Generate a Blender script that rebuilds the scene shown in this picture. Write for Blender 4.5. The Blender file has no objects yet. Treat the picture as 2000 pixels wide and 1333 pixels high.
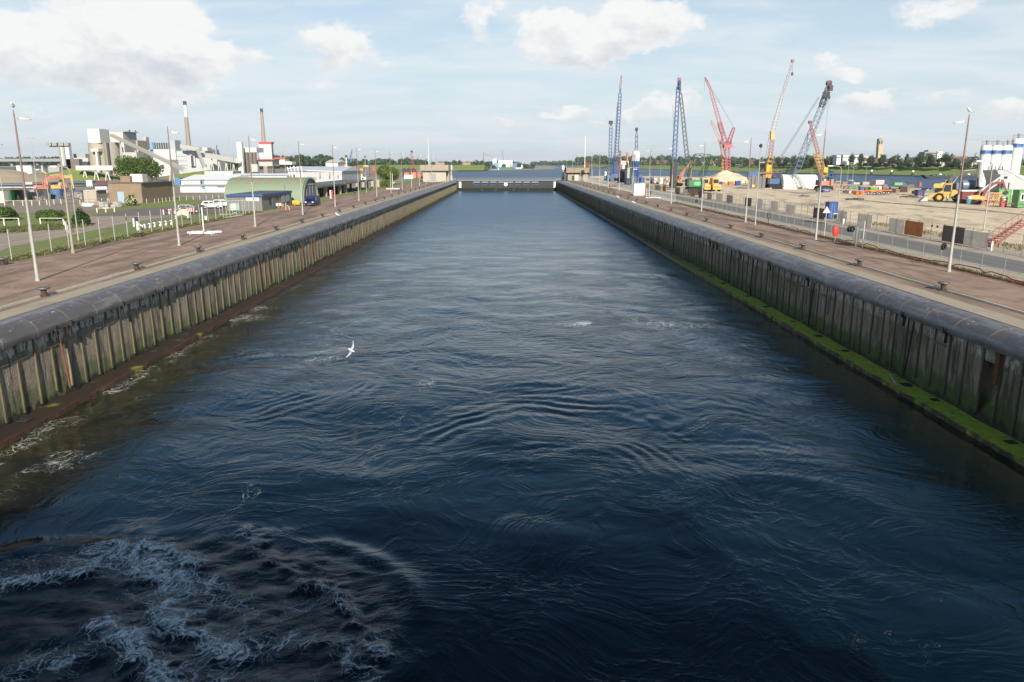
import bpy, bmesh, math, random
import numpy as np
from mathutils import Vector, Matrix
random.seed(7)
SC = bpy.context.scene
COL = SC.collection
R = math.radians
# ------------------------------------------------------------------ camera, sky, sun, exposure
FPX, PITCH, YAW, CAMZ = 1483.0, 13.15, 0.27, 13.7
cam = bpy.data.cameras.new('camera'); cam.sensor_width = 36; cam.lens = 36 * FPX / 2000
cam.clip_start = 0.5; cam.clip_end = 20000
cam_o = bpy.data.objects.new('camera', cam); COL.objects.link(cam_o)
cam_o.location = (0, 0, CAMZ); cam_o.rotation_euler = (R(90 - PITCH), 0, R(-YAW))
SC.camera = cam_o
ROT = cam_o.rotation_euler.to_matrix()
def ray(u, v):
    return (ROT @ Vector(((u - 1000) / FPX, (666.5 - v) / FPX, -1))).normalized()
def G(u, v, z=5.35):                       # where the sight line through a photo point meets height z
    d = ray(u, v); t = (z - CAMZ) / d.z
    return Vector((d.x * t, d.y * t, z))
def P(u, v, Y):                            # ... meets the upright plane y = Y
    d = ray(u, v); t = Y / d.y
    return Vector((d.x * t, Y, CAMZ + d.z * t))
SUN_EL, SUN_AZ = 27.0, math.degrees(math.atan2(0.19, -1.0))
SC.view_settings.view_transform = 'Standard'; SC.view_settings.look = 'None'
SC.view_settings.exposure = 0.6; SC.view_settings.gamma = 1
sun = bpy.data.lights.new('sun', 'SUN'); sun.energy = 4.8; sun.angle = R(0.5); sun.color = (1, .92, .79)
sun_o = bpy.data.objects.new('sun', sun); COL.objects.link(sun_o)
sd = Vector((math.sin(R(SUN_AZ)) * math.cos(R(SUN_EL)), math.cos(R(SUN_AZ)) * math.cos(R(SUN_EL)), math.sin(R(SUN_EL))))
sun_o.rotation_euler = sd.to_track_quat('Z', 'Y').to_euler()

class NT:                                  # small node-building helper
    def __init__(s, tree): s.t = tree; tree.nodes.clear()
    def n(s, kind, **kw):
        nd = s.t.nodes.new(kind)
        for k, v in kw.items(): setattr(nd, k, v)
        return nd
    def put(s, sock, v):
        if v is None: return
        if hasattr(v, 'is_linked') or isinstance(v, bpy.types.NodeSocket): s.t.links.new(v, sock)
        elif isinstance(v, (tuple, list)) and len(v) == 3 and sock.type == 'RGBA': sock.default_value = (*v, 1)
        else: sock.default_value = v
    def m(s, op, a, b=None, c=None, clamp=False):
        nd = s.n('ShaderNodeMath', operation=op, use_clamp=clamp)
        s.put(nd.inputs[0], a); s.put(nd.inputs[1], b); s.put(nd.inputs[2], c)
        return nd.outputs[0]
    def vm(s, op, a, b=None, o=0):
        nd = s.n('ShaderNodeVectorMath', operation=op); s.put(nd.inputs[0], a); s.put(nd.inputs[1], b)
        return nd.outputs[o]
    def mix(s, f, a, b, mode='MIX'):
        nd = s.n('ShaderNodeMix', data_type='RGBA', blend_type=mode)
        s.put(nd.inputs[0], f); s.put(nd.inputs[6], a); s.put(nd.inputs[7], b)
        return nd.outputs[2]
    def noise(s, vec, scale, detail=4, rough=.55, dist=0, dim='3D', o=0):
        nd = s.n('ShaderNodeTexNoise', noise_dimensions=dim); s.put(nd.inputs['Vector'], vec)
        nd.inputs['Scale'].default_value = scale; nd.inputs['Detail'].default_value = detail
        nd.inputs['Roughness'].default_value = rough; nd.inputs['Distortion'].default_value = dist
        return nd.outputs[o]
    def ss(s, v, a, b, lo=0., hi=1.):      # smoothstep
        nd = s.n('ShaderNodeMapRange', interpolation_type='SMOOTHSTEP')
        s.put(nd.inputs[0], v); s.put(nd.inputs[1], a); s.put(nd.inputs[2], b); s.put(nd.inputs[3], lo); s.put(nd.inputs[4], hi)
        return nd.outputs[0]
    def xyz(s, v):
        nd = s.n('ShaderNodeSeparateXYZ'); s.put(nd.inputs[0], v); return nd.outputs
    def comb(s, x, y, z):
        nd = s.n('ShaderNodeCombineXYZ'); s.put(nd.inputs[0], x); s.put(nd.inputs[1], y); s.put(nd.inputs[2], z); return nd.outputs[0]
    def scale(s, v, xyz): return s.vm('MULTIPLY', v, xyz)

def make_world():
    w = bpy.data.worlds.new('World'); SC.world = w; w.use_nodes = True
    N = NT(w.node_tree)
    sky = N.n('ShaderNodeTexSky', sky_type='NISHITA', sun_disc=False)
    sky.sun_elevation = R(SUN_EL); sky.sun_rotation = R(SUN_AZ); sky.air_density = 1.0; sky.dust_density = 1.2; sky.ozone_density = 1.0
    dv = N.n('ShaderNodeTexCoord').outputs['Generated']
    x, y, z = N.xyz(dv)
    az = N.m('ARCTAN2', x, y); el = N.m('ARCSINE', z)
    ae = N.comb(az, N.m('MULTIPLY', el, 1.7), 0.0)
    wv = N.noise(ae, 13, 8, .62, 0, o=1)
    wx, wy, wz = N.xyz(wv)
    waz = N.m('ADD', az, N.m('MULTIPLY', N.m('SUBTRACT', wx, .5), .10))
    wel = N.m('ADD', el, N.m('MULTIPLY', N.m('SUBTRACT', wy, .5), .075))
    # cumulus banks: (photo u, v of the middle, half width, half height, strength)
    banks = [(290, 60, 100, 75, 1.0), (180, 100, 150, 55, .95), (90, 115, 60, 35, .7), (390, 108, 90, 30, .75), (250, 170, 150, 35, .6),
             (160, 20, 70, 40, .5), (660, 85, 65, 32, .65), (750, 122, 45, 14, .35), (1105, 72, 75, 40, 1.0), (1170, 95, 60, 22, .9),
             (1250, 40, 85, 42, .8), (940, 38, 32, 28, .5), (1100, 228, 45, 14, .6), (980, 245, 28, 8, .5), (1690, 195, 45, 20, .65),
             (1645, 132, 40, 14, .5), (1820, 183, 50, 12, .45), (1980, 195, 55, 16, .6), (1310, 205, 45, 18, .6), (1235, 220, 30, 11, .6),
             (540, 200, 40, 16, .35), (620, 160, 40, 18, .3), (1830, 20, 70, 30, .4), (1160, 245, 40, 8, .35), (560, 262, 50, 8, .3), (60, 215, 60, 20, .3)]
    mask = None; shade = None
    for (u, v, a, b, s) in banks:
        d = ray(u, v); A, E = math.atan2(d.x, d.y), math.asin(d.z)
        k = 1.45
        dx = N.m('MULTIPLY', N.m('SUBTRACT', waz, A), FPX / a / k); dy = N.m('MULTIPLY', N.m('SUBTRACT', wel, E), FPX / b / k)
        r2 = N.m('ADD', N.m('MULTIPLY', dx, dx), N.m('MULTIPLY', dy, dy))
        f = N.m('MULTIPLY', N.m('SUBTRACT', 1.0, r2, clamp=True), s)
        sh = N.m('MULTIPLY', f, N.m('SUBTRACT', .0, dy))
        mask = f if mask is None else N.m('MAXIMUM', mask, f)
        shade = sh if shade is None else N.m('ADD', shade, sh)
    det = N.noise(ae, 20, 9, .66)
    cum = N.ss(N.m('ADD', mask, N.m('MULTIPLY', N.m('SUBTRACT', det, .5), N.m('MULTIPLY', N.ss(mask, 0., .15), 1.25))), .17, .52)
    # thin high veil, streaked, everywhere
    pl = N.comb(N.m('DIVIDE', x, N.m('ADD', N.m('ABSOLUTE', z), .18)), N.m('MULTIPLY', N.m('DIVIDE', y, N.m('ADD', N.m('ABSOLUTE', z), .18)), 2.2), 0.0)
    veil = N.ss(N.noise(pl, 1.3, 7, .62, .6), .34, .66, 0, .62)
    up = N.ss(z, .18, .36, 1.0, .04)
    veil = N.m('MULTIPLY', veil, up)
    hz = N.ss(el, -.02, .22, .92, .58)
    hz = N.m('MULTIPLY', hz, N.ss(z, .19, .34, 1, .04))
    skyb = N.mix(1.0, sky.outputs[0], (.60, .97, 1.17), 'MULTIPLY'); skyb = N.mix(1.0, skyb, N.mix(N.ss(z, .3, .75), (1, 1, 1), (.42, .50, .60)), 'MULTIPLY'); base = N.mix(hz, skyb, (7.1, 7.85, 8.3))
    base = N.mix(veil, base, (8.1, 8.5, 8.75))
    puff = N.noise(ae, 24, 8, .65)
    tone = N.m('ADD', N.m('MULTIPLY', shade, 1.1), N.m('MULTIPLY', N.m('SUBTRACT', .56, puff), 2.4), clamp=True)
    ccol = N.mix(tone, (9.1, 9.1, 9.0), (6.2, 6.6, 7.1))
    base = N.mix(N.m('MULTIPLY', cum, .92), base, ccol)
    bg = N.n('ShaderNodeBackground'); N.put(bg.inputs[0], base); bg.inputs[1].default_value = 0.070
    out = N.n('ShaderNodeOutputWorld'); N.put(out.inputs[0], bg.outputs[0])
make_world()

# ------------------------------------------------------------------ materials
MATS = {}
def new_mat(name):
    m = bpy.data.materials.new(name); m.use_nodes = True; N = NT(m.node_tree)
    b = N.n('ShaderNodeBsdfPrincipled'); o = N.n('ShaderNodeOutputMaterial'); N.put(o.inputs[0], b.outputs[0])
    return m, N, b
def bump(N, b, h, strength, dist=.05, nrm=None):
    nd = N.n('ShaderNodeBump'); nd.inputs['Strength'].default_value = strength; nd.inputs['Distance'].default_value = dist
    N.put(nd.inputs['Height'], h)
    if nrm is not None: N.put(nd.inputs['Normal'], nrm)
    N.put(b.inputs['Normal'], nd.outputs[0]); return nd.outputs[0]
def M(col, rough=.7, metal=0, var=.18, scale=1.5, bmp=0, dirt=0, rib=None, alpha=None):
    """Paint, metal, plaster...: colour with blotches, optional streaky dirt and corrugation."""
    key = (tuple(col), rough, metal, var, scale, bmp, dirt, rib)
    if key in MATS: return MATS[key]
    m, N, b = new_mat('surface'); co = N.n('ShaderNodeTexCoord').outputs['Object']
    n1 = N.noise(co, scale, 5, .6)
    c = N.mix(n1, tuple(x * (1 - var) for x in col), tuple(min(1, x * (1 + var)) for x in col))
    if dirt:
        st = N.noise(N.scale(co, (2.2, 2.2, .35)), 1.2, 6, .65)
        c = N.mix(N.ss(st, .5, .78, 0, dirt), c, (.13, .10, .075))
    N.put(b.inputs['Base Color'], c); b.inputs['Roughness'].default_value = rough; b.inputs['Metallic'].default_value = metal
    if rib:
        ax, per = rib
        cx = N.xyz(co)[ax]
        h = N.m('SINE', N.m('MULTIPLY', cx, 2 * math.pi / per))
        bump(N, b, h, .9, per * .12)
    elif bmp: bump(N, b, N.noise(co, scale * 6, 5, .6), bmp, .03)
    MATS[key] = m; return m
def C8(r, g, b):                            # sRGB bytes to linear
    f = lambda c: (c / 255 / 12.92) if c / 255 <= .04045 else ((c / 255 + .055) / 1.055) ** 2.4
    m_ = (f(r) + f(g) + f(b)) / 3; return tuple((f(q) * .76 + m_ * .24) * .78 for q in (r, g, b))   # painted things are a little duller than they show in sun

# ------------------------------------------------------------------ mesh and object helpers
class MB:
    def __init__(s): s.v = []; s.f = []; s.mi = []; s.cur = 0
    def quad(s, *p):
        i = len(s.v); s.v += [tuple(q) for q in p]; s.f.append(tuple(range(i, i + len(p)))); s.mi.append(s.cur)
    def hexa(s, c):                         # 8 corners: bottom ring 0-3, top ring 4-7
        i = len(s.v); s.v += [tuple(q) for q in c]
        for f in ((3, 2, 1, 0), (4, 5, 6, 7), (0, 1, 5, 4), (1, 2, 6, 5), (2, 3, 7, 6), (3, 0, 4, 7)):
            s.f.append(tuple(i + k for k in f)); s.mi.append(s.cur)
        return s
    def box(s, x0, x1, y0, y1, z0, z1):
        return s.hexa([(x0, y0, z0), (x1, y0, z0), (x1, y1, z0), (x0, y1, z0), (x0, y0, z1), (x1, y0, z1), (x1, y1, z1), (x0, y1, z1)])
    def cb(s, cx, cy, z0, w, d, h, rz=0):   # box on its base centre
        c, sn = math.cos(rz), math.sin(rz); q = []
        for z in (z0, z0 + h):
            for a, b in ((-1, -1), (1, -1), (1, 1), (-1, 1)):
                X, Y = a * w / 2, b * d / 2; q.append((cx + X * c - Y * sn, cy + X * sn + Y * c, z))
        return s.hexa(q)
    def tube(s, p0, p1, r0, r1=None, n=8, caps=True):
        r1 = r0 if r1 is None else r1
        a, b = Vector(p0), Vector(p1); d = (b - a)
        if d.length < 1e-6: return s
        d.normalize(); t = Vector((0, 0, 1)) if abs(d.z) < .9 else Vector((1, 0, 0))
        e1 = d.cross(t).normalized(); e2 = d.cross(e1); i = len(s.v)
        for (c, r) in ((a, r0), (b, r1)):
            for k in range(n):
                an = 2 * math.pi * k / n; q = c + (e1 * math.cos(an) + e2 * math.sin(an)) * r; s.v.append(tuple(q))
        for k in range(n):
            s.f.append((i + k, i + n + k, i + n + (k + 1) % n, i + (k + 1) % n)); s.mi.append(s.cur)
        if caps:
            s.f.append(tuple(i + k for k in range(n))); s.mi.append(s.cur)
            s.f.append(tuple(i + n + k for k in reversed(range(n)))); s.mi.append(s.cur)
        return s
    def path(s, pts, r, n=6):
        for a, b in zip(pts, pts[1:]): s.tube(a, b, r, r, n)
        return s
    def lathe(s, c, prof, n=16, axis='z', cap=True):  # prof: [(r, h)], closed where r = 0
        i = len(s.v); m = len(prof)
        for (r, h) in prof:
            for k in range(n):
                an = 2 * math.pi * k / n; x, y = r * math.cos(an), r * math.sin(an)
                q = (x, y, h) if axis == 'z' else ((h, x, y) if axis == 'x' else (y, h, x))
                s.v.append((c[0] + q[0], c[1] + q[1], c[2] + q[2]))
        for j in range(m - 1):
            for k in range(n):
                s.f.append((i + j * n + k, i + j * n + (k + 1) % n, i + (j + 1) * n + (k + 1) % n, i + (j + 1) * n + k)); s.mi.append(s.cur)
        for j, rev in ((0, True), (m - 1, False)):
            if cap and prof[j][0] > 1e-4:
                r_ = range(n); s.f.append(tuple(i + j * n + k for k in (reversed(r_) if rev else r_))); s.mi.append(s.cur)
        return s
    def prism(s, poly, axis, a, b):         # polygon in the two other axes, extruded along axis
        i = len(s.v); n = len(poly)
        for t in (a, b):
            for (p, q) in poly:
                s.v.append({'x': (t, p, q), 'y': (p, t, q), 'z': (p, q, t)}[axis])
        s.f.append(tuple(i + k for k in reversed(range(n)))); s.f.append(tuple(i + n + k for k in range(n))); s.mi += [s.cur] * 2
        for k in range(n):
            s.f.append((i + k, i + (k + 1) % n, i + n + (k + 1) % n, i + n + k)); s.mi.append(s.cur)
        return s
    def gable(s, x0, x1, y0, y1, z0, h, along='x', over=.3):
        if along == 'x': s.prism([(y0 - over, z0), (y1 + over, z0), ((y0 + y1) / 2, z0 + h)], 'x', x0 - over, x1 + over)
        else: s.prism([(x0 - over, z0), (x1 + over, z0), ((x0 + x1) / 2, z0 + h)], 'y', y0 - over, y1 + over)
        return s
    def lattice(s, a, b, w0, w1, nb, r=.08, tri=False, rb=None):   # lattice boom of square section
        a, b = Vector(a), Vector(b); d = (b - a).normalized()
        t = Vector((0, 1, 0)) if abs(d.y) < .8 else Vector((1, 0, 0)); e1 = d.cross(t).normalized(); e2 = d.cross(e1).normalized()
        rb = rb or r * .55; L = []
        for k in range(nb + 1):
            f = k / nb; c = a.lerp(b, f); w = (w0 + (w1 - w0) * f) / 2
            if f < .06 or f > .94: w *= .5
            L.append([c + e1 * (i * w) + e2 * (j * w) for i, j in ((-1, -1), (1, -1), (1, 1), (-1, 1))])
        for k in range(nb):
            for q in range(4):
                s.tube(L[k][q], L[k + 1][q], r, r, 4, False)
                s.tube(L[k][q], L[k + 1][(q + 1) % 4] if (k + q) % 2 else L[k + 1][(q - 1) % 4], rb, rb, 3, False)
                if k % 2: s.tube(L[k][q], L[k][(q + 1) % 4], rb, rb, 3, False)
        return s
    def build(s, name, mat, parent=None, smooth=False, loc=None, bevel=0):
        me = bpy.data.meshes.new(name); me.from_pydata(s.v, [], s.f)
        mats = mat if isinstance(mat, (list, tuple)) else [mat]
        for m in mats: me.materials.append(m)
        if len(mats) > 1: me.polygons.foreach_set('material_index', s.mi)
        if smooth: me.polygons.foreach_set('use_smooth', [True] * len(me.polygons))
        me.validate(); me.update()
        o = bpy.data.objects.new(name, me); COL.objects.link(o)
        if parent is not None: o.parent = parent
        if loc is not None: o.location = loc
        if smooth and hasattr(me, 'set_sharp_from_angle'): me.set_sharp_from_angle(angle=R(38))
        if bevel:
            bm = bmesh.new(); bm.from_mesh(me)
            bmesh.ops.remove_doubles(bm, verts=bm.verts, dist=.0005)
            bmesh.ops.bevel(bm, geom=[e for e in bm.edges if e.is_manifold and e.calc_face_angle(0) > .5], offset=bevel, segments=2, affect='EDGES', clamp_overlap=True)
            bm.to_mesh(me); bm.free()
        return o
def tag(o, label=None, cat=None, group=None, kind=None):
    for k, v in (('label', label), ('category', cat), ('group', group), ('kind', kind)):
        if v: o[k] = v
    return o
def thing(name, label, cat, loc=(0, 0, 0), rz=0, group=None):
    o = bpy.data.objects.new(name, None); COL.objects.link(o); o.empty_display_size = .2
    o.location = loc; o.rotation_euler = (0, 0, rz)
    return tag(o, label, cat, group)
def kids(o): return [c for c in COL.objects if c.parent == o]
def clone(root, loc, rz=None, label=None, parts=None, scale=None):
    parts = parts if parts is not None else kids(root)
    r = root.copy(); COL.objects.link(r); r.location = loc
    if rz is not None: r.rotation_euler = (0, 0, rz)
    if scale is not None: r.scale = scale
    if label: r['label'] = label
    for c, gs in parts:
        k = c.copy(); COL.objects.link(k); k.parent = r
        for g in gs:
            q = g.copy(); COL.objects.link(q); q.parent = k
    return r
def tree_of(root): return [(c, kids(c)) for c in kids(root)]
ORD = ['first', 'second', 'third', 'fourth', 'fifth', 'sixth', 'seventh', 'eighth', 'ninth', 'tenth', 'eleventh', 'twelfth', 'thirteenth',
       'fourteenth', 'fifteenth', 'sixteenth', 'seventeenth', 'eighteenth', 'nineteenth', 'twentieth']
ORD += ['twenty-' + o for o in ORD[:9]] + ['thirtieth'] + ['thirty-' + o for o in ORD[:9]] + ['fortieth'] + ['forty-' + o for o in ORD[:9]]
GLASS = M((.03, .04, .05), .12, 0, .1)
# ------------------------------------------------------------------ numpy noise
_rs = np.random.RandomState(3)
_perm = _rs.permutation(512); _perm = np.concatenate([_perm, _perm, _perm])
_ga = _rs.rand(512) * 2 * np.pi; _gx, _gy = np.cos(_ga), np.sin(_ga)
def pn(x, y, seed=0):
    xi = np.floor(x).astype(int); yi = np.floor(y).astype(int); xf = x - xi; yf = y - yi
    fx = xf ** 3 * (xf * (6 * xf - 15) + 10); fy = yf ** 3 * (yf * (6 * yf - 15) + 10)
    def g(a, b):
        h = _perm[(_perm[(xi + a + seed * 37) % 512] + yi + b) % 512]
        return _gx[h] * (xf - a) + _gy[h] * (yf - b)
    return 1.4 * ((g(0, 0) * (1 - fx) + g(1, 0) * fx) * (1 - fy) + (g(0, 1) * (1 - fx) + g(1, 1) * fx) * fy)
def fbm(x, y, o=4, seed=0, gain=.5):
    s = 0; a = 1
    for k in range(o): s = s + a * pn(x * 2 ** k, y * 2 ** k, seed + k); a *= gain
    return s
WL, WR = -26.5, 25.3                        # faces of the two chamber walls
QZ = 5.35                                   # quay level; water is z = 0

# ------------------------------------------------------------------ water of the lock chamber
def polydist(X, Y, pts):
    best = np.full(X.shape, 1e9)
    for a, b in zip(pts, pts[1:]):
        dx, dy = b[0] - a[0], b[1] - a[1]; L = dx * dx + dy * dy
        t = np.clip(((X - a[0]) * dx + (Y - a[1]) * dy) / L, 0, 1)
        best = np.minimum(best, np.hypot(X - a[0] - t * dx, Y - a[1] - t * dy))
    return best
FRONTS = [([(180, 1072), (240, 1067), (300, 1074), (345, 1085), (380, 1103)], .30, .10, .9),
          ([(-20, 1142), (50, 1137), (110, 1130), (160, 1118), (190, 1102)], .32, .12, .8),
          ([(185, 1222), (225, 1240), (262, 1268), (285, 1300), (330, 1340)], .38, .16, 1.0),
          ([(300, 1200), (340, 1228), (385, 1245), (430, 1272), (465, 1285)], .36, .10, .9),
          ([(620, 1148), (655, 1165), (690, 1200), (715, 1245), (735, 1300)], .25, .16, .45),
          ([(480, 1035), (505, 1075), (560, 1120), (600, 1150)], .25, .10, .28),
          ([(270, 1120), (320, 1135), (350, 1165), (330, 1200)], .6, .03, .5),
          ([(400, 1180), (480, 1172), (495, 1200)], .5, .04, .4),
          ([(660, 1262), (690, 1290), (715, 1340)], .3, .08, .5),
          ([(120, 1285), (190, 1270), (240, 1262)], .4, .03, .35),
          ([(20, 1320), (80, 1300), (150, 1290)], .4, .03, .35),
          ([(500, 1262), (560, 1250), (640, 1262)], .35, .04, .4),
          ([(230, 1080), (300, 1110), (420, 1150)], .5, .02, .4)]
def chamber_water():
    ys = [9.0]
    while ys[-1] < 400.5: ys.append(ys[-1] + max(.075, ys[-1] ** 2 / 11000))
    ys = np.array(ys); ys[-1] = 401.0
    xs = np.linspace(WL - .3, WR + .3, 440)
    X, Y = np.meshgrid(xs, ys)
    wx = fbm(X / 14, Y / 14, 2, 5) * 5; wy = fbm(X / 14, Y / 14, 2, 9) * 5
    fade = np.clip(60 / (Y + 30), .15, 1)
    Z = .09 * fbm((X + wx) / 9, (Y + wy) / 7, 2, 1) + .028 * fbm((X + wx) / 2.6, (Y + wy) / 1.6, 3, 20, .42) * np.clip(1.4 - Y / 160, .2, 1) * np.clip((Y - 10) / 45, .3, 1)
    # long curved ripple train swept round the middle eddy
    for (cu, cv, r0, wd, amp, lam, a0, a1) in ((1090, 1000, 9.5, 3.0, .035, .95, .3, 2.6), (960, 690, 7, 2.2, .02, 1.1, -2.6, -.6), (1480, 950, 7.5, 3.0, .022, .8, .4, 2.2),
                                               (420, 760, 7, 2.5, .018, .9, -1.2, 1.6), (1250, 560, 10, 3, .02, 1.3, -2.8, -.4), (850, 520, 12, 4, .02, 1.5, .3, 2.4)):
        c = G(cu, cv, 0); dx = X - c.x + .6 * wx; dy = (Y - c.y + .6 * wy) * .8
        r = np.hypot(dx, dy); an = np.arctan2(dy, dx)
        win = np.exp(-((r - r0) / wd) ** 2) * ((an > a0) & (an < a1)) * np.clip(np.minimum(an - a0, a1 - an) / .5, 0, 1)
        Z += amp * np.sin(r / lam * 6.283 + 3.5 * fbm(X / 4, Y / 4, 3, 14)) * win * np.clip(.3 + 1.6 * fbm(X / 5, Y / 5, 2, 15), 0, 1.2)
    # the boil thrown up by the ship
    c = (-12.5, 18.5); q = np.hypot((X - c[0] + .35 * wx) / 8.6, (Y - c[1] + .3 * wy) / 8.4)
    ins = np.clip((1.08 - q) / .28, 0, 1); ins = ins * ins * (3 - 2 * ins)
    ridge = 1 - np.abs(fbm((X + .3 * wx) / 2.2, (Y + .3 * wy) / 2.0, 3, 31, .4)) * 1.7
    Z += ins * (.085 * ridge + .04 * fbm(X / 1.1, Y / 1.1, 3, 40)) + .09 * np.exp(-((q - 1.0) / .07) ** 2) * np.clip(.6 + fbm(X / 3, Y / 3, 2, 52), 0, 1.3)
    foam = ins * (.13 + .32 * fbm(X / 3.2, Y / 3.2, 3, 50)) + .20 * np.exp(-((q - .97) / .05) ** 2) * np.clip(fbm(X / 2, Y / 2, 2, 51) + .6, 0, 1)
    jx = X + .35 * fbm(X / .8, Y / .8, 3, 60); jy = Y + .35 * fbm(X / .8, Y / .8, 3, 64)
    for pts, w, h, s in FRONTS:
        d = polydist(jx, jy, [tuple(G(u, v, 0)[:2]) for u, v in pts])
        foam += s * np.exp(-(d / (w * .8)) ** 2) + .16 * s * np.exp(-(d / (w * 3)) ** 2); Z += h * np.exp(-(d / (w * 1.3)) ** 2)
    # foam washed along the left ledge, streaks and flecks in the stream
    e = X - (WL + 1.5 + .6 * fbm(X * 0 + 3, Y / 5, 3, 70)); near = np.clip((110 - Y) / 60, 0, 1)
    foam += near * .5 * np.exp(-((e - .6) / .7) ** 2) * np.clip(fbm(X / 1.5, Y / 2.5, 3, 71) + .75, 0, 1)
    foam += near * .26 * np.exp(-((e - 2.6) / 2.2) ** 2) * np.clip(fbm(X / 1.5, Y / 3.5, 3, 72) + .3, 0, 1)
    foam += .12 * np.exp(-((X - (WR - 2.2)) / .5) ** 2) * np.clip((70 - Y) / 30, 0, 1)
    for (u, v, ru, rv, s) in ((510, 602, 45, 5, .38), (490, 622, 45, 6, .42), (840, 748, 30, 16, .4), (1120, 634, 26, 5, .8), (1145, 631, 15, 4, .8), (780, 822, 12, 20, .38),
                              (725, 900, 10, 60, .3), (470, 980, 30, 60, .3), (1260, 625, 60, 12, .3), (1375, 637, 45, 6, .35), (1040, 424, 50, 6, .35), (620, 700, 70, 40, .27),
                              (655, 648, 25, 12, .35), (1290, 655, 80, 30, .22), (1700, 1240, 40, 14, .14), (1830, 1262, 30, 10, .14), (1000, 1165, 20, 10, .25), (130, 900, 60, 30, .4), (1200, 555, 60, 8, .2),
                              (1330, 820, 200, 30, .12), (1050, 505, 120, 10, .2)):
        a = G(u - ru, v, 0); b = G(u + ru, v, 0); t = G(u, v - rv, 0); o = G(u, v + rv, 0); cx, cy = (a.x + b.x) / 2, (t.y + o.y) / 2
        rx, ry = (b.x - a.x) / 2, max(.2, (t.y - o.y) / 2)
        foam += s * np.exp(-((jx - cx) / rx) ** 2 - ((jy - cy) / ry) ** 2)
    # pale rafts of bubbles far up the chamber, seen as lighter streaks; calm slicks
    slick = np.clip(.5 + 1.1 * fbm((X + wx) / 16, (Y + wy) / 22, 3, 80), 0, 1)
    foam += np.clip(.22 * (fbm((X + wx) / 5, (Y + wy) / 6, 3, 90) - .15), 0, .3)
    nx, ny = len(xs), len(ys)
    me = bpy.data.meshes.new('lock_water'); nv = nx * ny
    me.vertices.add(nv); me.vertices.foreach_set('co', np.stack([X, Y, Z], -1).astype(np.float32).ravel())
    i = (np.arange(ny - 1)[:, None] * nx + np.arange(nx - 1)[None, :]).ravel()
    f = np.stack([i, i + 1, i + nx + 1, i + nx], -1); nf = len(f)
    me.loops.add(nf * 4); me.polygons.add(nf)
    me.loops.foreach_set('vertex_index', f.astype(np.int32).ravel())
    me.polygons.foreach_set('loop_start', (np.arange(nf) * 4).astype(np.int32))
    me.polygons.foreach_set('use_smooth', np.ones(nf, bool)); me.update(calc_edges=True)
    for nm, arr in (('foam', foam), ('calm', slick), ('boil', ins)):
        at = me.attributes.new(nm, 'FLOAT', 'POINT'); at.data.foreach_set('value', arr.astype(np.float32).ravel())
    me.materials.append(water_mat(True))
    o = bpy.data.objects.new('lock_water', me); COL.objects.link(o); tag(o, kind='structure')
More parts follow.
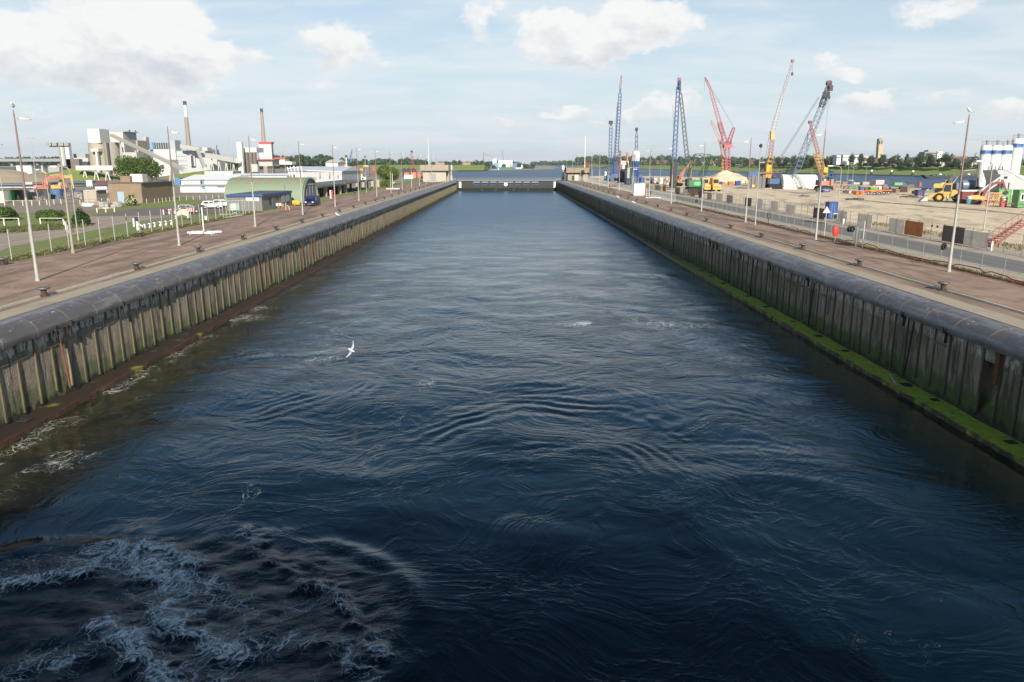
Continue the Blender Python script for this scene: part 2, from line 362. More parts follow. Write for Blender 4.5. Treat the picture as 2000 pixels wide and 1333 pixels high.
def water_mat(chamber):
    m, N, b = new_mat('water'); co = N.n('ShaderNodeTexCoord').outputs['Object']
    def at(k):
        nd = N.n('ShaderNodeAttribute', attribute_name=k); return nd.outputs['Fac']
    y = N.xyz(co)[1]
    if chamber:
        wv = N.noise(co, .12, 2, .5, 0, o=1)
        w = N.vm('MULTIPLY', N.vm('SUBTRACT', wv, (.5, .5, .5)), (11, 11, 0)); wc = N.vm('ADD', co, w)
        wv2 = N.noise(wc, .9, 3, .5, 0, o=1)
        wc2 = N.vm('ADD', wc, N.vm('MULTIPLY', N.vm('SUBTRACT', wv2, (.5, .5, .5)), (1.3, 1.3, 0)))
        wv3 = N.noise(co, .8, 2, .5, 0, o=1); wv4 = N.noise(co, 3.6, 4, .6, 0, o=1)
        fc = N.vm('ADD', co, N.vm('MULTIPLY', N.vm('SUBTRACT', wv3, (.5, .5, .5)), (2.0, 2.0, 0)))
        fc = N.vm('ADD', fc, N.vm('MULTIPLY', N.vm('SUBTRACT', wv4, (.5, .5, .5)), (.38, .38, 0)))
        def ridge(v, k): return N.m('SUBTRACT', 1.0, N.m('MULTIPLY', N.m('ABSOLUTE', N.m('SUBTRACT', v, .5)), k), clamp=True)
        calm = at('calm')
        act = N.ss(N.noise(N.vm('ADD', wc, (40., 11., 0.)), .16, 4, .6), .46, .64, .12, 1.0)
        rough_ = N.m('MULTIPLY', N.m('MULTIPLY', N.m('SUBTRACT', 1.0, N.m('MULTIPLY', calm, .35)), act), N.ss(N.xyz(co)[1], 18, 75, .16, 1.0))
        h1 = N.m('MULTIPLY', N.noise(N.scale(wc, (.8, 1.4, 1)), 1.1, 4, .55), N.ss(N.xyz(co)[1], 18, 70, .028, .07))
        h2 = N.m('MULTIPLY', ridge(N.noise(N.scale(wc2, (.65, 1.5, 1)), 2.4, 3, .58), 2.1), .034)
        h3 = N.m('MULTIPLY', ridge(N.noise(N.scale(wc, (.7, 1.6, 1)), 8, 3, .6), 2.2), .0085)
        h5 = N.m('MULTIPLY', N.noise(co, 26, 3, .6), .0022)
        lines = N.m('POWER', ridge(N.noise(wc, .55, 4, .55), 9.0), 2.0)
        h4 = N.m('MULTIPLY', N.m('MULTIPLY', lines, N.noise(wc2, 5, 4, .6)), .014)
        bb = N.m('MULTIPLY', N.noise(fc, 3.5, 7, .68), N.m('MULTIPLY', at('boil'), .032))
        h = N.m('ADD', N.m('ADD', N.m('MULTIPLY', N.m('ADD', N.m('ADD', h2, h3), h5), rough_), h1), N.m('ADD', h4, bb))
        fo = N.m('MINIMUM', at('foam'), 1.0)
        h = N.m('ADD', h, N.m('MULTIPLY', fo, .04))
        def vor(vec, sc):
            nd = N.n('ShaderNodeTexVoronoi', feature='DISTANCE_TO_EDGE'); N.put(nd.inputs['Vector'], vec); nd.inputs['Scale'].default_value = sc; return nd.outputs['Distance']
        wid = N.m('ADD', .010, N.m('MULTIPLY', fo, .07))
        l1 = N.ss(vor(N.scale(fc, (1, .6, 1)), 1.3), wid, 0.0); l2 = N.ss(vor(N.vm('ADD', fc, (3.1, 7.7, 0)), 3.2), N.m('MULTIPLY', wid, 1.6), 0.0)
        fine = N.noise(fc, 5.5, 10, .76); big = N.noise(fc, .8, 4, .6)
        lace = N.m('MULTIPLY', N.m('MAXIMUM', N.m('MULTIPLY', l1, .9), N.m('MULTIPLY', l2, .55)), N.ss(N.noise(co, 16, 5, .7), .36, .6, .25, 1.0))
        gate = N.ss(N.m('ADD', N.m('ADD', N.m('MULTIPLY', fine, .8), N.m('MULTIPLY', big, .6)), N.m('MULTIPLY', fo, .45)), .74, 1.02)
        f1 = N.m('MULTIPLY', N.m('MULTIPLY', lace, gate), N.ss(fo, .05, .35))
        f2 = N.ss(N.m('ADD', N.m('MULTIPLY', fine, 1.3), N.m('MULTIPLY', fo, .42)), .98, 1.22); f2 = N.m('MULTIPLY', f2, N.ss(fo, .55, 1.0))
        fm = N.m('MAXIMUM', f1, f2)
        deep = N.mix(N.m('MULTIPLY', N.ss(fo, .25, 1.2), N.noise(fc, 2, 3)), (.0008, .0060, .0100), (.016, .034, .036))
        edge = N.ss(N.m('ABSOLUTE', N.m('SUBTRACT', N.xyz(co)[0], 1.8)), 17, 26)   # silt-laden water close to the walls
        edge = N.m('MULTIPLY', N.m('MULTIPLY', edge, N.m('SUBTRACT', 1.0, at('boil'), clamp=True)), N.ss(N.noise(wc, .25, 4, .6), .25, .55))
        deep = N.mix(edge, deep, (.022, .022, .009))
        deep = N.mix(N.ss(N.xyz(co)[1], 40, 220, 0, 1.0), deep, N.vm('ADD', deep, (.003, .045, .105)))  # far water: blue of the reflected sky added into its colour with distance
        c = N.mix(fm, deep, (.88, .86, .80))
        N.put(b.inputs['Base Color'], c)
        ry = N.ss(N.xyz(co)[1], 35, 220, .05, .31)
        N.put(b.inputs['Roughness'], N.m('ADD', N.m('MULTIPLY', fm, .6), ry))
        bump(N, b, h, 1.0, 1.0)
    else:
        h = N.m('ADD', N.m('MULTIPLY', N.noise(N.scale(co, (.6, 1.4, 1)), .5, 5, .62), .42), N.m('MULTIPLY', N.noise(co, 2.5, 3, .6), .05))
        N.put(b.inputs['Base Color'], N.mix(N.noise(co, .02, 4), (.006, .034, .085), (.012, .05, .11)))
        b.inputs['Roughness'].default_value = .34; bump(N, b, h, 1.0, 1.0)
    b.inputs['IOR'].default_value = 1.333
    return m
chamber_water()
# the ship the photograph is taken from: its stern and upper decks stand behind the camera
def own_ship():
    t = thing('ship', 'white ship stern with upper decks that the camera looks back from', 'ship', (0, -3, 0))
    MB().prism([(-14, -1), (14, -1), (15, 6), (15, 9.5), (-15, 9.5), (-15, 6)], 'y', -60, 0).build('hull', M((.03, .05, .12), .4), t)
    MB().box(-14.5, 14.5, -60, -.5, 9.5, 11.9).build('aft_deck', M((.7, .7, .7), .5), t); MB().box(-14, 14, -60, -5, 11.9, 19.0).build('deck_house', M((.72, .72, .72), .5), t)
    mb = MB()
    for k in range(30): mb.tube((-14.4 + k, -.6, 11.9), (-14.4 + k, -.6, 12.9), .03, .03, 5)
    mb.tube((-14.4, -.6, 12.9), (14.6, -.6, 12.9), .04, .04, 6); mb.build('railing', M((.7, .7, .7), .5), t)
    MB().box(-13.9, 13.9, -4.99, -4.97, 13, 16).build('window_band', M((.03, .04, .05), .1), t)
own_ship()

# ------------------------------------------------------------------ ground materials
def mat_pavers():
    m, N, b = new_mat('brick_pavers'); co = N.n('ShaderNodeTexCoord').outputs['Object']
    br = N.n('ShaderNodeTexBrick'); N.put(br.inputs['Vector'], co)
    for k, v in (('Scale', 1.), ('Mortar Size', .012), ('Brick Width', .42), ('Row Height', .21), ('Bias', 0.)): br.inputs[k].default_value = v
    br.inputs['Color1'].default_value = (.30, .185, .135, 1); br.inputs['Color2'].default_value = (.21, .125, .09, 1); br.inputs['Mortar'].default_value = (.17, .13, .10, 1)
    c = N.mix(N.ss(N.noise(co, .35, 6, .65), .40, .62), br.outputs[0], (.33, .225, .17))
    c = N.mix(N.ss(N.noise(N.scale(co, (.55, .05, 1)), 1, 6, .65), .47, .60, 0, .85), c, (.145, .10, .075))
    c = N.mix(N.ss(N.noise(co, .09, 5, .6), .55, .75, 0, .55), c, (.22, .18, .12))
    c = N.mix(N.ss(N.noise(co, 2.3, 3, .5), .66, .72, 0, .6), c, (.46, .39, .33))
    x = N.xyz(co)[0]
    mos = N.m('MULTIPLY', N.ss(N.m('ABSOLUTE', N.m('ADD', x, .5)), 33.0, 29.0), N.ss(N.noise(co, .5, 5, .7), .40, .6, 0, .6))
    c = N.mix(mos, c, (.22, .18, .10))
    N.put(b.inputs['Base Color'], c); b.inputs['Roughness'].default_value = .88
    bump(N, b, br.outputs['Fac'], -.3, .01); return m
def mat_stone(name, c1, c2, dark=(.12, .10, .08), joint=None, sc=1.0):
    m, N, b = new_mat(name); co = N.n('ShaderNodeTexCoord').outputs['Object']
    c = N.mix(N.noise(co, .8 * sc, 6, .65), c1, c2)
    c = N.mix(N.ss(N.noise(co, .22 * sc, 6, .7), .5, .72, 0, .55), c, dark)
    c = N.mix(N.ss(N.noise(co, 7 * sc, 3, .5), .66, .75, 0, .5), c, tuple(q * .45 for q in c1))
    if joint:
        fr = N.m('FRACT', N.m('DIVIDE', N.xyz(co)[1], joint)); c = N.mix(N.ss(fr, .0, .008, .6, 0), c, (.05, .045, .04))
    N.put(b.inputs['Base Color'], c); b.inputs['Roughness'].default_value = .9
    bump(N, b, N.noise(co, 9 * sc, 6, .7), .35, .03); return m
def mat_sand():
    m, N, b = new_mat('sand'); co = N.n('ShaderNodeTexCoord').outputs['Object']
    c = N.mix(N.noise(co, .09, 7, .7), (.55, .44, .30), (.69, .575, .41))
    c = N.mix(N.ss(N.noise(N.scale(co, (.35, .08, 1)), 1, 7, .72), .48, .64, 0, .95), c, (.33, .27, .20))
    c = N.mix(N.ss(N.noise(co, .035, 6, .65), .56, .68, 0, .7), c, (.20, .175, .145))
    c = N.mix(N.ss(N.noise(co, 2.5, 5, .6), .6, .75, 0, .4), c, (.30, .25, .19))
    N.put(b.inputs['Base Color'], c); b.inputs['Roughness'].default_value = .95
    bump(N, b, N.noise(co, 1.2, 8, .7), .8, .25); return m
def mat_grass(name, a, b_, dirt=.4, dcol=(.22, .18, .13)):
    m, N, b = new_mat(name); co = N.n('ShaderNodeTexCoord').outputs['Object']
    c = N.mix(N.noise(co, .5, 8, .75), a, b_)
    c = N.mix(N.ss(N.noise(co, .06, 6, .7), .50, .62, 0, dirt), c, dcol)
    c = N.mix(N.ss(N.noise(co, .9, 6, .75), .55, .75, 0, .6), c, (.10, .095, .04))
    N.put(b.inputs['Base Color'], c); b.inputs['Roughness'].default_value = .95
    bump(N, b, N.noise(co, 3, 6, .7), .9, .2); return m
PAVE, SAND = mat_pavers(), mat_sand()
STRIP = mat_stone('coping_stone', (.39, .33, .25), (.30, .25, .185), joint=3.14)
ASPH = mat_stone('asphalt', (.18, .172, .16), (.13, .125, .117), (.13, .125, .115))
CONC = mat_stone('concrete_pad', (.30, .28, .24), (.23, .21, .18))
GRASS = mat_grass('rough_grass', (.115, .175, .032), (.22, .24, .065), .5)
DIKE = mat_grass('dike_grass', (.14, .21, .038), (.21, .27, .055), .35, (.15, .17, .05))
YARD = mat_stone('yard_gravel', (.26, .215, .17), (.20, .165, .13), (.16, .14, .10), sc=.4)
def flat(name, poly, z, mat, sub=0):
    mb = MB(); mb.quad(*[(x, y, z) for x, y in poly]); o = mb.build(name, mat); tag(o, kind='structure'); return o
def quay_sheet(name, x0, x1, y0, y1, z, mat): return flat(name, [(x0, y0), (x1, y0), (x1, y1), (x0, y1)], z, mat)
# canal water outside the chamber
flat('canal_water', [(-4000, 401.5), (6000, 401.5), (6000, 9000), (-4000, 9000)], 0.0, water_mat(False))
o = flat('side_canal_water', [(90, -300), (6000, -300), (6000, 401.4), (90, 401.4)], 0.0, bpy.data.objects['canal_water'].data.materials[0])
# ground: one solid slab each side with sloping banks to the canal
def slab(name, poly, z, mat, drop=6.5, out=0):
    mb = MB(); n = len(poly); mb.quad(*[(x, y, z) for x, y in poly])
    for k in range(n):
        a, b = poly[k], poly[(k + 1) % n]; mb.quad((a[0], a[1], z), (a[0], a[1], z - drop), (b[0], b[1], z - drop), (b[0], b[1], z))
    o = mb.build(name, mat); tag(o, kind='structure'); return o
left_poly = [(WL - 3, -80), (WL - 3, 398), (-34, 440), (-60, 470), (-110, 480), (-150, 620), (-260, 900), (-700, 1900), (-2600, 2600), (-2600, -80)]
slab('ground_plant_side', left_poly[::-1], QZ - .03, GRASS)
quay_sheet('quay_paving_plant_side', -43.4, -28.45, -80, 400, QZ + .006, PAVE)
slab('ground_building_site', [(WR + 3, -80), (50, -80), (50, 405), (WR + 3, 430)], QZ - .03, SAND)
quay_sheet('quay_paving_site_side', 27.9, 36.2, -80, 400, QZ + .006, PAVE)
quay_sheet('verge', 36.21, 40.2, -80, 390, QZ + .002, mat_grass('sandy_verge', (.36, .32, .25), (.44, .39, .31), .25, (.12, .14, .05)))
quay_sheet('road', 40.2, 44.9, -80, 400, QZ + .008, ASPH)
quay_sheet('road_shoulder', 44.91, 50, -80, 400, QZ + .001, mat_stone('shoulder', (.42, .36, .28), (.33, .28, .21)))
# the sand bank and the plateau of the building site
PZ = 6.1
def site_ground():
    xs = np.concatenate([np.linspace(50, 78, 57), np.linspace(79, 150, 60)]); ys = np.concatenate([np.linspace(20, 160, 240), np.linspace(161, 520, 180)])
    X, Y = np.meshgrid(xs, ys)
    t = np.clip((X - 50) / 24, 0, 1); Z = QZ - .03 + (PZ - QZ + .03) * (t * t * (3 - 2 * t))
    Z += (.20 * fbm(X / 7, Y / 9, 4, 3) + .07 * fbm(X / 1.5, Y / 1.5, 3, 13)) * np.clip((X - 50) / 5, 0, 1) * np.clip((80 - X) / 12, .3, 1)
    edge = np.interp(Y, [20, 200, 250, 395, 480, 520], [170, 150, 130, 128, 96, 60]); Z -= np.clip((X - edge) / 14, 0, 1) * 7
    nx, ny = len(xs), len(ys); i = (np.arange(ny - 1)[:, None] * nx + np.arange(nx - 1)[None, :]).ravel()
    f = np.stack([i, i + 1, i + nx + 1, i + nx], -1)
    me = bpy.data.meshes.new('sandy_ground'); me.from_pydata(np.stack([X, Y, Z], -1).reshape(-1, 3).tolist(), [], f.tolist())
    me.polygons.foreach_set('use_smooth', [True] * len(f)); me.materials.append(SAND)
    o = bpy.data.objects.new('sandy_ground', me); COL.objects.link(o); tag(o, kind='structure')
site_ground()

# ------------------------------------------------------------------ lock walls
def mat_wall():
    m, N, b = new_mat('wall_concrete'); co = N.n('ShaderNodeTexCoord').outputs['Object']; x, y, z = N.xyz(co)
    c = N.mix(N.noise(co, 1.1, 7, .68), (.20, .168, .13), (.315, .27, .215))
    c = N.mix(N.ss(N.noise(N.scale(co, (1, 1.6, .22)), 1.4, 7, .7), .48, .62, 0, .9), c, (.055, .046, .036))
    c = N.mix(N.ss(N.noise(co, .33, 5, .6), .52, .66, 0, .6), c, (.105, .088, .066))
    c = N.mix(N.ss(N.noise(N.scale(co, (1, 2.4, .3)), .9, 6, .7), .56, .68, 0, .75), c, (.38, .36, .32))
    # scaled whitish patches just under the fender
    hi = N.m('MULTIPLY', N.ss(N.m('ADD', z, N.m('MULTIPLY', N.noise(N.scale(co, (1, 3, .4)), 2, 4), .9)), 3.9, 4.25), N.ss(N.noise(N.scale(co, (1, 2.4, .8)), 1.6, 5, .75), .46, .52))
    c = N.mix(N.m('MULTIPLY', hi, .9), c, (.50, .50, .49))
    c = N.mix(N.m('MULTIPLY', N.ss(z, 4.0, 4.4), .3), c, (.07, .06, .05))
    # algae below the high-water mark, heavier on the shaded wall
    lvl = N.m('ADD', z, N.m('MULTIPLY', N.m('SUBTRACT', N.noise(N.scale(co, (1, 1.2, .4)), 1.0, 6, .7), .5), 2.4))
    side = N.ss(x, -5., 5., .6, 1.0)
    g = N.m('MULTIPLY', N.ss(lvl, 1.95, 1.1), N.ss(lvl, .1, .45)); g = N.m('MULTIPLY', g, N.m('MULTIPLY', side, .9))
    c = N.mix(g, c, (.040, .085, .008))
    g2 = N.m('MULTIPLY', N.ss(x, -5., 5., 0, .5), N.ss(N.noise(N.scale(co, (1, 1.5, .3)), .7, 5, .6), .46, .6)); c = N.mix(g2, c, (.045, .06, .02))
    c = N.mix(N.ss(lvl, .75, .35, 0, .9), c, (.016, .014, .011))
    c = N.mix(N.ss(x, -5., 5., 1., 0.), N.vm('MULTIPLY', c, (1.42, 1.25, 1.08)), N.vm('MULTIPLY', c, (1.2, 1.15, 1.06)))   # sunlight put into the colour: plant-side wall lifted more than the other
    N.put(b.inputs['Base Color'], c); b.inputs['Roughness'].default_value = .85
    pan = N.n('ShaderNodeTexVoronoi'); N.put(pan.inputs['Vector'], N.scale(co, (1, 1, 2.2))); pan.inputs['Scale'].default_value = 2.6
    bump(N, b, N.m('ADD', N.noise(co, 6, 7, .72), N.m('MULTIPLY', pan.outputs[0], .25)), .7, .07); return m
def mat_post(rusty):
    m, N, b = new_mat('timber_post'); co = N.n('ShaderNodeTexCoord').outputs['Object']; x, y, z = N.xyz(co)
    c = N.mix(N.noise(N.scale(co, (3, 3, .5)), 2.2, 6, .7), (.075, .062, .04) if not rusty else (.16, .085, .05), (.17, .145, .085) if not rusty else (.28, .22, .15))
    c = N.mix(N.ss(N.noise(N.scale(co, (2, 2, .4)), 1.7, 6, .7), .5, .68, 0, .7), c, (.07, .07, .035))
    c = N.mix(N.ss(N.m('ADD', z, N.noise(co, 2, 3)), 1.9, 1.0, 0, .75), c, (.05, .055, .022))
    N.put(b.inputs['Base Color'], c); b.inputs['Roughness'].default_value = .85; bump(N, b, N.noise(N.scale(co, (4, 4, .6)), 5, 5, .7), .6, .04); return m
def mat_fender():
    m, N, b = new_mat('fender_steel'); co = N.n('ShaderNodeTexCoord').outputs['Object']; x, y, z = N.xyz(co)
    c = N.mix(N.noise(co, .8, 6, .65), (.080, .068, .062), (.135, .118, .108))
    c = N.mix(N.ss(N.noise(N.scale(co, (.6, .07, .6)), 3, 6, .75), .50, .64, 0, .85), c, (.20, .19, .185))      # long scrapes
    c = N.mix(N.ss(N.noise(N.scale(co, (1, .16, 1)), 1.1, 4, .7), .60, .72, 0, .55), c, (.12, .075, .055))
    sc = N.ss(N.noise(N.scale(co, (1.2, .5, 1.2)), 5, 4, .8), .61, .66)
    top = N.ss(z, 4.9, 5.25); c = N.mix(N.m('MULTIPLY', sc, N.m('ADD', N.m('MULTIPLY', top, .75), .12)), c, (.5, .5, .48))
    fr = N.m('FRACT', N.m('DIVIDE', N.m('ADD', y, N.m('MULTIPLY', N.noise(co, .05, 1), 2.)), 3.14)); jn = N.ss(N.m('ABSOLUTE', N.m('SUBTRACT', fr, .5)), .012, .004)
    c = N.mix(N.m('MULTIPLY', jn, N.ss(N.noise(co, 1.3, 4, .7), .35, .6, .15, .8)), c, (.42, .38, .33))
    N.put(b.inputs['Base Color'], c)
    N.put(b.inputs['Roughness'], N.ss(N.noise(co, 1.2, 5, .7), .2, .8, .28, .52)); b.inputs['Specular IOR Level'].default_value = .75
    hh = N.m('ADD', N.noise(N.scale(co, (1, .5, 1)), 1.0, 4, .6), N.m('MULTIPLY', jn, .3)); bump(N, b, hh, .5, .05); return m
def mat_ledge(green):
    m, N, b = new_mat('ledge_top'); co = N.n('ShaderNodeTexCoord').outputs['Object']; y = N.xyz(co)[1]
    br = N.mix(N.noise(co, 1.5, 7, .7), (.030, .020, .014), (.12, .055, .032)); 
    br = N.mix(N.ss(N.noise(N.scale(co, (1, .3, 1)), 1.4, 6, .75),   .60, .68, 0, .7), br, (.22, .09, .05))
    br = N.mix(N.ss(N.noise(co, .9, 5, .7), .56, .66, 0, .8), br, (.02, .017, .012))
    gr = N.mix(N.noise(N.scale(co, (1, .5, 1)), 2.2, 7, .75), (.26, .34, .012), (.56, .62, .045))
    gr = N.mix(N.ss(N.noise(co, 2.4, 7, .8), .50, .64, 0, .85), gr, (.07, .075, .02))
    if green:
        x = N.xyz(co)[0]
        f = N.m('MULTIPLY', N.ss(y, 75., 130., 1.0, .35), N.ss(N.m('SUBTRACT', x, N.m('MULTIPLY', N.noise(co, 2, 4), .5)), 23.55, 23.75)); c = N.mix(f, br, gr)
        c = N.mix(N.ss(y, 90., 130., 0, .6), c, (.20, .165, .12))
    else:
        x = N.xyz(co)[0]; outer = N.ss(N.m('ADD', x, N.m('MULTIPLY', N.noise(co, 1.5, 4), .7)), -24.95, -24.65); br = N.mix(outer, N.mix(.80, br, (.022, .016, .010)), N.mix(.6, br, (.085, .030, .018)))
        c = N.mix(N.ss(N.noise(co, .35, 4, .6), .60, .72, 0, .4), br, gr)
    N.put(b.inputs['Base Color'], c); b.inputs['Roughness'].default_value = .6; bump(N, b, N.noise(co, 5, 7, .75), .9, .08); return m
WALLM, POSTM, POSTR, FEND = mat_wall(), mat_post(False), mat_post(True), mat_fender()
BLACK = M((.02, .019, .018), .9, 0, .3); RUST = M((.16, .065, .03), .8, 0, .4, 4, .5)
STRIPEPT = M((.30, .27, .20), .8, 0, .3)
def lock_wall(s, name, label):              # s = -1 the plant side, +1 the site side
    face = WL if s < 0 else WR; Y0, Y1 = 6.0, 396.0
    root = thing(name, label, 'lock wall', (face, 200, 0))
    def bx(mb, d0, d1, y0, y1, z0, z1):     # d = distance behind the face (negative towards the water)
        a, b = face + s * d0, face + s * d1; mb.box(min(a, b), max(a, b), y0, y1, z0, z1)
    W = MB(); notch = [(37.4, 39.2)] if s > 0 else []
    y = Y0
    for a, b in notch:
        bx(W, 0, 3, y, a, -2, 4.95); bx(W, 0, 3, a, b, 3.55, 4.95); bx(W, 1.6, 3, a, b, -2, 3.55)
        W.hexa([(face + .02, a, .3), (face + 1.6, a, .3), (face + 1.6, b, .3), (face + .02, b, .3), (face + .9, a, 3.2), (face + 1.6, a, 3.5), (face + 1.6, b, 3.5), (face + .1, b, .4)])
        y = b
    bx(W, 0, 3, y, Y1, -2, 4.95)
    inv = Matrix.Translation((-face, -200, 0))
    def fin(mb, nm, mt, smooth=False, par=root, kind=None):
        o = mb.build(nm, mt, None, smooth); o.parent = par; o.matrix_parent_inverse = inv if par is root else Matrix(); 
        if par is not root: o.matrix_parent_inverse = Matrix()
        if kind: o['kind'] = kind
        return o
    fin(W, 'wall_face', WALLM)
    # waling beam seen between the posts under the fender (plant side shows it best)
    B = MB(); yy = 30.0
    while yy < 396:
        if random.random() < (.5 if s < 0 else .3) and not (s > 0 and 36 < yy < 41): bx(B, -.07, 0, yy, yy + 1.1, 3.35, 3.72 if s < 0 else 3.5)
        yy += 1.57
    fin(B, 'waling_beam', M((.20, .165, .125), .85, 0, .4, 1.2, .5, .3))
    # fender: quarter round steel nose
    prof = []
    for k in range(11):
        a = R(-12 + 112 * k / 10); prof.append((.75 - 1.2 * math.cos(a) * 1.0, 4.52 + .86 * math.sin(a) * 1.0))
    prof = [(-.02, 4.34), (-.40, 4.36)] + prof + [(1.35, 5.35), (1.35, 4.2)]
    rr = random.Random(5 + s); F = MB(); yseg = Y0; rows = []
    while yseg < Y1:
        dy = 3.14 if yseg > 30 else 3.14
        for j, t in enumerate((0, .04, .5, .96)):
            k = .018 if t in (0,) else 0.0
            dd = rr.uniform(-.012, .012) + .012 * math.sin(yseg * .21 + s)
            rows.append((yseg + t * dy, dd, k))
        yseg += dy
    i0 = 0; n = len(prof)
    for (yy, dd, k) in rows:
        for (d, z) in prof: F.v.append((face + s * (d + dd + k), yy, z - k * (z > 5)))
    for r_ in range(len(rows) - 1):
        for k in range(n - 1):
            q = (r_ * n + k, r_ * n + k + 1, (r_ + 1) * n + k + 1, (r_ + 1) * n + k); F.f.append(q if s < 0 else q[::-1]); F.mi.append(0)
    fin(F, 'fender', FEND, True)
    # coping strip
    S = MB(); a, b = face + s * 1.3, face + s * 2.75
    S.box(min(a, b), max(a, b), Y0 - 60, 400, QZ - .3, QZ + .03); fin(S, 'coping', STRIP)
    # posts
    yy = 39.7 - 1.57 * 14 if s < 0 else 39.0 - 1.57 * 14; posts = []; k = 0
    while yy < 394:
        if yy > 16: posts.append(yy)
        yy += 1.57
    rest = MB()
    shown = [p for p in posts if p > 30][:100]
    for p in posts:
        lean = rr.uniform(-.05, .05); w = rr.uniform(.05, .085); top = rr.uniform(4.2, 4.36); pr = rr.uniform(.05, .09); bot = rr.uniform(.25, .75)
        def post(mb, ox=0, oy=0):
            x0, x1 = sorted((face - s * pr - ox, face - ox)); x2, x3 = sorted((face - s * (pr + .04) - ox, face - ox))
            mb.hexa([(x2, p - w + lean - oy, bot), (x3, p - w + lean - oy, bot), (x3, p + w + lean - oy, bot), (x2, p + w + lean - oy, bot),
                     (x0, p - w * .8 - oy, top), (x1, p - w * .8 - oy, top), (x1, p + w * .8 - oy, top), (x0, p + w * .8 - oy, top)])
        if p in shown:
            mb = MB(); post(mb); fin(mb, 'post', POSTR if rr.random() < .08 else POSTM)
        else: post(rest)
    fin(rest, 'far_post', POSTM, kind='stuff')
    # fender brackets: dark bolts hanging on some posts
    for p in posts:
        if p < 31 or p > 130: continue
        if rr.random() < .22:
            mb = MB(); bx(mb, -.52, -.38, p - .09, p + .09, 4.28, 4.62); bx(mb, -.40, -.26, p - .05, p + .05, 3.7, 4.3); fin(mb, 'bracket', BLACK)
        if rr.random() < .09:
            mb = MB(); mb.tube((face - s * .30, p + .4, 4.2), (face - s * .33, p + .8, .7), .05, .05, 6); fin(mb, 'rusty_pipe', RUST if s < 0 else BLACK)
    # ledge along the waterline
    L = MB(); rows = 520; ln = []
    for k in range(rows + 1):
        y = 14 + (394 - 14) * (k / rows) ** 1.6; e = (1.5 + .10 * float(pn(np.array(y / 1.3), np.array(s * 3.3), 7)) + .05 * float(pn(np.array(y / .4), np.array(1.7), 8)))
        if s > 0 and y > 95: e *= max(.45, 1 - (y - 95) / 160)
        ln.append((y, e))
    for k in range(rows):
        (ya, ea), (yb, eb) = ln[k], ln[k + 1]; za, zb = .27 + .03 * math.sin(ya * 1.1), .27 + .03 * math.sin(yb * 1.1)
        pts = [[(face, ya, za), (face - s * ea * .97, ya, za - .03), (face - s * ea, ya, -.5)], [(face, yb, zb), (face - s * eb * .97, yb, zb - .03), (face - s * eb, yb, -.5)]]
        for j in range(2):
            q = (pts[0][j], pts[0][j + 1], pts[1][j + 1], pts[1][j]); L.quad(*(q if s > 0 else q[::-1]))
    fin(L, 'ledge', mat_ledge(s > 0))
    D = MB()
    for k in range(26):                     # openings and rotten boards in the ledge
        yy = 34 + k * 6.3 + rr.uniform(-2, 2)
        if yy > 150: break
        bx(D, -.35 - rr.uniform(.2, .5), -.2, yy, yy + rr.uniform(.3, .8), .26, .30)
    fin(D, 'ledge_scupper', BLACK)
    if s > 0:
        for yy, zz in ((39.9, 3.45), (37.0, 3.45)):
            mb = MB(); mb.box(face - .05, face, yy, yy + .16, zz, zz + .16); fin(mb, 'green_marker', M((.02, .25, .14), .5))
        mb = MB(); mb.box(face - .22, face - .02, 37.45, 37.75, 2.6, 4.25); fin(mb, 'rusty_plate', RUST)
        mb = MB(); mb.tube((face - .5, 47.5, .36), (face - 1.3, 45.0, .38), .07, .07, 6); fin(mb, 'broken_board', M((.4, .33, .22), .8))
    return root
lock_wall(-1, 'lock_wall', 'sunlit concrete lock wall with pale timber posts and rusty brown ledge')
lock_wall(1, 'lock_wall', 'shaded concrete lock wall with green algae ledge and square notch')
# broken panel low on the plant-side wall
# ------------------------------------------------------------------ quay furniture
STEEL = M((.30, .30, .29), .55, .3, .15, 2); POLEG = M((.33, .32, .295), .6, 0, .15, 2, 0, .3); POLER = M((.20, .13, .115), .6, 0, .2, 2)
CAST = M((.045, .043, .043), .6, .2, .35, 4, .4); LHEAD = M((.42, .40, .37), .5); WHITE = M((.72, .71, .67), .5, 0, .05, 1, 0, .25); RED = M((.55, .03, .025), .5, 0, .1)
YELLOW = M((.62, .33, .02), .5, 0, .1, 1, 0, .25); ORANGE = M((.75, .17, .02), .5, 0, .1, 1, 0, .15); DARK = M((.03, .03, .032), .6, 0, .2)
GREY = M((.25, .25, .25), .7, 0, .12, 1, 0, .3); LGREY = M((.45, .45, .43), .65, 0, .1, 1, 0, .3); RUBBER = M((.018, .018, .018), .9, 0, .2)
BLUE = M((.02, .10, .32), .5, 0, .1, 1, 0, .2); CONCW = M((.42, .39, .33), .85, 0, .12, 1.2, .3, .3)
def Yu(X, u, z=QZ):                          # distance along the quay at which the line x = X shows at photo column u
    return (X * FPX / (u - 993) - (CAMZ - z) * math.sin(R(PITCH))) / math.cos(R(PITCH))
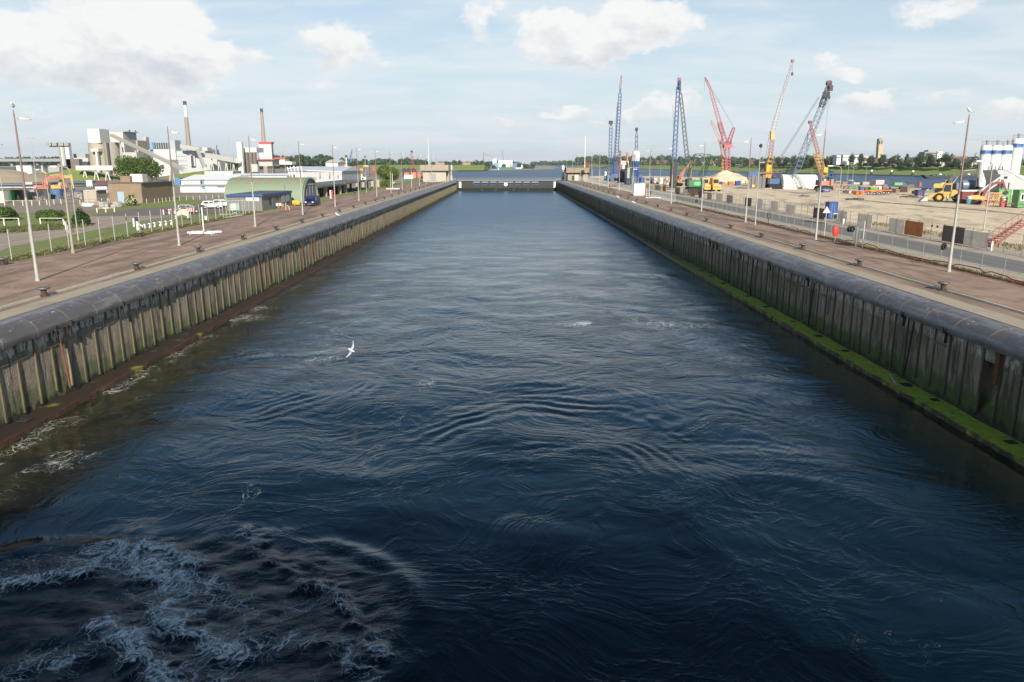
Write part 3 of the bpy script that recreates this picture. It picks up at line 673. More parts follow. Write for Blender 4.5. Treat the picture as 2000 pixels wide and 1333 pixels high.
# bollards
bol = thing('mooring_bollard', '', 'bollard', (0, 0, 0), 0, 'cast iron bollards along the chamber')
MB().lathe((0, 0, 0), [(.34, 0), (.34, .05), (.19, .09), (.16, .30), (.19, .42)], 20).build('bollard_base', M((.07, .045, .032), .8, .2, .4, 5, .5), bol, True)
MB().lathe((0, 0, 0), [(.19, .42), (.36, .47), (.40, .53), (.38, .58), (.20, .61), (0, .62)], 20).build('bollard_cap', M((.13, .13, .13), .5, .3, .3, 4, .3), bol, True)
bp = tree_of(bol); first = True
def put_bol(x, y, lab, rz=0):
    global first
    if first: bol.location = (x, y, QZ); bol['label'] = lab; first = False
    else: clone(bol, (x, y, QZ + .005), rz, lab, bp)
for k in range(28):
    put_bol(-30.0, 48.6 + 12.55 * k, 'black iron bollard on the plant-side quay edge, %s from the near end' % ORD[k])
for k in range(28):
    put_bol(29.35, 50.6 + 12.55 * k, 'black iron bollard on the building-site quay edge, %s from the near end' % ORD[k])
for k, (u, v) in enumerate([(6, 518), (274, 463.5), (652.7, 386.5), (692.6, 379.5), (723, 372.5), (749, 368)]):
    g = G(u, v); put_bol(g.x, g.y, 'black iron bollard standing back beside the plant-side fence line, %s from the near end' % ORD[k])
# low guard rail between the bollards: a pale bar on the pavers
def rail(x, label, off):
    root = thing('guard_kerb', label, 'kerb rail', (x, 200, QZ))
    y = off - 12.55
    rr = random.Random(int(off))
    while y < 396:
        a, b = y + .55, y + 12.0
        if b > 20:
            mb = MB(); n = 6
            xs = [rr.uniform(-.03, .03) for _ in range(n + 1)]
            for i in range(n):
                y0, y1 = a + (b - a) * i / n - 200, a + (b - a) * (i + 1) / n - 200
                mb.hexa([(xs[i] - .07, y0, 0), (xs[i] + .07, y0, 0), (xs[i + 1] + .07, y1, 0), (xs[i + 1] - .07, y1, 0), (xs[i] - .06, y0, .13), (xs[i] + .06, y0, .13), (xs[i + 1] + .06, y1, .13), (xs[i + 1] - .06, y1, .13)])
            mb.build('kerb_bar', M((.52, .48, .40), .7, 0, .3, 2, .3), root)
        y += 12.55
rail(-30.0, 'thin pale kerb rail laid between the bollards of the plant-side quay', 48.6)
rail(29.35, 'thin pale kerb rail laid between the bollards of the building-site quay', 50.6)
def patch(name, lab, x, y, w, d, mt):
    mb = MB(); mb.cb(x, y, QZ + .012, w, d, .012); tag(mb.build(name, mt), lab, 'cover')
rr = random.Random(11)
for k, (x, y) in enumerate([(27.55, 41.0), (27.6, 47.3), (27.5, 53.0), (27.6, 36.4)]):
    patch('drain_cover', 'small dark drain cover in the building-site coping, %s from the near end' % ORD[k], x, y, .35, .22, BLACK)
# lamp posts: tall pole, short arm over the quay, flat lamp head, finial
def lamp(h=12.0, s=1):
    t = thing('lamp_post', '', 'lamp post', (0, 0, 0), 0, 'tall lamp posts along the chamber')
    MB().lathe((0, 0, 0), [(.17, 0), (.17, .12), (.125, .2), (.12, 1.2), (.105, 1.25), (.085, 6.0)], 12).build('lower_pole', POLEG, t, True)
    MB().lathe((0, 0, 0), [(.083, 6.0), (.05, h - .6), (.05, h - .35), (.025, h)], 10).build('upper_pole', POLER, t, True)
    MB().tube((0, 0, h - .62), (s * .45, 0, h - .56), .035, .03, 6).build('arm', POLEG, t)
    hd = MB(); hd.hexa([(s * .40, -.13, h - .63), (s * 1.15, -.10, h - .68), (s * 1.15, .10, h - .68), (s * .40, .13, h - .63),
                        (s * .40, -.11, h - .46), (s * 1.05, -.06, h - .60), (s * 1.05, .06, h - .60), (s * .40, .11, h - .46)])
    o = hd.build('lamp_head', LHEAD, t); MB().box(-.3, .3, -.08, .08, -.02, 0).build('lens', M((.5, .5, .45), .3), o, loc=(s * .78, 0, h - .67))
    return t
lpL = lamp(12.0, 1); lpp = tree_of(lpL)
for k in range(14):
    y = 55.2 + 24.5 * k; lab = 'tall thin lamp post on the plant-side quay, %s from the near end' % ORD[k]
    if k == 0: lpL.location = (-34.4, y, QZ); lpL['label'] = lab
    else: clone(lpL, (-34.4, y, QZ), 0, lab, lpp)
lpR = lamp(12.0, -1); lrp = tree_of(lpR)
for k in range(13):
    y = 59.7 + 26.0 * k; lab = 'tall thin lamp post on the building-site quay, %s from the near end' % ORD[k]
    if k == 0: lpR.location = (34.9, y, QZ); lpR['label'] = lab
    else: clone(lpR, (34.6, y, QZ), 0, lab, lrp)
# masts with a ball, camera or floodlights on top
def mast(u, v, vt, lab, z=QZ, top='ball', r=.07, mat_=None, name='mast', w=0):
    g = G(u, v, z); t = thing(name, lab, 'mast', g)
    lo, hi = 0, 120
    for _ in range(40):
        m_ = (lo + hi) / 2; q = P(u, vt, g.y).z - g.z
        lo = hi = q; break
    h = q; mt = mat_ or POLEG
    MB().lathe((0, 0, 0), [(r * 1.5, 0), (r * 1.4, .4), (r, .5), (r * .55, h)], 10).build('pole', mt, t, True)
    if top == 'ball': MB().lathe((0, 0, h), [(0, -.25), (.22, -.1), (.25, .1), (.12, .3), (0, .34)], 10).build('camera_dome', DARK, t, True)
    if top == 'flood':
        MB().box(-.9, .9, -.05, .05, h - .2, h - .1).build('crossbar', DARK, t)
        for x in (-.8, -.3, .3, .8):
            mb = MB(); mb.cb(x, -.1, h - .12, .42, .28, .3); mb.build('floodlight', STEEL, t)
    if top == 'twin':
        MB().box(-1.2, 1.2, -.04, .04, h - .1, h).build('crossbar', POLEG, t)
        for x in (-1.1, 1.1): MB().cb(x, 0, h - .22, .8, .4, .16).build('lamp_head', GREY, t)
    if top == 'arm' or top == 'armr':
        s = -1 if top == 'arm' else 1
        L = w or 1.6
        pts = [(0, 0, h), (s * L * .15, 0, h + .3), (s * L * .5, 0, h + .42), (s * L * .75, 0, h + .42)]
        MB().path(pts, .05).build('curved_arm', POLEG, t)
        MB().cb(s * L * .9, 0, h + .34, L * .4, .26, .14).build('lamp_head', WHITE, t)
    return t
mast(143, 495, 283, 'floodlight mast with dark cross head beside the near fence', top='flood', r=.11, mat_=M((.30, .26, .21), .8, 0, .3, 1.5, .2, .5))
mast(153.5, 470.6, 333, 'slim curved street lamp behind the floodlight mast', top='arm', r=.06, name='street_lamp', w=1.8)
mast(716, 377.5, 307, 'slim mast with dark camera dome beside the canopy', r=.08, name='camera_mast')
mast(1474.8, 440, 286, 'slim mast with dark camera dome on the building-site quay', r=.08, name='camera_mast')
mast(1921, 450.5, 322, 'curved street lamp at the edge of the sandy bank beside the silos', z=5.7, top='arm', r=.08, name='street_lamp', w=1.9)
mast(1634, 432, 330, 'curved street lamp behind the blue box on the bank', z=5.4, top='arm', r=.07, name='street_lamp', w=1.9)
mast(97.5, 403, 336, 'street lamp between the white and the blue container', top='arm', r=.08, name='street_lamp', w=1.6)
mast(75, 392, 343, 'short street lamp in front of the white container', top='arm', r=.07, name='street_lamp', w=1.4)
mast(8, 395, 282, 'double-headed lamp mast rising behind the green container', top='twin', r=.1)
mast(72, 360, 269, 'double-headed lamp mast among the containers', top='twin', r=.13)
mast(452, 347, 268, 'double-headed lamp mast in front of the pale grey factory', top='twin', r=.17)
mast(558, 342, 284, 'double-headed lamp mast behind the arched hangar', top='twin', r=.17)
mast(533, 345, 310, 'thin bare mast between the two chimneys block and the hangar', top='', r=.12)
mast(838, 350, 268, 'very tall thin aerial mast beside the plant-side gate building', top='', r=.13, mat_=WHITE)
mast(1141.5, 351, 267, 'very tall white aerial mast beside the site-side gate building', top='', r=.22, mat_=WHITE)
for k, (u, v, vt) in enumerate([(844, 346, 290), (856, 347, 296), (1118, 349, 300), (1128, 350, 305), (1155, 350, 296), (1170, 352, 297), (1106, 348, 311), (866, 347, 314)]):
    mast(u, v, vt, 'thin distant lamp mast near the far gate, %s in the row' % ORD[k], top='twin' if k % 2 else '', r=.09)
for k, (u, v, vt, kd) in enumerate([(1268, 352, 285, 'twin'), (1290, 345, 296, ''), (1654, 362, 322, 'twin'), (1664, 363, 318, 'twin'), (1690, 358, 325, 'twin'), (1585, 352, 330, ''), (1440, 345, 322, 'twin'), (1236, 372, 327, 'twin')]):
    mast(u, v, vt, 'thin work-light mast on the building site, %s of the scattered ones' % ORD[k], z=PZ, top=kd, r=.07)

# fences
WIRE = M((.24, .25, .24), .6, .3, .1); PGREEN = M((.22, .24, .22), .7, 0, .2)
def fence(name, lab, x, y0, y1, step, h, rpost, nw, pmat, wmat=None, z=QZ, sq=False, rw=.009, coll=None):
    root = thing(name, lab, 'fence', (x, (y0 + y1) / 2, z)); c = (y0 + y1) / 2
    n = int((y1 - y0) / step) + 1; rest = MB(); rr = random.Random(int(x * 10))
    for k in range(n):
        y = y0 + k * step - c; mb = MB() if k < 100 else rest; j = rr.uniform(-.03, .03)
        if sq: mb.hexa([(-rpost, y - rpost, 0), (rpost, y - rpost, 0), (rpost, y + rpost, 0), (-rpost, y + rpost, 0), (-rpost + j, y - rpost, h), (rpost + j, y - rpost, h), (rpost + j, y + rpost, h), (-rpost + j, y + rpost, h)])
        else: mb.tube((0, y, 0), (j, y, h), rpost, rpost, 6)
        if k < 100: mb.build('fence_post', pmat, root)
    if rest.v: tag(rest.build('far_fence_post', pmat, root), kind='stuff')
    W = MB()
    for k in range(nw):
        zz = .12 + (h - .2) * k / max(1, nw - 1)
        W.tube((0, y0 - c, zz), (0, y1 - c, zz), rw, rw, 4)
    W.build('fence_wire', wmat or WIRE, root)
    return root
fence('wire_fence', 'tall wire fence with thin concrete posts along the plant-side quay', -43.75, 46, 134, 3.0, 2.75, .042, 9, M((.33, .33, .30), .8, 0, .15, 2, .2), sq=True)
fence('wire_fence', 'thin wire fence with red hoses at its foot beside the service road', 36.35, 44, 166, 2.8, 2.0, .03, 7, PGREEN)
fence('bar_fence', 'long pale bar fence running to the far gate on the building-site quay', 36.35, 168, 392, 1.1, 2.05, .035, 5, M((.42, .41, .38), .7, 0, .1), rw=.012)
# fence with hoarding panels along the sandy bank
pr = thing('panel_fence', 'wire fence with grey, brown and black screens along the sandy bank', 'fence', (47.7, 120, QZ))
for k in range(110):
    y = 60 + 2.6 * k - 120
    if k < 100: MB().tube((0, y, 0), (0, y, 1.95), .035, .035, 6).build('fence_post', M((.17, .18, .19), .6, .3, .1), pr)
W = MB()
for zz in (.1, .95, 1.9): W.tube((0, -62, zz), (0, 210, zz), .014, .014, 4)
W.build('fence_wire', WIRE, pr)
def screen(col):
    m, N, b = new_mat('screen_cloth'); co = N.n('ShaderNodeTexCoord').outputs['Object']; c_ = N.mix(N.noise(co, 1.2, 5, .65), tuple(q * .8 for q in col), tuple(q * 1.15 for q in col)); N.put(b.inputs['Base Color'], c_); b.inputs['Roughness'].default_value = .85
    tr = N.n('ShaderNodeBsdfTranslucent'); N.put(tr.inputs[0], c_); mx = N.n('ShaderNodeMixShader'); mx.inputs[0].default_value = .6; out = [n for n in m.node_tree.nodes if n.type == 'OUTPUT_MATERIAL'][0]
    N.put(mx.inputs[1], b.outputs[0]); N.put(mx.inputs[2], tr.outputs[0]); N.put(out.inputs[0], mx.outputs[0]); return m
pl_, pd_, pb_, pm_ = screen((.80, .76, .70)), screen((.28, .235, .21)), screen((.60, .33, .15)), screen((.55, .49, .44))
for (u0, u1, mt) in [(1884, 1930, pl_), (1843, 1885, pd_), (1769, 1804.5, pb_), (1738, 1768, pl_), (1677, 1705, pl_), (1634, 1656, pl_), (1590, 1612, pd_), (1536, 1553, pl_),
                     (1506, 1521, pl_), (1480, 1491, pl_), (1456, 1468, pd_), (1420, 1432, pm_), (1400, 1411, pl_), (1382, 1391, pm_), (1365, 1373, pd_), (1350, 1358, pb_),
                     (1335, 1343, pl_), (1319, 1329, pm_), (1295, 1301, pb_), (1280, 1291, pm_), (1262, 1268, pl_), (1246, 1251, pm_)]:
    ya, yb = Yu(47.7, u1, 5.9) - 120, Yu(47.7, u0, 5.9) - 120; mb = MB(); h = random.uniform(1.62, 1.85)
    mb.hexa([(-.06, ya, .12), (-.02, ya, .12), (-.02, yb, .12), (-.06, yb, .12), (-.06, ya, h), (-.02, ya, h), (-.02, yb, h), (-.06, yb, h)]); mb.build('screen_panel', mt, pr)
for (u, v) in ((1824, 440), (1834.5, 441.5)):
    y = Yu(47.7, u, 6.8) - 120; mb = MB(); mb.box(-.12, -.06, y - .13, y + .13, 1.42, 1.66); mb.build('black_tag', BLACK, pr)
# red hoses
for j, (zz, amp, dx) in enumerate(((.06, .0, -.16), (.22, .16, -.08))):
    mb = MB(); pts = []; y = 44
    while y < 150:
        pts.append((36.3 + dx + .05 * math.sin(y * .9), y, QZ + zz + (.5 * (1 + math.sin(y * .33 + 1)) * .26 * (1 if (y * 7) % 29 < 20 else .2) if j else .02))); y += .7
    mb.path(pts, .045, 5)
    tag(mb.build('hose', M((.36, .02, .02), .5)), ('straight' if j == 0 else 'sagging wavy') + ' dark red hose along the foot of the fence', 'hose')
def post_thing(name, lab, cat, u, v, build, z=QZ):
    g = G(u, v, z); t = thing(name, lab, cat, g); build(t, g); return t
def lifebox(t, g):
    MB().tube((0, 0, 0), (0, 0, 1.0), .05, .05, 8).build('post', GREY, t)
    mb = MB(); mb.lathe((0, 0, 1.3), [(0, -.52), (.26, -.48), (.33, -.3), (.33, .3), (.26, .48), (0, .52)], 12); o = mb.build('red_case', RED, t, True); o.scale = (1, .5, 1)
post_thing('lifebuoy_case', 'red lifebuoy case on a post at the wire fence', 'lifebuoy case', 1630, 476, lifebox)
def disc(t, g):
    MB().tube((0, 0, 0), (0, 0, 2.1), .05, .05, 8).build('post', GREY, t)
    mb = MB(); mb.lathe((0, 0, 1.15), [(0, -.03), (.74, -.03), (.76, 0), (.74, .03), (0, .03)], 28, 'y'); o = mb.build('sign_plate', M((.13, .135, .14), .6), t); o.rotation_euler = (0, 0, R(38))
post_thing('round_sign', 'large round grey sign seen from behind at the fence', 'sign', 1671, 482, disc)
def tri(t, g):
    MB().tube((0, 0, 0), (0, 0, 3.5), .04, .04, 8).build('post', LGREY, t)
    MB().prism([(-.45, 2.85), (.45, 2.85), (0, 3.6)], 'y', -.05, -.02).build('sign_plate', M((.5, .5, .48), .5), t)
post_thing('triangular_sign', 'pale triangular road sign seen from behind on its post', 'sign', 1609.5, 465, tri)
def bxs(t, g):
    MB().tube((0, 0, 0), (0, 0, 1.5), .05, .05, 8).build('post', DARK, t); MB().cb(0, -.12, .95, .42, .22, .85).build('control_box', M((.05, .045, .04), .6), t)
post_thing('control_cabinet', 'dark control box on a post at the wire fence', 'control box', 1500, 441, bxs)
post_thing('control_cabinet', 'dark control box on a post where the bar fence begins', 'control box', 1270, 387, bxs)
def tyre(u, v, r, lab):
    Y = Yu(36.1, u, 6.4); q = P(u, v, Y); mb = MB()
    mb.lathe((0, 0, 0), [(r * .5, -.08), (r * .9, -.1), (r, 0), (r * .9, .1), (r * .5, .08), (r * .5, -.08)], 18, 'y', False); o = mb.build('hanging_tyre', RUBBER, None, True); o.location = q; o.rotation_euler = (0, 0, R(30)); tag(o, lab, 'tyre')
    MB().tube((0, 0, r), (0, 0, r + .4), .012, .012, 4).build('rope', DARK, o)
tyre(1659, 448, .32, 'first of two black tyres hanging on the fence between the red case and round sign')
tyre(1665.5, 448, .32, 'second of two black tyres, the one touching the round grey sign')
tyre(1843.5, 482, .30, 'lone black tyre hanging on the fence in front of the black screen')
tyre(1360.5, 393, .32, 'lone black tyre hanging on the wire fence far along the quay')
for k, (u, v, h, lab) in enumerate([(1936, 491, 1.0, 'short white marker post near the red stairs'), (1647, 439.5, .85, 'short white marker post behind the blue box'), (1480, 403, .8, 'short white marker post beside the black screen'),
                               (1408, 385, .8, 'short white marker post on the sandy bank beyond'), (262, 443, 1.1, 'short white stake in the grass near the plant-side track')]):
    g = G(u, v, 5.33); mb = MB(); mb.hexa([(g.x - .1, g.y - .06, g.z), (g.x + .1, g.y - .06, g.z), (g.x + .1, g.y + .06, g.z), (g.x - .1, g.y + .06, g.z), (g.x - .09, g.y - .05, g.z + h), (g.x + .11, g.y - .05, g.z + h), (g.x + .11, g.y + .05, g.z + h), (g.x - .09, g.y + .05, g.z + h)])
    tag(mb.build('marker_post', WHITE), lab, 'post')
g = G(1684, 485); mb = MB(); mb.tube(g, g + Vector((0, 0, 2.7)), .045, .045, 8); tag(mb.build('pole', LGREY), 'pale bare pole standing beside the round grey sign', 'pole')
# white tank box near the fence, concrete barrier
t = thing('site_tank', 'white square tank with green stencil and blue lid on the quay', 'tank', G(1247, 383))
MB().cb(0, 0, .18, 2.9, 2.4, 3.0).build('tank_body', M((.72, .73, .70), .45, 0, .06, 1, 0, .3), t, bevel=.08); MB().cb(-.3, 0, 3.18, .7, .7, .55).build('lid', BLUE, t)
MB().cb(0, 0, 0, 3.0, 2.2, .18).build('skid', GREY, t); MB().cb(1.75, .2, .2, .6, 1.2, 1.6).build('red_drum', RED, t)
mb = MB(); 
for x, z, w, h in ((-.15, 1.3, .12, .9), (-.15, 2.1, .5, .12), (.2, 1.9, .12, .5), (0, 1.3, .5, .1)): mb.box(x - w / 2, x + w / 2, -1.215, -1.205, z, z + h)
mb.build('stencil', M((.03, .3, .2), .5), t)
t = thing('traffic_barrier', 'low white barrier lying at the start of the wire fence', 'barrier', G(1276, 388), R(-8))
MB().cb(0, 0, .1, 3.6, .3, .22).build('barrier_beam', WHITE, t); MB().cb(-1.5, 0, 0, .3, .5, .1).build('foot', GREY, t); MB().cb(1.5, 0, 0, .3, .5, .1).build('foot', GREY, t)
# red stairs
t = thing('site_stairs', 'red steel stairs with handrails climbing the sandy bank', 'stairs', (0, 0, 0)); a = G(1936, 484, QZ); b = P(2012, 432, a.y + 4); c2 = Vector((.0, 1.3, 0))
REDL = M((.30, .09, .07), .6, 0, .2)
for off, nm in ((Vector((0, 0, 0)), 'stringer'), (c2, 'stringer')): MB().tube(a + off, b + off, .11, .11, 5).build(nm, REDL, t)
for off in (Vector((0, 0, .95)), c2 + Vector((0, 0, .95))): MB().tube(a + off, b + off, .035, .035, 5).build('handrail', REDL, t)
mb = MB(); mr = MB()
for k in range(12):
    q = a.lerp(b, (k + .5) / 12); mb.box(q.x - .16, q.x + .16, q.y + .08, q.y + 1.22, q.z + .02, q.z + .06)
    if k % 2 == 0:
        for o_ in (Vector((0, 0, 0)), c2): mr.tube(q + o_, q + o_ + Vector((0, 0, .95)), .025, .025, 4)
mb.build('tread', REDL, t); mr.build('baluster', REDL, t)

# ------------------------------------------------------------------ lock gate and the buildings beside it
GY = 397.0
def pz(v, Y=GY, u=993): return P(u, v, Y).z
def px(u, v, Y=GY): return P(u, v, Y).x
gt = thing('lock_gate', 'dark steel rolling lock gate closing the far end of the chamber', 'lock gate', (-.6, GY, 0)); ox = .6
GD = M((.020, .022, .025), .6, .2, .2, .5, 0, .3); x0, x1 = WL + ox, WR + ox
zt, zb, zs = pz(353), pz(367.5), pz(356)
mb = MB(); w0, w1 = px(923, 358) + ox, px(1053, 358) + ox; n = 8; zw0, zw1 = pz(362), pz(355.3)
mb.box(x0, x1, 0, 2, zb, zw0); mb.box(x0, x1, 0, 2, zw1, zt); mb.box(x0, w0, 0, 2, zw0, zw1); mb.box(w1, x1, 0, 2, zw0, zw1)
for k in range(1, n):
    xx = w0 + (w1 - w0) * k / n; mb.box(xx - .45, xx + .45, 0, 2, zw0, zw1)
mb.build('gate_body', GD, gt)
for k in range(n):
    a_, b_ = w0 + (w1 - w0) * k / n + .45, w0 + (w1 - w0) * (k + 1) / n - .45
    MB().box(a_, b_, .9, 1.0, zw0, zw1).build('recess', M((.02, .04, .08), .4), gt); MB().box(a_, b_, -.1, .9, zw1 - .45, zw1 - .02).build('recess_beam', M((.25, .30, .36), .6), gt)
MB().box(x0, x1, -.05, 2.1, -1.5, zb).build('gate_foot', M((.012, .017, .005), .9, 0, .4, .5), gt)
MB().box(x0 + .4, x1 - .3, -.5, 2.6, zt, zt + .28).build('walkway', M((.34, .31, .28), .7, 0, .15, .5), gt)
mb = MB(); k = 0; x = x0 + .5
while x < x1 - .3: mb.box(x, x + .14, -.5, -.42, zt + .28, zt + 1.35); x += .72
mb.box(x0 + .4, x1 - .3, -.52, -.42, zt + 1.35, zt + 1.45); mb.box(x0 + .4, x1 - .3, -.52, -.42, zt + .75, zt + .82); mb.build('railing', M((.16, .16, .16), .6), gt)
mb = MB(); mb.lathe(((px(988, 360)) + ox, -.12, pz(360.3)), [(0, -.05), (.95, -.05), (.95, .05), (0, .05)], 24, 'y'); mb.build('round_mark', WHITE, gt)
for u in (898.7, 1083.4): MB().cb(px(u, 360) + ox, -.3, pz(367), 1.15, .5, pz(355.5) - pz(367)).build('white_stripe', M((.8, .8, .78), .5), gt)
for k in range(4): MB().cb(-13 + 7.2 * k + (2 if k > 1 else 0), -.15, .2, .8, .3, .9).build('guide_block', DARK, gt)
BEI = M((.30, .255, .195), .85, 0, .10, .5, .3, .3); BEI2 = M((.39, .355, .29), .85, 0, .10, .5, .3, .35)
def bbox(mb, u0, u1, vb, vt, Y, dep):        # box whose front face fills u0..u1, vb..vt on the plane y = Y
    a, b = P((u0), vb, Y), P(u1, vt, Y); a2, b2 = P(u0, (vb + vt) / 2, Y), P(u1, (vb + vt) / 2, Y)
    return a2.x, b2.x, a.z, b.z
def pbox(name, mt, root, u0, u1, vb, vt, Y, dep, rel=True, bevel=0):
    x0, x1, z0, z1 = bbox(None, u0, u1, vb, vt, Y, dep); o = root.location if root else Vector()
    return MB().box(x0 - o.x, x1 - o.x, Y - o.y, Y + dep - o.y, z0 - o.z, z1 - o.z).build(name, mt, root, bevel=bevel)
def bthing(name, lab, cat, u0, u1, v, Y, z=QZ, group=None):
    return thing(name, lab, cat, (P((u0 + u1) / 2, v, Y).x, Y, z), 0, group)
t = bthing('gate_building', 'beige concrete gate building with grey double door on the plant side', 'building', 825, 878, 354, 364)
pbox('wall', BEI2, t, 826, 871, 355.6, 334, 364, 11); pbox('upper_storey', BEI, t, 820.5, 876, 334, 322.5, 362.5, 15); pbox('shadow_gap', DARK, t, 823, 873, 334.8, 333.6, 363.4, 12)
for u in (841, 846.4): pbox('door', GREY, t, u, u + 5, 353.5, 339.5, 363.85, .2)
pbox('annex', BEI, t, 871.2, 877.5, 355, 327, 368, 6)
t = bthing('gate_building', 'low beige concrete gate building with dark strip on the site side', 'building', 1107, 1154, 352, 384)
pbox('wall', BEI, t, 1109, 1150, 353.8, 340.5, 384, 10); pbox('upper_storey', M((.26, .20, .14), .85, 0, .1, .5, .3, .3), t, 1106, 1155, 338, 328, 382.5, 13); pbox('window_strip', DARK, t, 1107.5, 1152, 340.6, 337.9, 383.7, 10)
pbox('door', WHITE, t, 1124, 1129, 352.8, 342.5, 383.8, .3); pbox('door', DARK, t, 1117, 1121, 352.8, 344, 383.8, .3)
mb = MB(); q = P(1148, 328, 392); mb.tube((q.x, 392, q.z), (q.x, 392, P(1148, 317, 392).z), .8, .8, 14); tag(mb.build('rusty_pipe_pile', M((.30, .12, .05), .8, 0, .3, 1)), 'rust-brown vertical pipe rising behind the site-side gate building', 'pipe')
for (u, lab) in ((1099.5, 'white signal beacon beside the gate on the site side'), (881.5, 'white signal beacon beside the gate on the plant side')):
    g = G(u, 352.5); t = thing('signal_beacon', lab, 'beacon', g)
    MB().lathe((0, 0, 0), [(.75, 0), (.7, 2.2), (.35, 2.5), (.28, 5.2)], 12).build('column', BEI2, t, True); MB().lathe((0, 0, 0), [(.28, 5.2), (.65, 5.4), (.7, 6.6), (.5, 7.3), (0, 7.7)], 12).build('lantern', WHITE, t, True)
for s, x, lab in ((-1, WL - 6, 'pale railing at the plant-side end of the lock gate'), (1, WR + 5, 'pale railing at the site-side end of the lock gate')):
    t = thing('guard_railing', lab, 'railing', (x, 392, QZ)); mb = MB()
    for k in range(14): mb.tube((s * (k * .8 - 6), 0, 0), (s * (k * .8 - 6), 0, 1.2), .05, .05, 5)
    for zz in (.6, 1.2): mb.tube((-6, 0, zz), (6, 0, zz), .05, .05, 5)
    mb.build('railing_bars', LGREY, t)

# ------------------------------------------------------------------ gulls
def gull_body(scale=1):
    mb = MB(); prof = [(0, -.20), (.035, -.17), (.05, -.08), (.075, 0), (.07, .08), (.045, .14), (.042, .17), (.045, .20), (.03, .235), (.008, .25), (.004, .28), (0, .285)]
    i = len(mb.v); n = 10
    for (r, y) in prof:
        zc = 0 if y < .08 else .03 * (y - .08) / .1
        for k in range(n):
            a = 2 * math.pi * k / n; mb.v.append((r * math.cos(a) * scale, y * scale, (r * math.sin(a) + zc) * scale))
    for j in range(len(prof) - 1):
        for k in range(n): mb.f.append((j * n + k, j * n + (k + 1) % n, (j + 1) * n + (k + 1) % n, (j + 1) * n + k)); mb.mi.append(0)
    return mb
GW = M((.80, .80, .78), .6, 0, .03); GG = M((.38, .40, .43), .7, 0, .08)
def flying_gull(lab, loc, rot, s=1.0):
    t = thing('seagull', lab, 'gull', loc); t.rotation_euler = rot
    gull_body(s).build('body', GW, t, True)
    for d in (-1, 1):
        mb = MB(); pts = [(0, .07, -.05, .03), (.22, .10, -.05, .08), (.42, .03, -.06, .07), (.62, -.10, -.14, .03)]
        for (x0, f0, b0, z0), (x1, f1, b1, z1) in zip(pts, pts[1:]):
            c = [(d * x0 * s, b0 * s, (z0 - .006) * s), (d * x1 * s, b1 * s, (z1 - .006) * s), (d * x1 * s, f1 * s, (z1 - .006) * s), (d * x0 * s, f0 * s, (z0 - .006) * s),
                 (d * x0 * s, b0 * s, (z0 + .008) * s), (d * x1 * s, b1 * s, (z1 + .006) * s), (d * x1 * s, f1 * s, (z1 + .006) * s), (d * x0 * s, f0 * s, (z0 + .012) * s)]
            mb.hexa(c)
        mb.build('wing', GG, t)
def perched_gull(lab, loc, rz, s=1.25):
    t = thing('seagull', lab, 'gull', loc); t.rotation_euler = (0, 0, rz)
    o = gull_body(s).build('body', GW, t, True); o.rotation_euler = (R(18), 0, 0); o.location = (0, 0, .17 * s)
    w = MB(); w.lathe((0, 0, 0), [(0, -.24), (.05, -.14), (.082, -.02), (.07, .07), (0, .1)], 8, 'y'); w = w.build('folded_wing', GG, t, True); w.rotation_euler = (R(18), 0, 0); w.location = (0, 0, .19 * s); w.scale = (s, s, .8 * s)
    for x in (-.03, .03): MB().tube((x, 0, 0), (x, 0, .13 * s), .007, .007, 5).build('leg', M((.5, .35, .1), .6), t)
flying_gull('grey-winged gull gliding low over the chamber water', P(685, 684, 44), (0, 0, 0), .92)
g_ = [o for o in COL.objects if o.get('label', '').startswith('grey-winged gull')][0]
Rt, Up, Bk = ROT.col[0].copy(), ROT.col[1].copy(), ROT.col[2].copy(); wx_ = (Rt * .42 + Up * .88 + Bk * .25).normalized(); fw = (Rt * .85 - Up * .35 + Bk * .2); fw = (fw - wx_ * fw.dot(wx_)).normalized(); g_.rotation_euler = Matrix((wx_, fw, wx_.cross(fw))).transposed().to_euler()
perched_gull('gull perched on the near lamp post of the plant-side quay', (-34.4, 55.2, QZ + 12.0), R(200), 1.6)
perched_gull('gull perched on the near lamp post of the building-site quay', (34.9, 59.7, QZ + 12.0), R(120), 1.6)
for k, (u, v, z) in enumerate([(1207.5, 387.5, 5.36), (1238, 398.5, 5.36), (660, 423.5, 5.36)]):
    g = G(u, v, z); perched_gull('small gull standing on the coping, %s' % ['farther one on the building-site side', 'nearer one on the building-site side', 'the one on the plant side'][k], g, R(70), 1.9)
# ------------------------------------------------------------------ trees
def mat_leaf(name, dark, light, sc=.35):
    m, N, b = new_mat(name); co = N.n('ShaderNodeTexCoord').outputs['Object']
    c = N.mix(N.ss(N.noise(co, sc, 4, .6), .35, .65), dark, light); c = N.mix(N.ss(N.noise(co, sc * 7, 3, .6), .45, .7, 0, .5), c, tuple(x * 1.5 for x in light))
    N.put(b.inputs['Base Color'], c); b.inputs['Roughness'].default_value = .75; b.inputs['Specular IOR Level'].default_value = .25
    tr = N.n('ShaderNodeBsdfTranslucent'); N.put(tr.inputs[0], N.mix(.5, c, tuple(min(1, x * 1.6) for x in light)))
    mx = N.n('ShaderNodeMixShader'); mx.inputs[0].default_value = .22
    out = [n for n in m.node_tree.nodes if n.type == 'OUTPUT_MATERIAL'][0]
    N.put(mx.inputs[1], b.outputs[0]); N.put(mx.inputs[2], tr.outputs[0]); N.put(out.inputs[0], mx.outputs[0]); return m
LEAFD = mat_leaf('leaf_dark', (.022, .045, .014), (.055, .095, .026)); LEAFM = mat_leaf('leaf_mid', (.035, .065, .016), (.095, .145, .035))
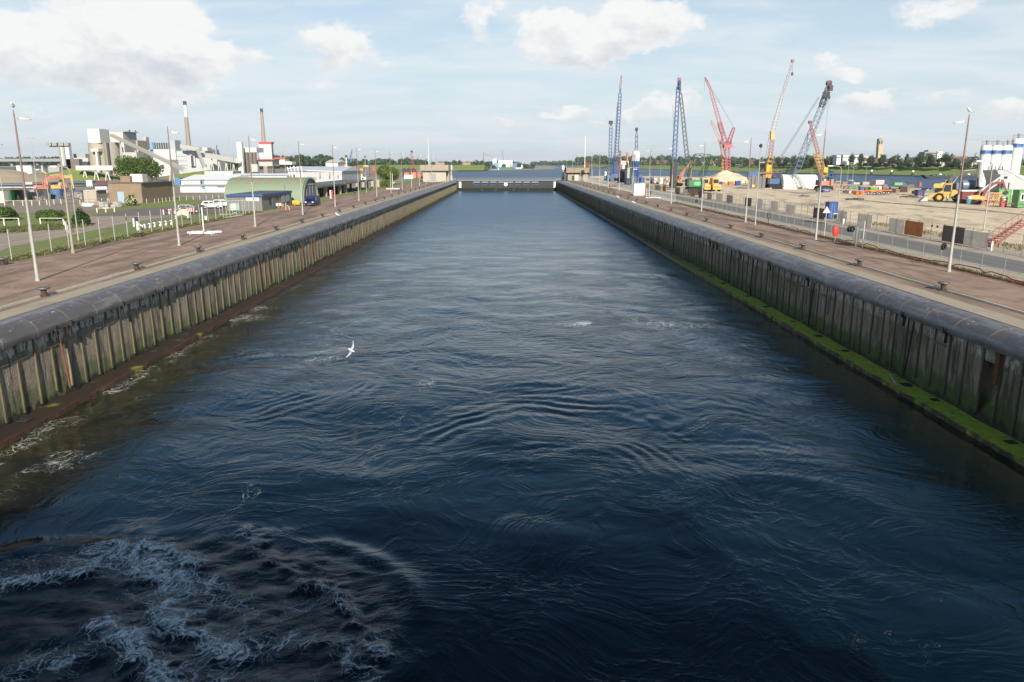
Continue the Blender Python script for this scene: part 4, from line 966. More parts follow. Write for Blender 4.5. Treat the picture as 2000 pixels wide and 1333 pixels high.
LEAFL = mat_leaf('leaf_light', (.06, .10, .02), (.15, .20, .05)); LEAFF = mat_leaf('leaf_far', (.035, .062, .03), (.070, .105, .045), .08)
BARK = M((.07, .055, .04), .9, 0, .3, 2, .5)
def cards(c, rad, n, size, rs, mb=None, flat=.0):
    """n leaf clumps spread through lobes; c: lobe centres, rad: lobe radii (x, y, z)."""
    c = np.array(c); rad = np.array(rad); k = rs.choice(len(c), n, p=rad.prod(1) ** .8 / (rad.prod(1) ** .8).sum())
    d = rs.normal(size=(n, 3)); d /= np.linalg.norm(d, axis=1)[:, None]; r = rs.rand(n) ** .33
    r = np.where(rs.rand(n) < .12, r * 1.14, r)
    p = c[k] + d * rad[k] * r[:, None]
    a = rs.normal(size=(n, 3)); a /= np.linalg.norm(a, axis=1)[:, None]; b = np.cross(a, d + .3 * rs.normal(size=(n, 3))); b /= np.linalg.norm(b, axis=1)[:, None] + 1e-9
    a = np.cross(b, np.cross(a, b)); a /= np.linalg.norm(a, axis=1)[:, None] + 1e-9
    s = size * (.6 + .8 * rs.rand(n))[:, None]; w = s * (.45 + .3 * rs.rand(n))[:, None]
    V = np.stack([p - a * s, p - b * w, p + a * s, p + b * w], 1); return V.reshape(-1, 3)
def cards_obj(name, V, mat, parent):
    n = len(V) // 4; me = bpy.data.meshes.new(name); me.vertices.add(n * 4); me.vertices.foreach_set('co', V.astype(np.float32).ravel())
    me.loops.add(n * 4); me.polygons.add(n); me.loops.foreach_set('vertex_index', np.arange(n * 4, dtype=np.int32)); me.polygons.foreach_set('loop_start', (np.arange(n) * 4).astype(np.int32)); me.update(calc_edges=True)
    me.materials.append(mat); o = bpy.data.objects.new(name, me); COL.objects.link(o); o.parent = parent; return o
def tree(name, lab, cat, loc, h, w, th, n, leaf, mat, lobes=9, seed=1, shape='round', group=None, dy=None):
    rs = np.random.RandomState(seed); t = thing(name, lab, cat, loc, 0, group); dy = dy or w
    cs, rd = [], []; ch = h - th
    for i in range(lobes):
        if shape == 'bush': a = rs.rand() * 6.28; r = rs.rand() ** .5 * .62; cx, cy, cz = math.cos(a) * r * w / 2, math.sin(a) * r * dy / 2, h * (.12 + .5 * rs.rand() * (1 - r * .6)); q = (w * .22, dy * .22, h * .36)
        elif shape == 'oval': cx, cy = rs.normal(0, .10, 2) * w; cz = th + ch * (.12 + .76 * (i + .5) / lobes); f = math.sin(math.pi * (.12 + .80 * (i + .5) / lobes)); q = (w * .46 * f, dy * .46 * f, ch * .2); 
        else: a = i * 2.4 + rs.rand(); r = (.15 + .42 * rs.rand()); cx, cy, cz = math.cos(a) * r * w * .62, math.sin(a) * r * dy * .62, th + ch * (.25 + .5 * rs.rand() * (1.25 - r)); q = (w * .25, dy * .25, ch * .28)
        cs.append((cx, cy, cz)); rd.append([x * (.8 + .4 * rs.rand()) for x in q])
    cards_obj('crown', cards(cs, rd, n, leaf, rs), mat, t)
    mb = MB(); top = th + ch * .45; mb.tube((0, 0, 0), (0, 0, max(.3, th)), w * .035 + .04, w * .028 + .03, 7)
    for i in range(min(5, lobes)):
        c = cs[i]; mb.tube((0, 0, max(.2, th * .85)), (c[0] * .8, c[1] * .8, c[2]), w * .02 + .02, .03, 5)
    mb.build('trunk', BARK, t, True); return t
def gtree(name, lab, cat, u0, u1, vb, vt, n, leaf, mat, z=5.32, Y=None, th=.25, **k):
    g = G((u0 + u1) / 2, vb, z) if Y is None else Vector((P((u0 + u1) / 2, 319, Y).x, Y, z))
    w = abs(P(u1, 319, g.y).x - P(u0, 319, g.y).x); h = P((u0 + u1) / 2, vt, g.y).z - z
    return tree(name, lab, cat, g, h, w, h * th, n, leaf, mat, **k)
gtree('tree', 'large wind-shaped dark green tree behind the brick building', 'tree', 216, 316, 356, 303, 9000, .42, LEAFM, seed=4, lobes=14, th=.15, dy=14)
gtree('tree', 'broad green tree standing alone beyond the canopy', 'tree', 733, 783, 361, 319.5, 7500, .24, LEAFL, seed=8, lobes=13, th=.12)
gtree('shrub', 'pale green bush at the foot of the lone tree', 'bush', 741, 772, 365, 347.5, 2600, .2, LEAFL, seed=9, lobes=7, th=.02, shape='bush')
gtree('shrub', 'dark green bush cut by the photo edge beside the low rail', 'bush', -34, 34, 431, 394, 5000, .13, LEAFM, seed=10, lobes=9, th=.02, shape='bush')
gtree('shrub', 'wide low green bush between the two rails', 'bush', 62, 130, 431, 404, 5500, .12, LEAFM, seed=11, lobes=10, th=.02, shape='bush')
gtree('shrub', 'dark rounded bush behind the floodlight mast', 'bush', 138, 178, 441, 403, 5000, .11, LEAFD, seed=12, lobes=9, th=.02, shape='bush')
t = gtree('shrub', 'bush with cream flower heads in front of the brick building', 'bush', 245, 268, 402, 377, 2200, .12, LEAFM, seed=13, lobes=6, th=.02, shape='bush')
rs = np.random.RandomState(5); cards_obj('blossom', cards([(0, -.5, 1.1)], [(1.3, 1.0, .95)], 260, .11, rs), M((.55, .52, .33), .8), t)
# rough plants along the fences: loose tufts, nobody could count them
def tufts(name, pts, n, size, mat, spread, hh):
    rs = np.random.RandomState(len(name)); P_ = np.array(pts); seg = rs.randint(0, len(P_) - 1, n); f = rs.rand(n)[:, None]
    p = P_[seg] * (1 - f) + P_[seg + 1] * f; p[:, :2] += rs.normal(size=(n, 2)) * spread; z = rs.rand(n) * hh * np.exp(-np.abs(rs.normal(size=n)))
    a = rs.rand(n) * 6.28; dx, dy = np.cos(a) * size, np.sin(a) * size; s = size * (1 + rs.rand(n))
    V = np.stack([p + np.stack([-dx * .3, -dy * .3, z * 0], 1), p + np.stack([dx * .3, dy * .3, z * 0], 1), p + np.stack([dx * .9 + rs.normal(size=n) * size * .5, dy * .9, s + z], 1), p + np.stack([dx * .2, dy * .2, s * .8 + z], 1)], 1)
    o = cards_obj(name, V.reshape(-1, 3), mat, None); tag(o, kind='stuff'); return o
WEED = mat_leaf('weed', (.05, .065, .02), (.13, .15, .05), 1.2); DRY = mat_leaf('dry_weed', (.12, .11, .05), (.24, .21, .10), 1.2)
tufts('weeds', [(-43.9, 44, QZ), (-44.0, 90, QZ), (-44.1, 136, QZ)], 11000, .11, WEED, .32, .08)
tufts('weeds', [(-44.6, 44, QZ), (-44.9, 136, QZ)], 4500, .14, DRY, .5, .1)
tufts('grass', [(36.55, 44, QZ), (36.6, 100, QZ), (36.6, 170, QZ)], 9000, .09, WEED, .22, .05)
tufts('grass', [tuple(G(0, 452)), tuple(G(60, 448)), tuple(G(128, 442))], 5000, .18, WEED, 1.5, .1)
tufts('grass', [(51.5, 60, QZ), (51.8, 110, QZ)], 1200, .16, DRY, .8, .1)

# ------------------------------------------------------------------ ground patches on the plant side
def gpoly(name, pts, z, mat): return flat(name, [tuple(G(u, v, z)[:2]) for u, v in pts], z, mat)
TRACK = mat_stone('track', (.36, .285, .225), (.27, .21, .165), (.17, .18, .07), sc=.5)
gpoly('track', [(-40, 512), (-40, 462), (60, 450), (170, 432), (170, 421), (330, 414), (350, 421), (250, 436), (130, 462), (20, 482)], 5.334, TRACK)
gpoly('yard', [(-60, 418), (-60, 398), (160, 398), (240, 404), (165, 414), (60, 416)], 5.335, YARD)
gpoly('car_park', [(170, 423), (250, 409), (330, 404), (440, 402), (440, 416), (350, 421)], 5.338, mat_stone('old_asphalt', (.17, .14, .13), (.13, .11, .10)))
gpoly('works_yard', [(-2400, 397), (-2400, 322.2), (900, 322.2), (800, 352), (735, 366), (640, 385), (618, 388), (570, 396), (430, 396), (330, 383), (200, 397)], 5.331,
      mat_grass('works_ground', (.22, .19, .15), (.30, .26, .21), .6, (.10, .13, .04)))
# ------------------------------------------------------------------ building helper: front face on y = Y, side face seen to column u2
def abox(root, name, mt, u0, u1, vb, vt, Y, u2=None, dep=None, bevel=0):
    vm = (vb + vt) / 2; x0, x1 = P(u0, vm, Y).x, P(u1, vm, Y).x; z0, z1 = P(u1, vb, Y).z, P(u1, vt, Y).z
    if dep is None:
        zz = (z0 + z1) / 2; dep = (Yu(x1, u2, zz) - Y) if u2 else abs(x1 - x0)
        dep = max(.3, dep)
    o = root.location; return MB().box(x0 - o.x, x1 - o.x, Y - o.y, Y + dep - o.y, z0 - o.z, z1 - o.z).build(name, mt, root, bevel=bevel)
def aroot(name, lab, cat, u, Y, z=5.33, group=None): return thing(name, lab, cat, (P(u, 330, Y).x, Y, z), 0, group)
BRICK = M((.23, .165, .115), .9, 0, .25, .8, .3, .4); BRICKD = M((.20, .15, .12), .9, 0, .2, 1, .3)
# brick building
Y = G(246, 397).y; t = aroot('brick_building', 'flat-roofed brown brick building with pale blue door', 'building', 246, Y)
abox(t, 'wall', BRICK, 213.5, 277, 398.5, 358.5, Y, 340); abox(t, 'roof', M((.12, .11, .10), .9), 213, 277.6, 358.5, 357.4, Y - .15, 341)
abox(t, 'roof_room', BRICK, 235, 254, 358, 344.5, Y + 6, 262); abox(t, 'white_roof_room', M((.55, .52, .47), .8, 0, .1, 1, 0, .2), 255, 278, 357, 340.5, Y + 7, 290)
abox(t, 'door', M((.28, .36, .46), .6), 230, 242.5, 397, 375, Y - .06, dep=.1); abox(t, 'porch_roof', M((.16, .15, .14), .8), 279, 288, 376, 372.5, Y + 5, 330)
abox(t, 'side_window', M((.03, .06, .06), .3), 278.5, 279.0, 390, 378, Y + 12, 335)
MB().tube((5, 2, 8.3), (5, 2, 9.2), .04, .04, 5).build('vent_pipe', LGREY, t)
Y = G(176, 394.5).y; t = aroot('utility_hut', 'small pale rendered utility hut beside the brick building', 'hut', 176, Y)
abox(t, 'wall', M((.36, .31, .26), .9, 0, .12, 1, .2, .3), 163.5, 188.5, 395, 373, Y, 211); abox(t, 'roof', LGREY, 163, 189, 373, 371.6, Y - .1, 212.5)
# containers and cabins
def container(lab, u0, u1, vb, vt, mt, u2=None, z=5.33, name='shipping_container', rib=True, doors=True, dep=None, cat='container', group='shipping containers and cabins'):
    g = G((u0 + u1) / 2, vb, z); t = thing(name, lab, cat, g, 0, group); x0, x1 = P(u0, (vb + vt) / 2, g.y).x - g.x, P(u1, (vb + vt) / 2, g.y).x - g.x
    h = P(u1, vt, g.y).z - z; h = max(h, 1.0); d = dep if dep else (max(1.5, Yu(x1 + g.x, u2, z + h / 2) - g.y) if u2 else 1.2)
    MB().box(x0, x1, 0, d, .08, h).build('container_body', mt, t)
    fr = MB(); w = .07
    for x in (x0, x1 - w): fr.box(x, x + w, -.03, 0, 0, h + .02)
    fr.box(x0, x1, -.03, 0, 0, .12); fr.box(x0, x1, -.03, 0, h - .1, h + .02); fr.build('corner_frame', mt, t)
    if doors:
        for k in (.32, .45, .55, .68): MB().tube((x0 + (x1 - x0) * k, -.05, .15), (x0 + (x1 - x0) * k, -.05, h - .12), .018, .018, 4).build('lock_bar', LGREY, t)
    return t
cGR = M(C8(20, 110, 60), .6, 0, .12, 1, 0, .3, (0, .3)); cW = M((.62, .60, .56), .6, 0, .06, 1, 0, .3, (0, .3)); cG = M((.40, .39, .37), .7, 0, .1, 1, 0, .4, (0, .3)); cB = M(C8(50, 110, 160), .6, 0, .15, 1, 0, .4, (0, .3))
cB2 = M(C8(15, 90, 170), .6, 0, .1, 1, 0, .2, (0, .3)); cDG = M(C8(50, 75, 60), .6, 0, .1, 1, 0, .3, (0, .3)); cR = M(C8(150, 40, 40), .6, 0, .1, 1, 0, .2, (0, .3)); cGL = M(C8(60, 160, 90), .6, 0, .1, 1, 0, .2, (0, .3))
for a in [('green container with closed doors by the photo edge', 8, 22, 392.5, 372, cGR), ('dark green-grey container beside the bright green one', 22, 36.5, 391.5, 371.5, cDG), ('pinkish white cabin at the photo edge', -16, 8, 397, 374, M((.58, .50, .47), .7, 0, .1, 1, 0, .3)),
          ('light grey container next to the dark green one', 37, 52, 390.5, 371, cG), ('dirty grey container behind the first lamp post', 53, 68, 390, 371, M((.34, .33, .31), .7, 0, .15, 1, 0, .5, (0, .3)))]: container(*a)
container('white container standing end-on behind the street lamps', 76, 87, 391, 370, cW, 97); container('faded blue container between white container and mast', 98.5, 118, 389.5, 370, cB)
container('small bright blue skip in the scrap yard', 143, 158, 381, 373.5, cB2, 164, doors=False); container('low white container beside the brick building roof', 186, 209, 378, 365, cW, 214, doors=False)
t = aroot('cabin_roof', 'long flat white roof slab over the cabins', 'roof', 22, 176); MB().box(-6, 3.6, 2.2, 7, 2.95, 3.15).build('roof_slab', LGREY, t); 
for x in (-5.5, 3.2): MB().tube((x, 3, 0), (x, 3, 2.95), .1, .1, 6).build('roof_post', GREY, t)
# yard clutter: pallets, drums and frames
rr = random.Random(21)
for k, (u, v) in enumerate([(70, 388), (73, 391), (80, 392), (122, 389), (128, 386), (134, 390), (140, 387), (149, 388), (155, 390), (120, 382), (150, 383)]):
    g = G(u, v); t = thing('scrap_crate', 'grey wire crate of scrap in the plant-side yard, %s along the row' % ORD[k], 'crate', g, rr.uniform(-.4, .4), 'scrap crates in the yard'); h = rr.uniform(.9, 1.7); w = rr.uniform(.9, 1.5)
    mt = rr.choice([M((.2, .19, .18), .7), M((.28, .25, .22), .8), M((.12, .11, .11), .8), M((.22, .13, .09), .8)])
    fr = MB()
    for x in (-w / 2, w / 2):
        for y in (-w / 2, w / 2): fr.tube((x, y, 0), (x, y, h), .05, .05, 4)
    for z in (.1, h * .5, h): fr.tube((-w / 2, -w / 2, z), (w / 2, -w / 2, z), .04, .04, 4); fr.tube((w / 2, -w / 2, z), (w / 2, w / 2, z), .04, .04, 4); fr.tube((-w / 2, w / 2, z), (w / 2, w / 2, z), .04, .04, 4)
    fr.build('crate_frame', mt, t); mb = MB()
    for _ in range(7): mb.cb(rr.uniform(-w * .3, w * .3), rr.uniform(-w * .3, w * .3), rr.uniform(.05, h * .5), w * .35, w * .25, h * .35, rr.uniform(0, 3))
    mb.build('scrap', rr.choice([mt, M((.35, .33, .30), .7), M((.1, .12, .16), .6)]), t)

# ------------------------------------------------------------------ machines
def excavator(lab, loc, rz, col, s=1.0, pose=((.6, 2.6), (3.4, 3.9), (5.2, 3.5), (5.6, 1.0)), colb=None, group=None):
    t = thing('excavator', lab, 'excavator', loc, rz, group); t.scale = (s, s, s); m = M(col, .45, 0, .06, 1, 0, .15); mb_ = M(colb, .45) if colb else m
    for y in (-1.0, 1.0):
        mb = MB(); mb.prism([(-1.9, .35), (-1.6, 0), (1.6, 0), (1.9, .35), (1.9, .55), (1.6, .85), (-1.6, .85), (-1.9, .55)], 'y', y - .25, y + .25); mb.build('track', RUBBER, t)
    MB().lathe((0, 0, 0), [(.6, .6), (.6, 1.05)], 12).build('turntable', DARK, t)
    mb = MB(); mb.prism([(-2.2, 1.1), (1.2, 1.1), (1.2, 1.7), (-.4, 2.1), (-2.0, 2.1), (-2.3, 1.7)], 'y', -1.2, 1.2); mb.build('engine_house', m, t, bevel=.06)
    mb = MB(); mb.prism([(.1, 1.15), (1.5, 1.15), (1.6, 1.9), (1.2, 2.95), (.1, 2.95)], 'y', .35, 1.2); c = mb.build('cab', m, t, bevel=.04)
    g = MB(); g.prism([(.25, 1.9), (1.42, 1.9), (1.12, 2.8), (.25, 2.8)], 'y', .32, 1.23); g.build('cab_glass', GLASS, c)
    b = [Vector((x, -.1, z)) for x, z in pose]; bo = MB()
    def beam(mb, p, q, w0, w1, th):
        d = (q - p); d.normalize(); nrm = Vector((-d.z, 0, d.x)); mb.hexa([p - nrm * w0 + Vector((0, -th, 0)), q - nrm * w1 + Vector((0, -th, 0)), q - nrm * w1 + Vector((0, th, 0)), p - nrm * w0 + Vector((0, th, 0)),
                  p + nrm * w0 + Vector((0, -th, 0)), q + nrm * w1 + Vector((0, -th, 0)), q + nrm * w1 + Vector((0, th, 0)), p + nrm * w0 + Vector((0, th, 0))])
    a0 = Vector((.6, -.1, 1.5)); beam(bo, a0, b[0], .25, .32, .2); beam(bo, b[0], b[1], .34, .3, .2); beam(bo, b[1], b[2], .3, .2, .2); bo.build('boom', mb_, t)
    st = MB(); beam(st, b[2] + (b[2] - b[3]).normalized() * .6, b[3], .24, .14, .16); st.build('arm', mb_, t)
    MB().tube((1.1, -.1, 1.3), (b[0] + b[1]) / 2 - Vector((0, 0, .3)), .1, .08, 6).build('ram', LGREY, t); MB().tube(b[1] + Vector((0, 0, .45)), b[2] + Vector((.1, 0, .5)), .09, .08, 6).build('ram', LGREY, t)
    bk = MB(); e = b[3]; bk.prism([(e.x - .35, e.z + .1), (e.x + .3, e.z + .15), (e.x + .35, e.z - .5), (e.x - .2, e.z - .85), (e.x - .75, e.z - .5)], 'y', -.55, .4); bk.build('bucket', DARK, t)
    return t
OR8, YL8 = C8(238, 95, 30), C8(232, 170, 25)
g = G(84, 377); excavator('bright orange excavator with raised boom in the plant-side yard', g, R(26), OR8, 1.05, ((1.0, 3.3), (2.2, 4.3), (5.0, 4.6), (6.0, 1.2)), C8(240, 80, 25))
g = G(112, 376); excavator('yellow excavator with folded boom beside the orange one', g, R(24), YL8, 1.0, ((1.0, 3.0), (1.9, 4.3), (4.2, 4.6), (4.4, 1.0)))
g = G(124, 347, 5.33); excavator('small distant orange excavator on the mound', g, R(170), OR8, .9); g = G(97, 349); excavator('small distant yellow excavator on the earth bank', g, R(200), YL8, 1.0)
def wheel(root, x, y, r, w, hub=None, name='wheel'):
    o = MB().lathe((0, 0, 0), [(r * .55, -w / 2), (r * .92, -w / 2), (r, -w * .3), (r, w * .3), (r * .92, w / 2), (r * .55, w / 2)], 20, 'y', False).build(name, RUBBER, root, True); o.location = (x, y, r)
    MB().lathe((0, 0, 0), [(0, -w * .42), (r * .3, -w * .46), (r * .56, -w * .38), (r * .56, w * .38), (r * .3, w * .46), (0, w * .42)], 16, 'y').build('rim', hub or LGREY, o, True); return o
def car(lab, loc, rz, col, L=4.0, W=1.68, H=1.42, est=True, cat='car', van=False):
    t = thing('parked_van' if van else 'parked_car', lab, cat, loc, rz); m = M(col, .35, 0, .03); h = L / 2
    def half(prof, w0, w1, name, mt, par, zs):
        mb = MB(); n = len(prof)
        f = lambda z: (w0 + (w1 - w0) * max(0, min(1, (z - zs[0]) / (zs[1] - zs[0])))) / 2
        i = 0; mb.v = [(x, -f(z), z) for x, z in prof] + [(x, f(z), z) for x, z in prof]
        mb.f = [tuple(reversed(range(n))) if False else tuple(range(n)), tuple(n + k for k in reversed(range(n)))] + [(k, n + k, n + (k + 1) % n, (k + 1) % n) for k in range(n)]; mb.mi = [0] * len(mb.f)
        return mb.build(name, mt, par, bevel=.025)
    if van:
        half([(-h, .35), (-h, 1.85), (-h + .1, 2.0), (h - 1.3, 2.0), (h - .75, 1.25), (h - .1, 1.0), (h, .8), (h, .35)], W, W * .86, 'body', m, t, (.9, 2.0)); gz = [(h - 2.1, 1.15), (h - .82, 1.15), (h - 1.32, 1.86), (h - 2.1, 1.86)]
        gp = [(h - 1.25, 1.9), (h - .78, 1.24)]
    else:
        half([(-h, .3), (-h, .85), (-h + .12, .95), (h - 1.1, .92), (h - .1, .72), (h, .6), (h, .3)], W, W * .94, 'body', m, t, (.3, .95)); rb = -h + .12 if est else -h + .7
        half([(rb, .9), (rb + .28, H - .04), (rb + .5, H), (h - 1.95, H), (h - 1.0, .9)], W * .95, W * .78, 'roof', m, t, (.9, H))
        gz = [(rb + .2, .96), (h - 1.2, .96), (h - 1.95, H - .08), (rb + .42, H - .08)]; gp = [(h - 1.90, H - .04), (h - 1.06, .95)]
    for s in (-1, 1):
        w0, w1 = W * (.5 if van else .478), W * (.44 if van else .40); mb = MB(); z0, z1 = gz[0][1], gz[2][1]
        pt = lambda x, z: (x, s * (w0 + (w1 - w0) * (z - z0) / (z1 - z0) + .008 - (.012 if van else 0)), z)
        xm = (gz[0][0] + gz[1][0]) / 2
        for a, b, c, d in (((gz[0][0], z0), (xm - .04, z0), (xm - .04, z1), (gz[3][0], z1)), ((xm + .04, z0), (gz[1][0], z0), (gz[2][0], z1), (xm + .04, z1))):
            q = [pt(*a), pt(*b), pt(*c), pt(*d)]; mb.quad(*(q if s < 0 else q[::-1]))
        mb.build('side_window', GLASS, t)
    mb = MB(); (xa, za), (xb, zb) = gp; mb.quad((xb + .03, -W * .42, zb), (xb + .03, W * .42, zb), (xa + .03, W * .37, za), (xa + .03, -W * .37, za)); mb.build('windscreen', GLASS, t)
    for x in (-h + .75, h - .8):
        for y in (-W / 2 + .08, W / 2 - .08): wheel(t, x, y, .31, .2)
    for y in (-W * .36, W * .36): MB().cb(h - .02, y, .58 if not van else .75, .08, .34, .2).build('headlight', M((.75, .75, .72), .15), t); 
    for y in (-W * .40, W * .40): MB().cb(-h + .01, y, .66, .06, .2, .2).build('tail_light', RED, t)
    MB().cb(h + .02, 0, .38, .04, .52, .13).build('number_plate', M((.75, .5, .05), .5), t); MB().cb(h, 0, .3, .1, W * .9, .16).build('bumper', DARK, t)
    return t
car('dark blue hatchback parked by the red and white rail', G(371, 416), R(14), (.008, .014, .03), 4.0)
car('silver white hatchback parked with its nose towards the office', G(415, 407.5), R(13), (.55, .56, .56), 3.8); car('pale silver car parked behind the white hatchback', G(437, 404.5), R(12), (.50, .53, .52), 4.2)
car('dark blue delivery van facing the camera beside the arched hangar', G(611, 402.5), R(-92), (.004, .012, .07), 4.8, 1.95, 2.0, van=True, cat='van')
car('dark car parked under the long canopy', G(640, 381), R(-60), (.02, .022, .025), 4.0); car('black car tucked under the canopy behind a pillar', G(668, 374), R(-60), (.015, .015, .018), 4.0)
t = thing('flatbed_truck', 'dark truck with white cab parked behind the containers', 'truck', G(196, 368), R(28))
MB().cb(.6, 0, .8, 5.5, 2.3, .3).build('load_bed', DARK, t); MB().cb(-3.2, 0, .6, 1.8, 2.2, 2.2).build('cab', WHITE, t, bevel=.1); MB().cb(.8, 0, 1.1, 3.6, 1.8, 1.4).build('load', M((.10, .03, .05), .6), t)
for x in (-3, 1.4, 2.6):
    for y in (-1, 1): wheel(t, x, y, .48, .3)
# ------------------------------------------------------------------ rails, barriers and small things near the plant-side fence
def rail_fence(lab, pts, h, np_, mp, mr, rails=(1.0,), rp=.06, rrl=.04, name='rail_fence', striped=None):
    g0 = G(*pts[0]); t = thing(name, lab, 'fence', g0); w = [G(*p) - g0 for p in pts]; seg = [(a, b, (b - a).length) for a, b in zip(w, w[1:])]; tot = sum(s[2] for s in seg)
    for k in range(np_):
        d = tot * k / (np_ - 1)
        for a, b, l in seg:
            if d <= l + 1e-6: q = a.lerp(b, d / l); break
            d -= l
        mb = MB(); mb.cb(q.x, q.y, 0, rp * 2, rp * 2, h); mb.build('rail_post', mp, t)
    for f in rails:
        mb = MB()
        for a, b, l in seg: mb.tube(a + Vector((0, 0, h * f)), b + Vector((0, 0, h * f)), rrl, rrl, 5)
        mb.build('rail', mr, t)
        if striped:
            for a, b, l in seg:
                n = max(2, int(l / .9))
                for k in range(0, n, 2): MB().tube(a.lerp(b, k / n) + Vector((0, 0, h * f)), a.lerp(b, (k + 1) / n) + Vector((0, 0, h * f)), rrl + .006, rrl + .006, 6).build('red_band', striped, t)
    return t
CP = M((.48, .43, .34), .85, 0, .15)
rail_fence('low concrete post fence in front of the cabins', [(10, 402.5), (66, 402), (120, 399)], 1.05, 8, CP, CP, (.98,), .09)
rail_fence('concrete post fence beside the rubble and brick building', [(157, 400), (210, 396), (214, 397)], .95, 6, CP, CP, (.98,), .08)
rail_fence('thin post fence across the grass in front of the brick building', [(268, 398), (300, 397.5), (340, 393), (440, 388)], 1.0, 16, CP, M((.3, .29, .26), .8), (.9, .5), .05, .012)
rail_fence('low white-topped rail at the photo edge with dark netting', [(-20, 441), (38, 441)], 1.0, 3, WHITE, WHITE, (1.0,), .06)
rail_fence('low white-topped rail with dark netting beside the floodlight mast', [(80, 441), (124, 441), (133, 456)], 1.0, 4, WHITE, WHITE, (1.0,), .06)
rail_fence('white barrier with faded orange bands on the grass verge', [(190, 415.5), (224, 414.5)], .75, 3, WHITE, WHITE, (.95,), .07, .09, 'barrier', M((.6, .25, .12), .6))
rail_fence('low lavender rail on thick white posts beside the track', [(283, 447), (300, 444), (335, 439)], .62, 6, WHITE, M((.35, .35, .42), .6), (.75,), .13, .09, 'barrier')
rail_fence('red and white rail in front of the dark blue car', [(320, 420), (352, 417)], .85, 4, WHITE, M((.7, .68, .66), .5), (.85,), .08, .10, 'barrier', M((.5, .02, .06), .5))
t = thing('warning_board', 'red and white striped board beside the dark blue car', 'board', G(372, 418)); MB().cb(0, 0, .35, 1.5, .06, .6).build('board_panel', M((.6, .05, .03), .5), t)
for k in range(4): mb = MB(); x = -.65 + k * .37; mb.hexa([(x, -.045, .36), (x + .12, -.045, .36), (x + .12, -.035, .36), (x, -.035, .36), (x + .15, -.045, .94), (x + .27, -.045, .94), (x + .27, -.035, .94), (x + .15, -.035, .94)]); mb.build('white_stripe', WHITE, t)
for x in (-.6, .6): MB().cb(x, 0, 0, .08, .08, .4).build('leg', LGREY, t)
t = thing('pipe_heap', 'tangle of cream pipes heaped beside the red and white rail', 'pipes', G(355, 430)); rr = random.Random(4)
for k in range(7):
    mb = MB(); pts = [(math.cos(a) * (1.1 - .2 * k / 7) + rr.uniform(-.1, .1), .5 * math.sin(a) + k * .07, .1 + .12 * k + abs(math.sin(a)) * .7) for a in [i * .5 - .4 for i in range(8)]]; mb.path(pts, .09, 6); mb.build('pipe', M((.58, .53, .42), .6), t)
g = G(269.5, 450); t = thing('mooring_signal', 'white stub post with dark box and coil behind the fence', 'signal post', g)
MB().tube((0, 0, 0), (0, 0, 1.2), .16, .13, 10).build('post', WHITE, t, True); MB().cb(0, 0, 1.15, .42, .34, .5).build('signal_box', M((.03, .03, .06), .5), t, bevel=.03); MB().tube((.1, 0, .8), (.75, 0, .45), .07, .12, 8).build('bracket', WHITE, t)
def beam_base(u, v, lab, hp, s=1.0):
    t = thing('barrier_mast', lab, 'barrier mast', G(u, v)); t.scale = (s, s, s)
    MB().tube((0, 0, .1), (0, 0, hp), .075, .065, 10).build('pole', WHITE, t, True); MB().cb(0, 0, hp, .5, .3, .22).build('head_box', DARK, t); MB().cb(.42, -.1, 1.7, .22, .05, .45).build('white_plate', WHITE, t)
    for x, y, w, rz in ((-.1, -.55, 3.4, .0), (.15, .5, 3.6, .05), (.2, -1.3, 2.4, .02)):
        o = MB().cb(0, 0, .12, w, .14, .18).build('beam', WHITE, t); o.location = (x, y, 0); o.rotation_euler = (0, 0, rz)
        if y == -.55:
            for xx in (-.75, .45): MB().cb(xx, -.012, .117, .6, .17, .19).build('red_band', RED, o)
    for x in (-1.2, 1.4): MB().cb(x, -.2, 0, .16, 2.2, .12).build('foot', LGREY, t)
beam_base(398.5, 457, 'white barrier mast on a red and white beam base on the paving', 3.25); beam_base(767, 370.5, 'white barrier mast on a white beam base further along the quay', 4.6, 1.15)
t = thing('steel_pipe', 'pale grey pipe with black end lying along the fence foot', 'pipe', G(452, 426), R(0)); a, b = G(434, 429) - t.location, G(472, 423) - t.location; a.z = b.z = .16
MB().tube(a, b, .14, .14, 10).build('pipe_body', LGREY, t, True); MB().tube(a + (a - b).normalized() * .5, a, .2, .2, 10).build('black_end', RUBBER, t, True)
t = thing('round_tank', 'pale green round tank inside the fenced gap by the office', 'tank', G(459, 416)); MB().lathe((0, 0, 0), [(.3, 0), (.3, .25), (.95, .45), (1.0, 1.1), (.7, 1.6), (0, 1.8)], 16).build('tank_shell', M((.38, .45, .40), .5), t, True)
t = thing('tubular_gate', 'pale tubular gate frames beside the office fence', 'gate', G(455, 421)); mb = MB()
for x in (-1.8, -.9, 0, .9, 1.8): mb.tube((x, x * .5, 0), (x, x * .5, 2.4), .04, .04, 5)
mb.tube((-1.8, -.9, 2.4), (1.8, .9, 2.4), .04, .04, 5); mb.tube((-1.8, -.9, .2), (1.8, .9, .2), .04, .04, 5); mb.build('frame', LGREY, t)
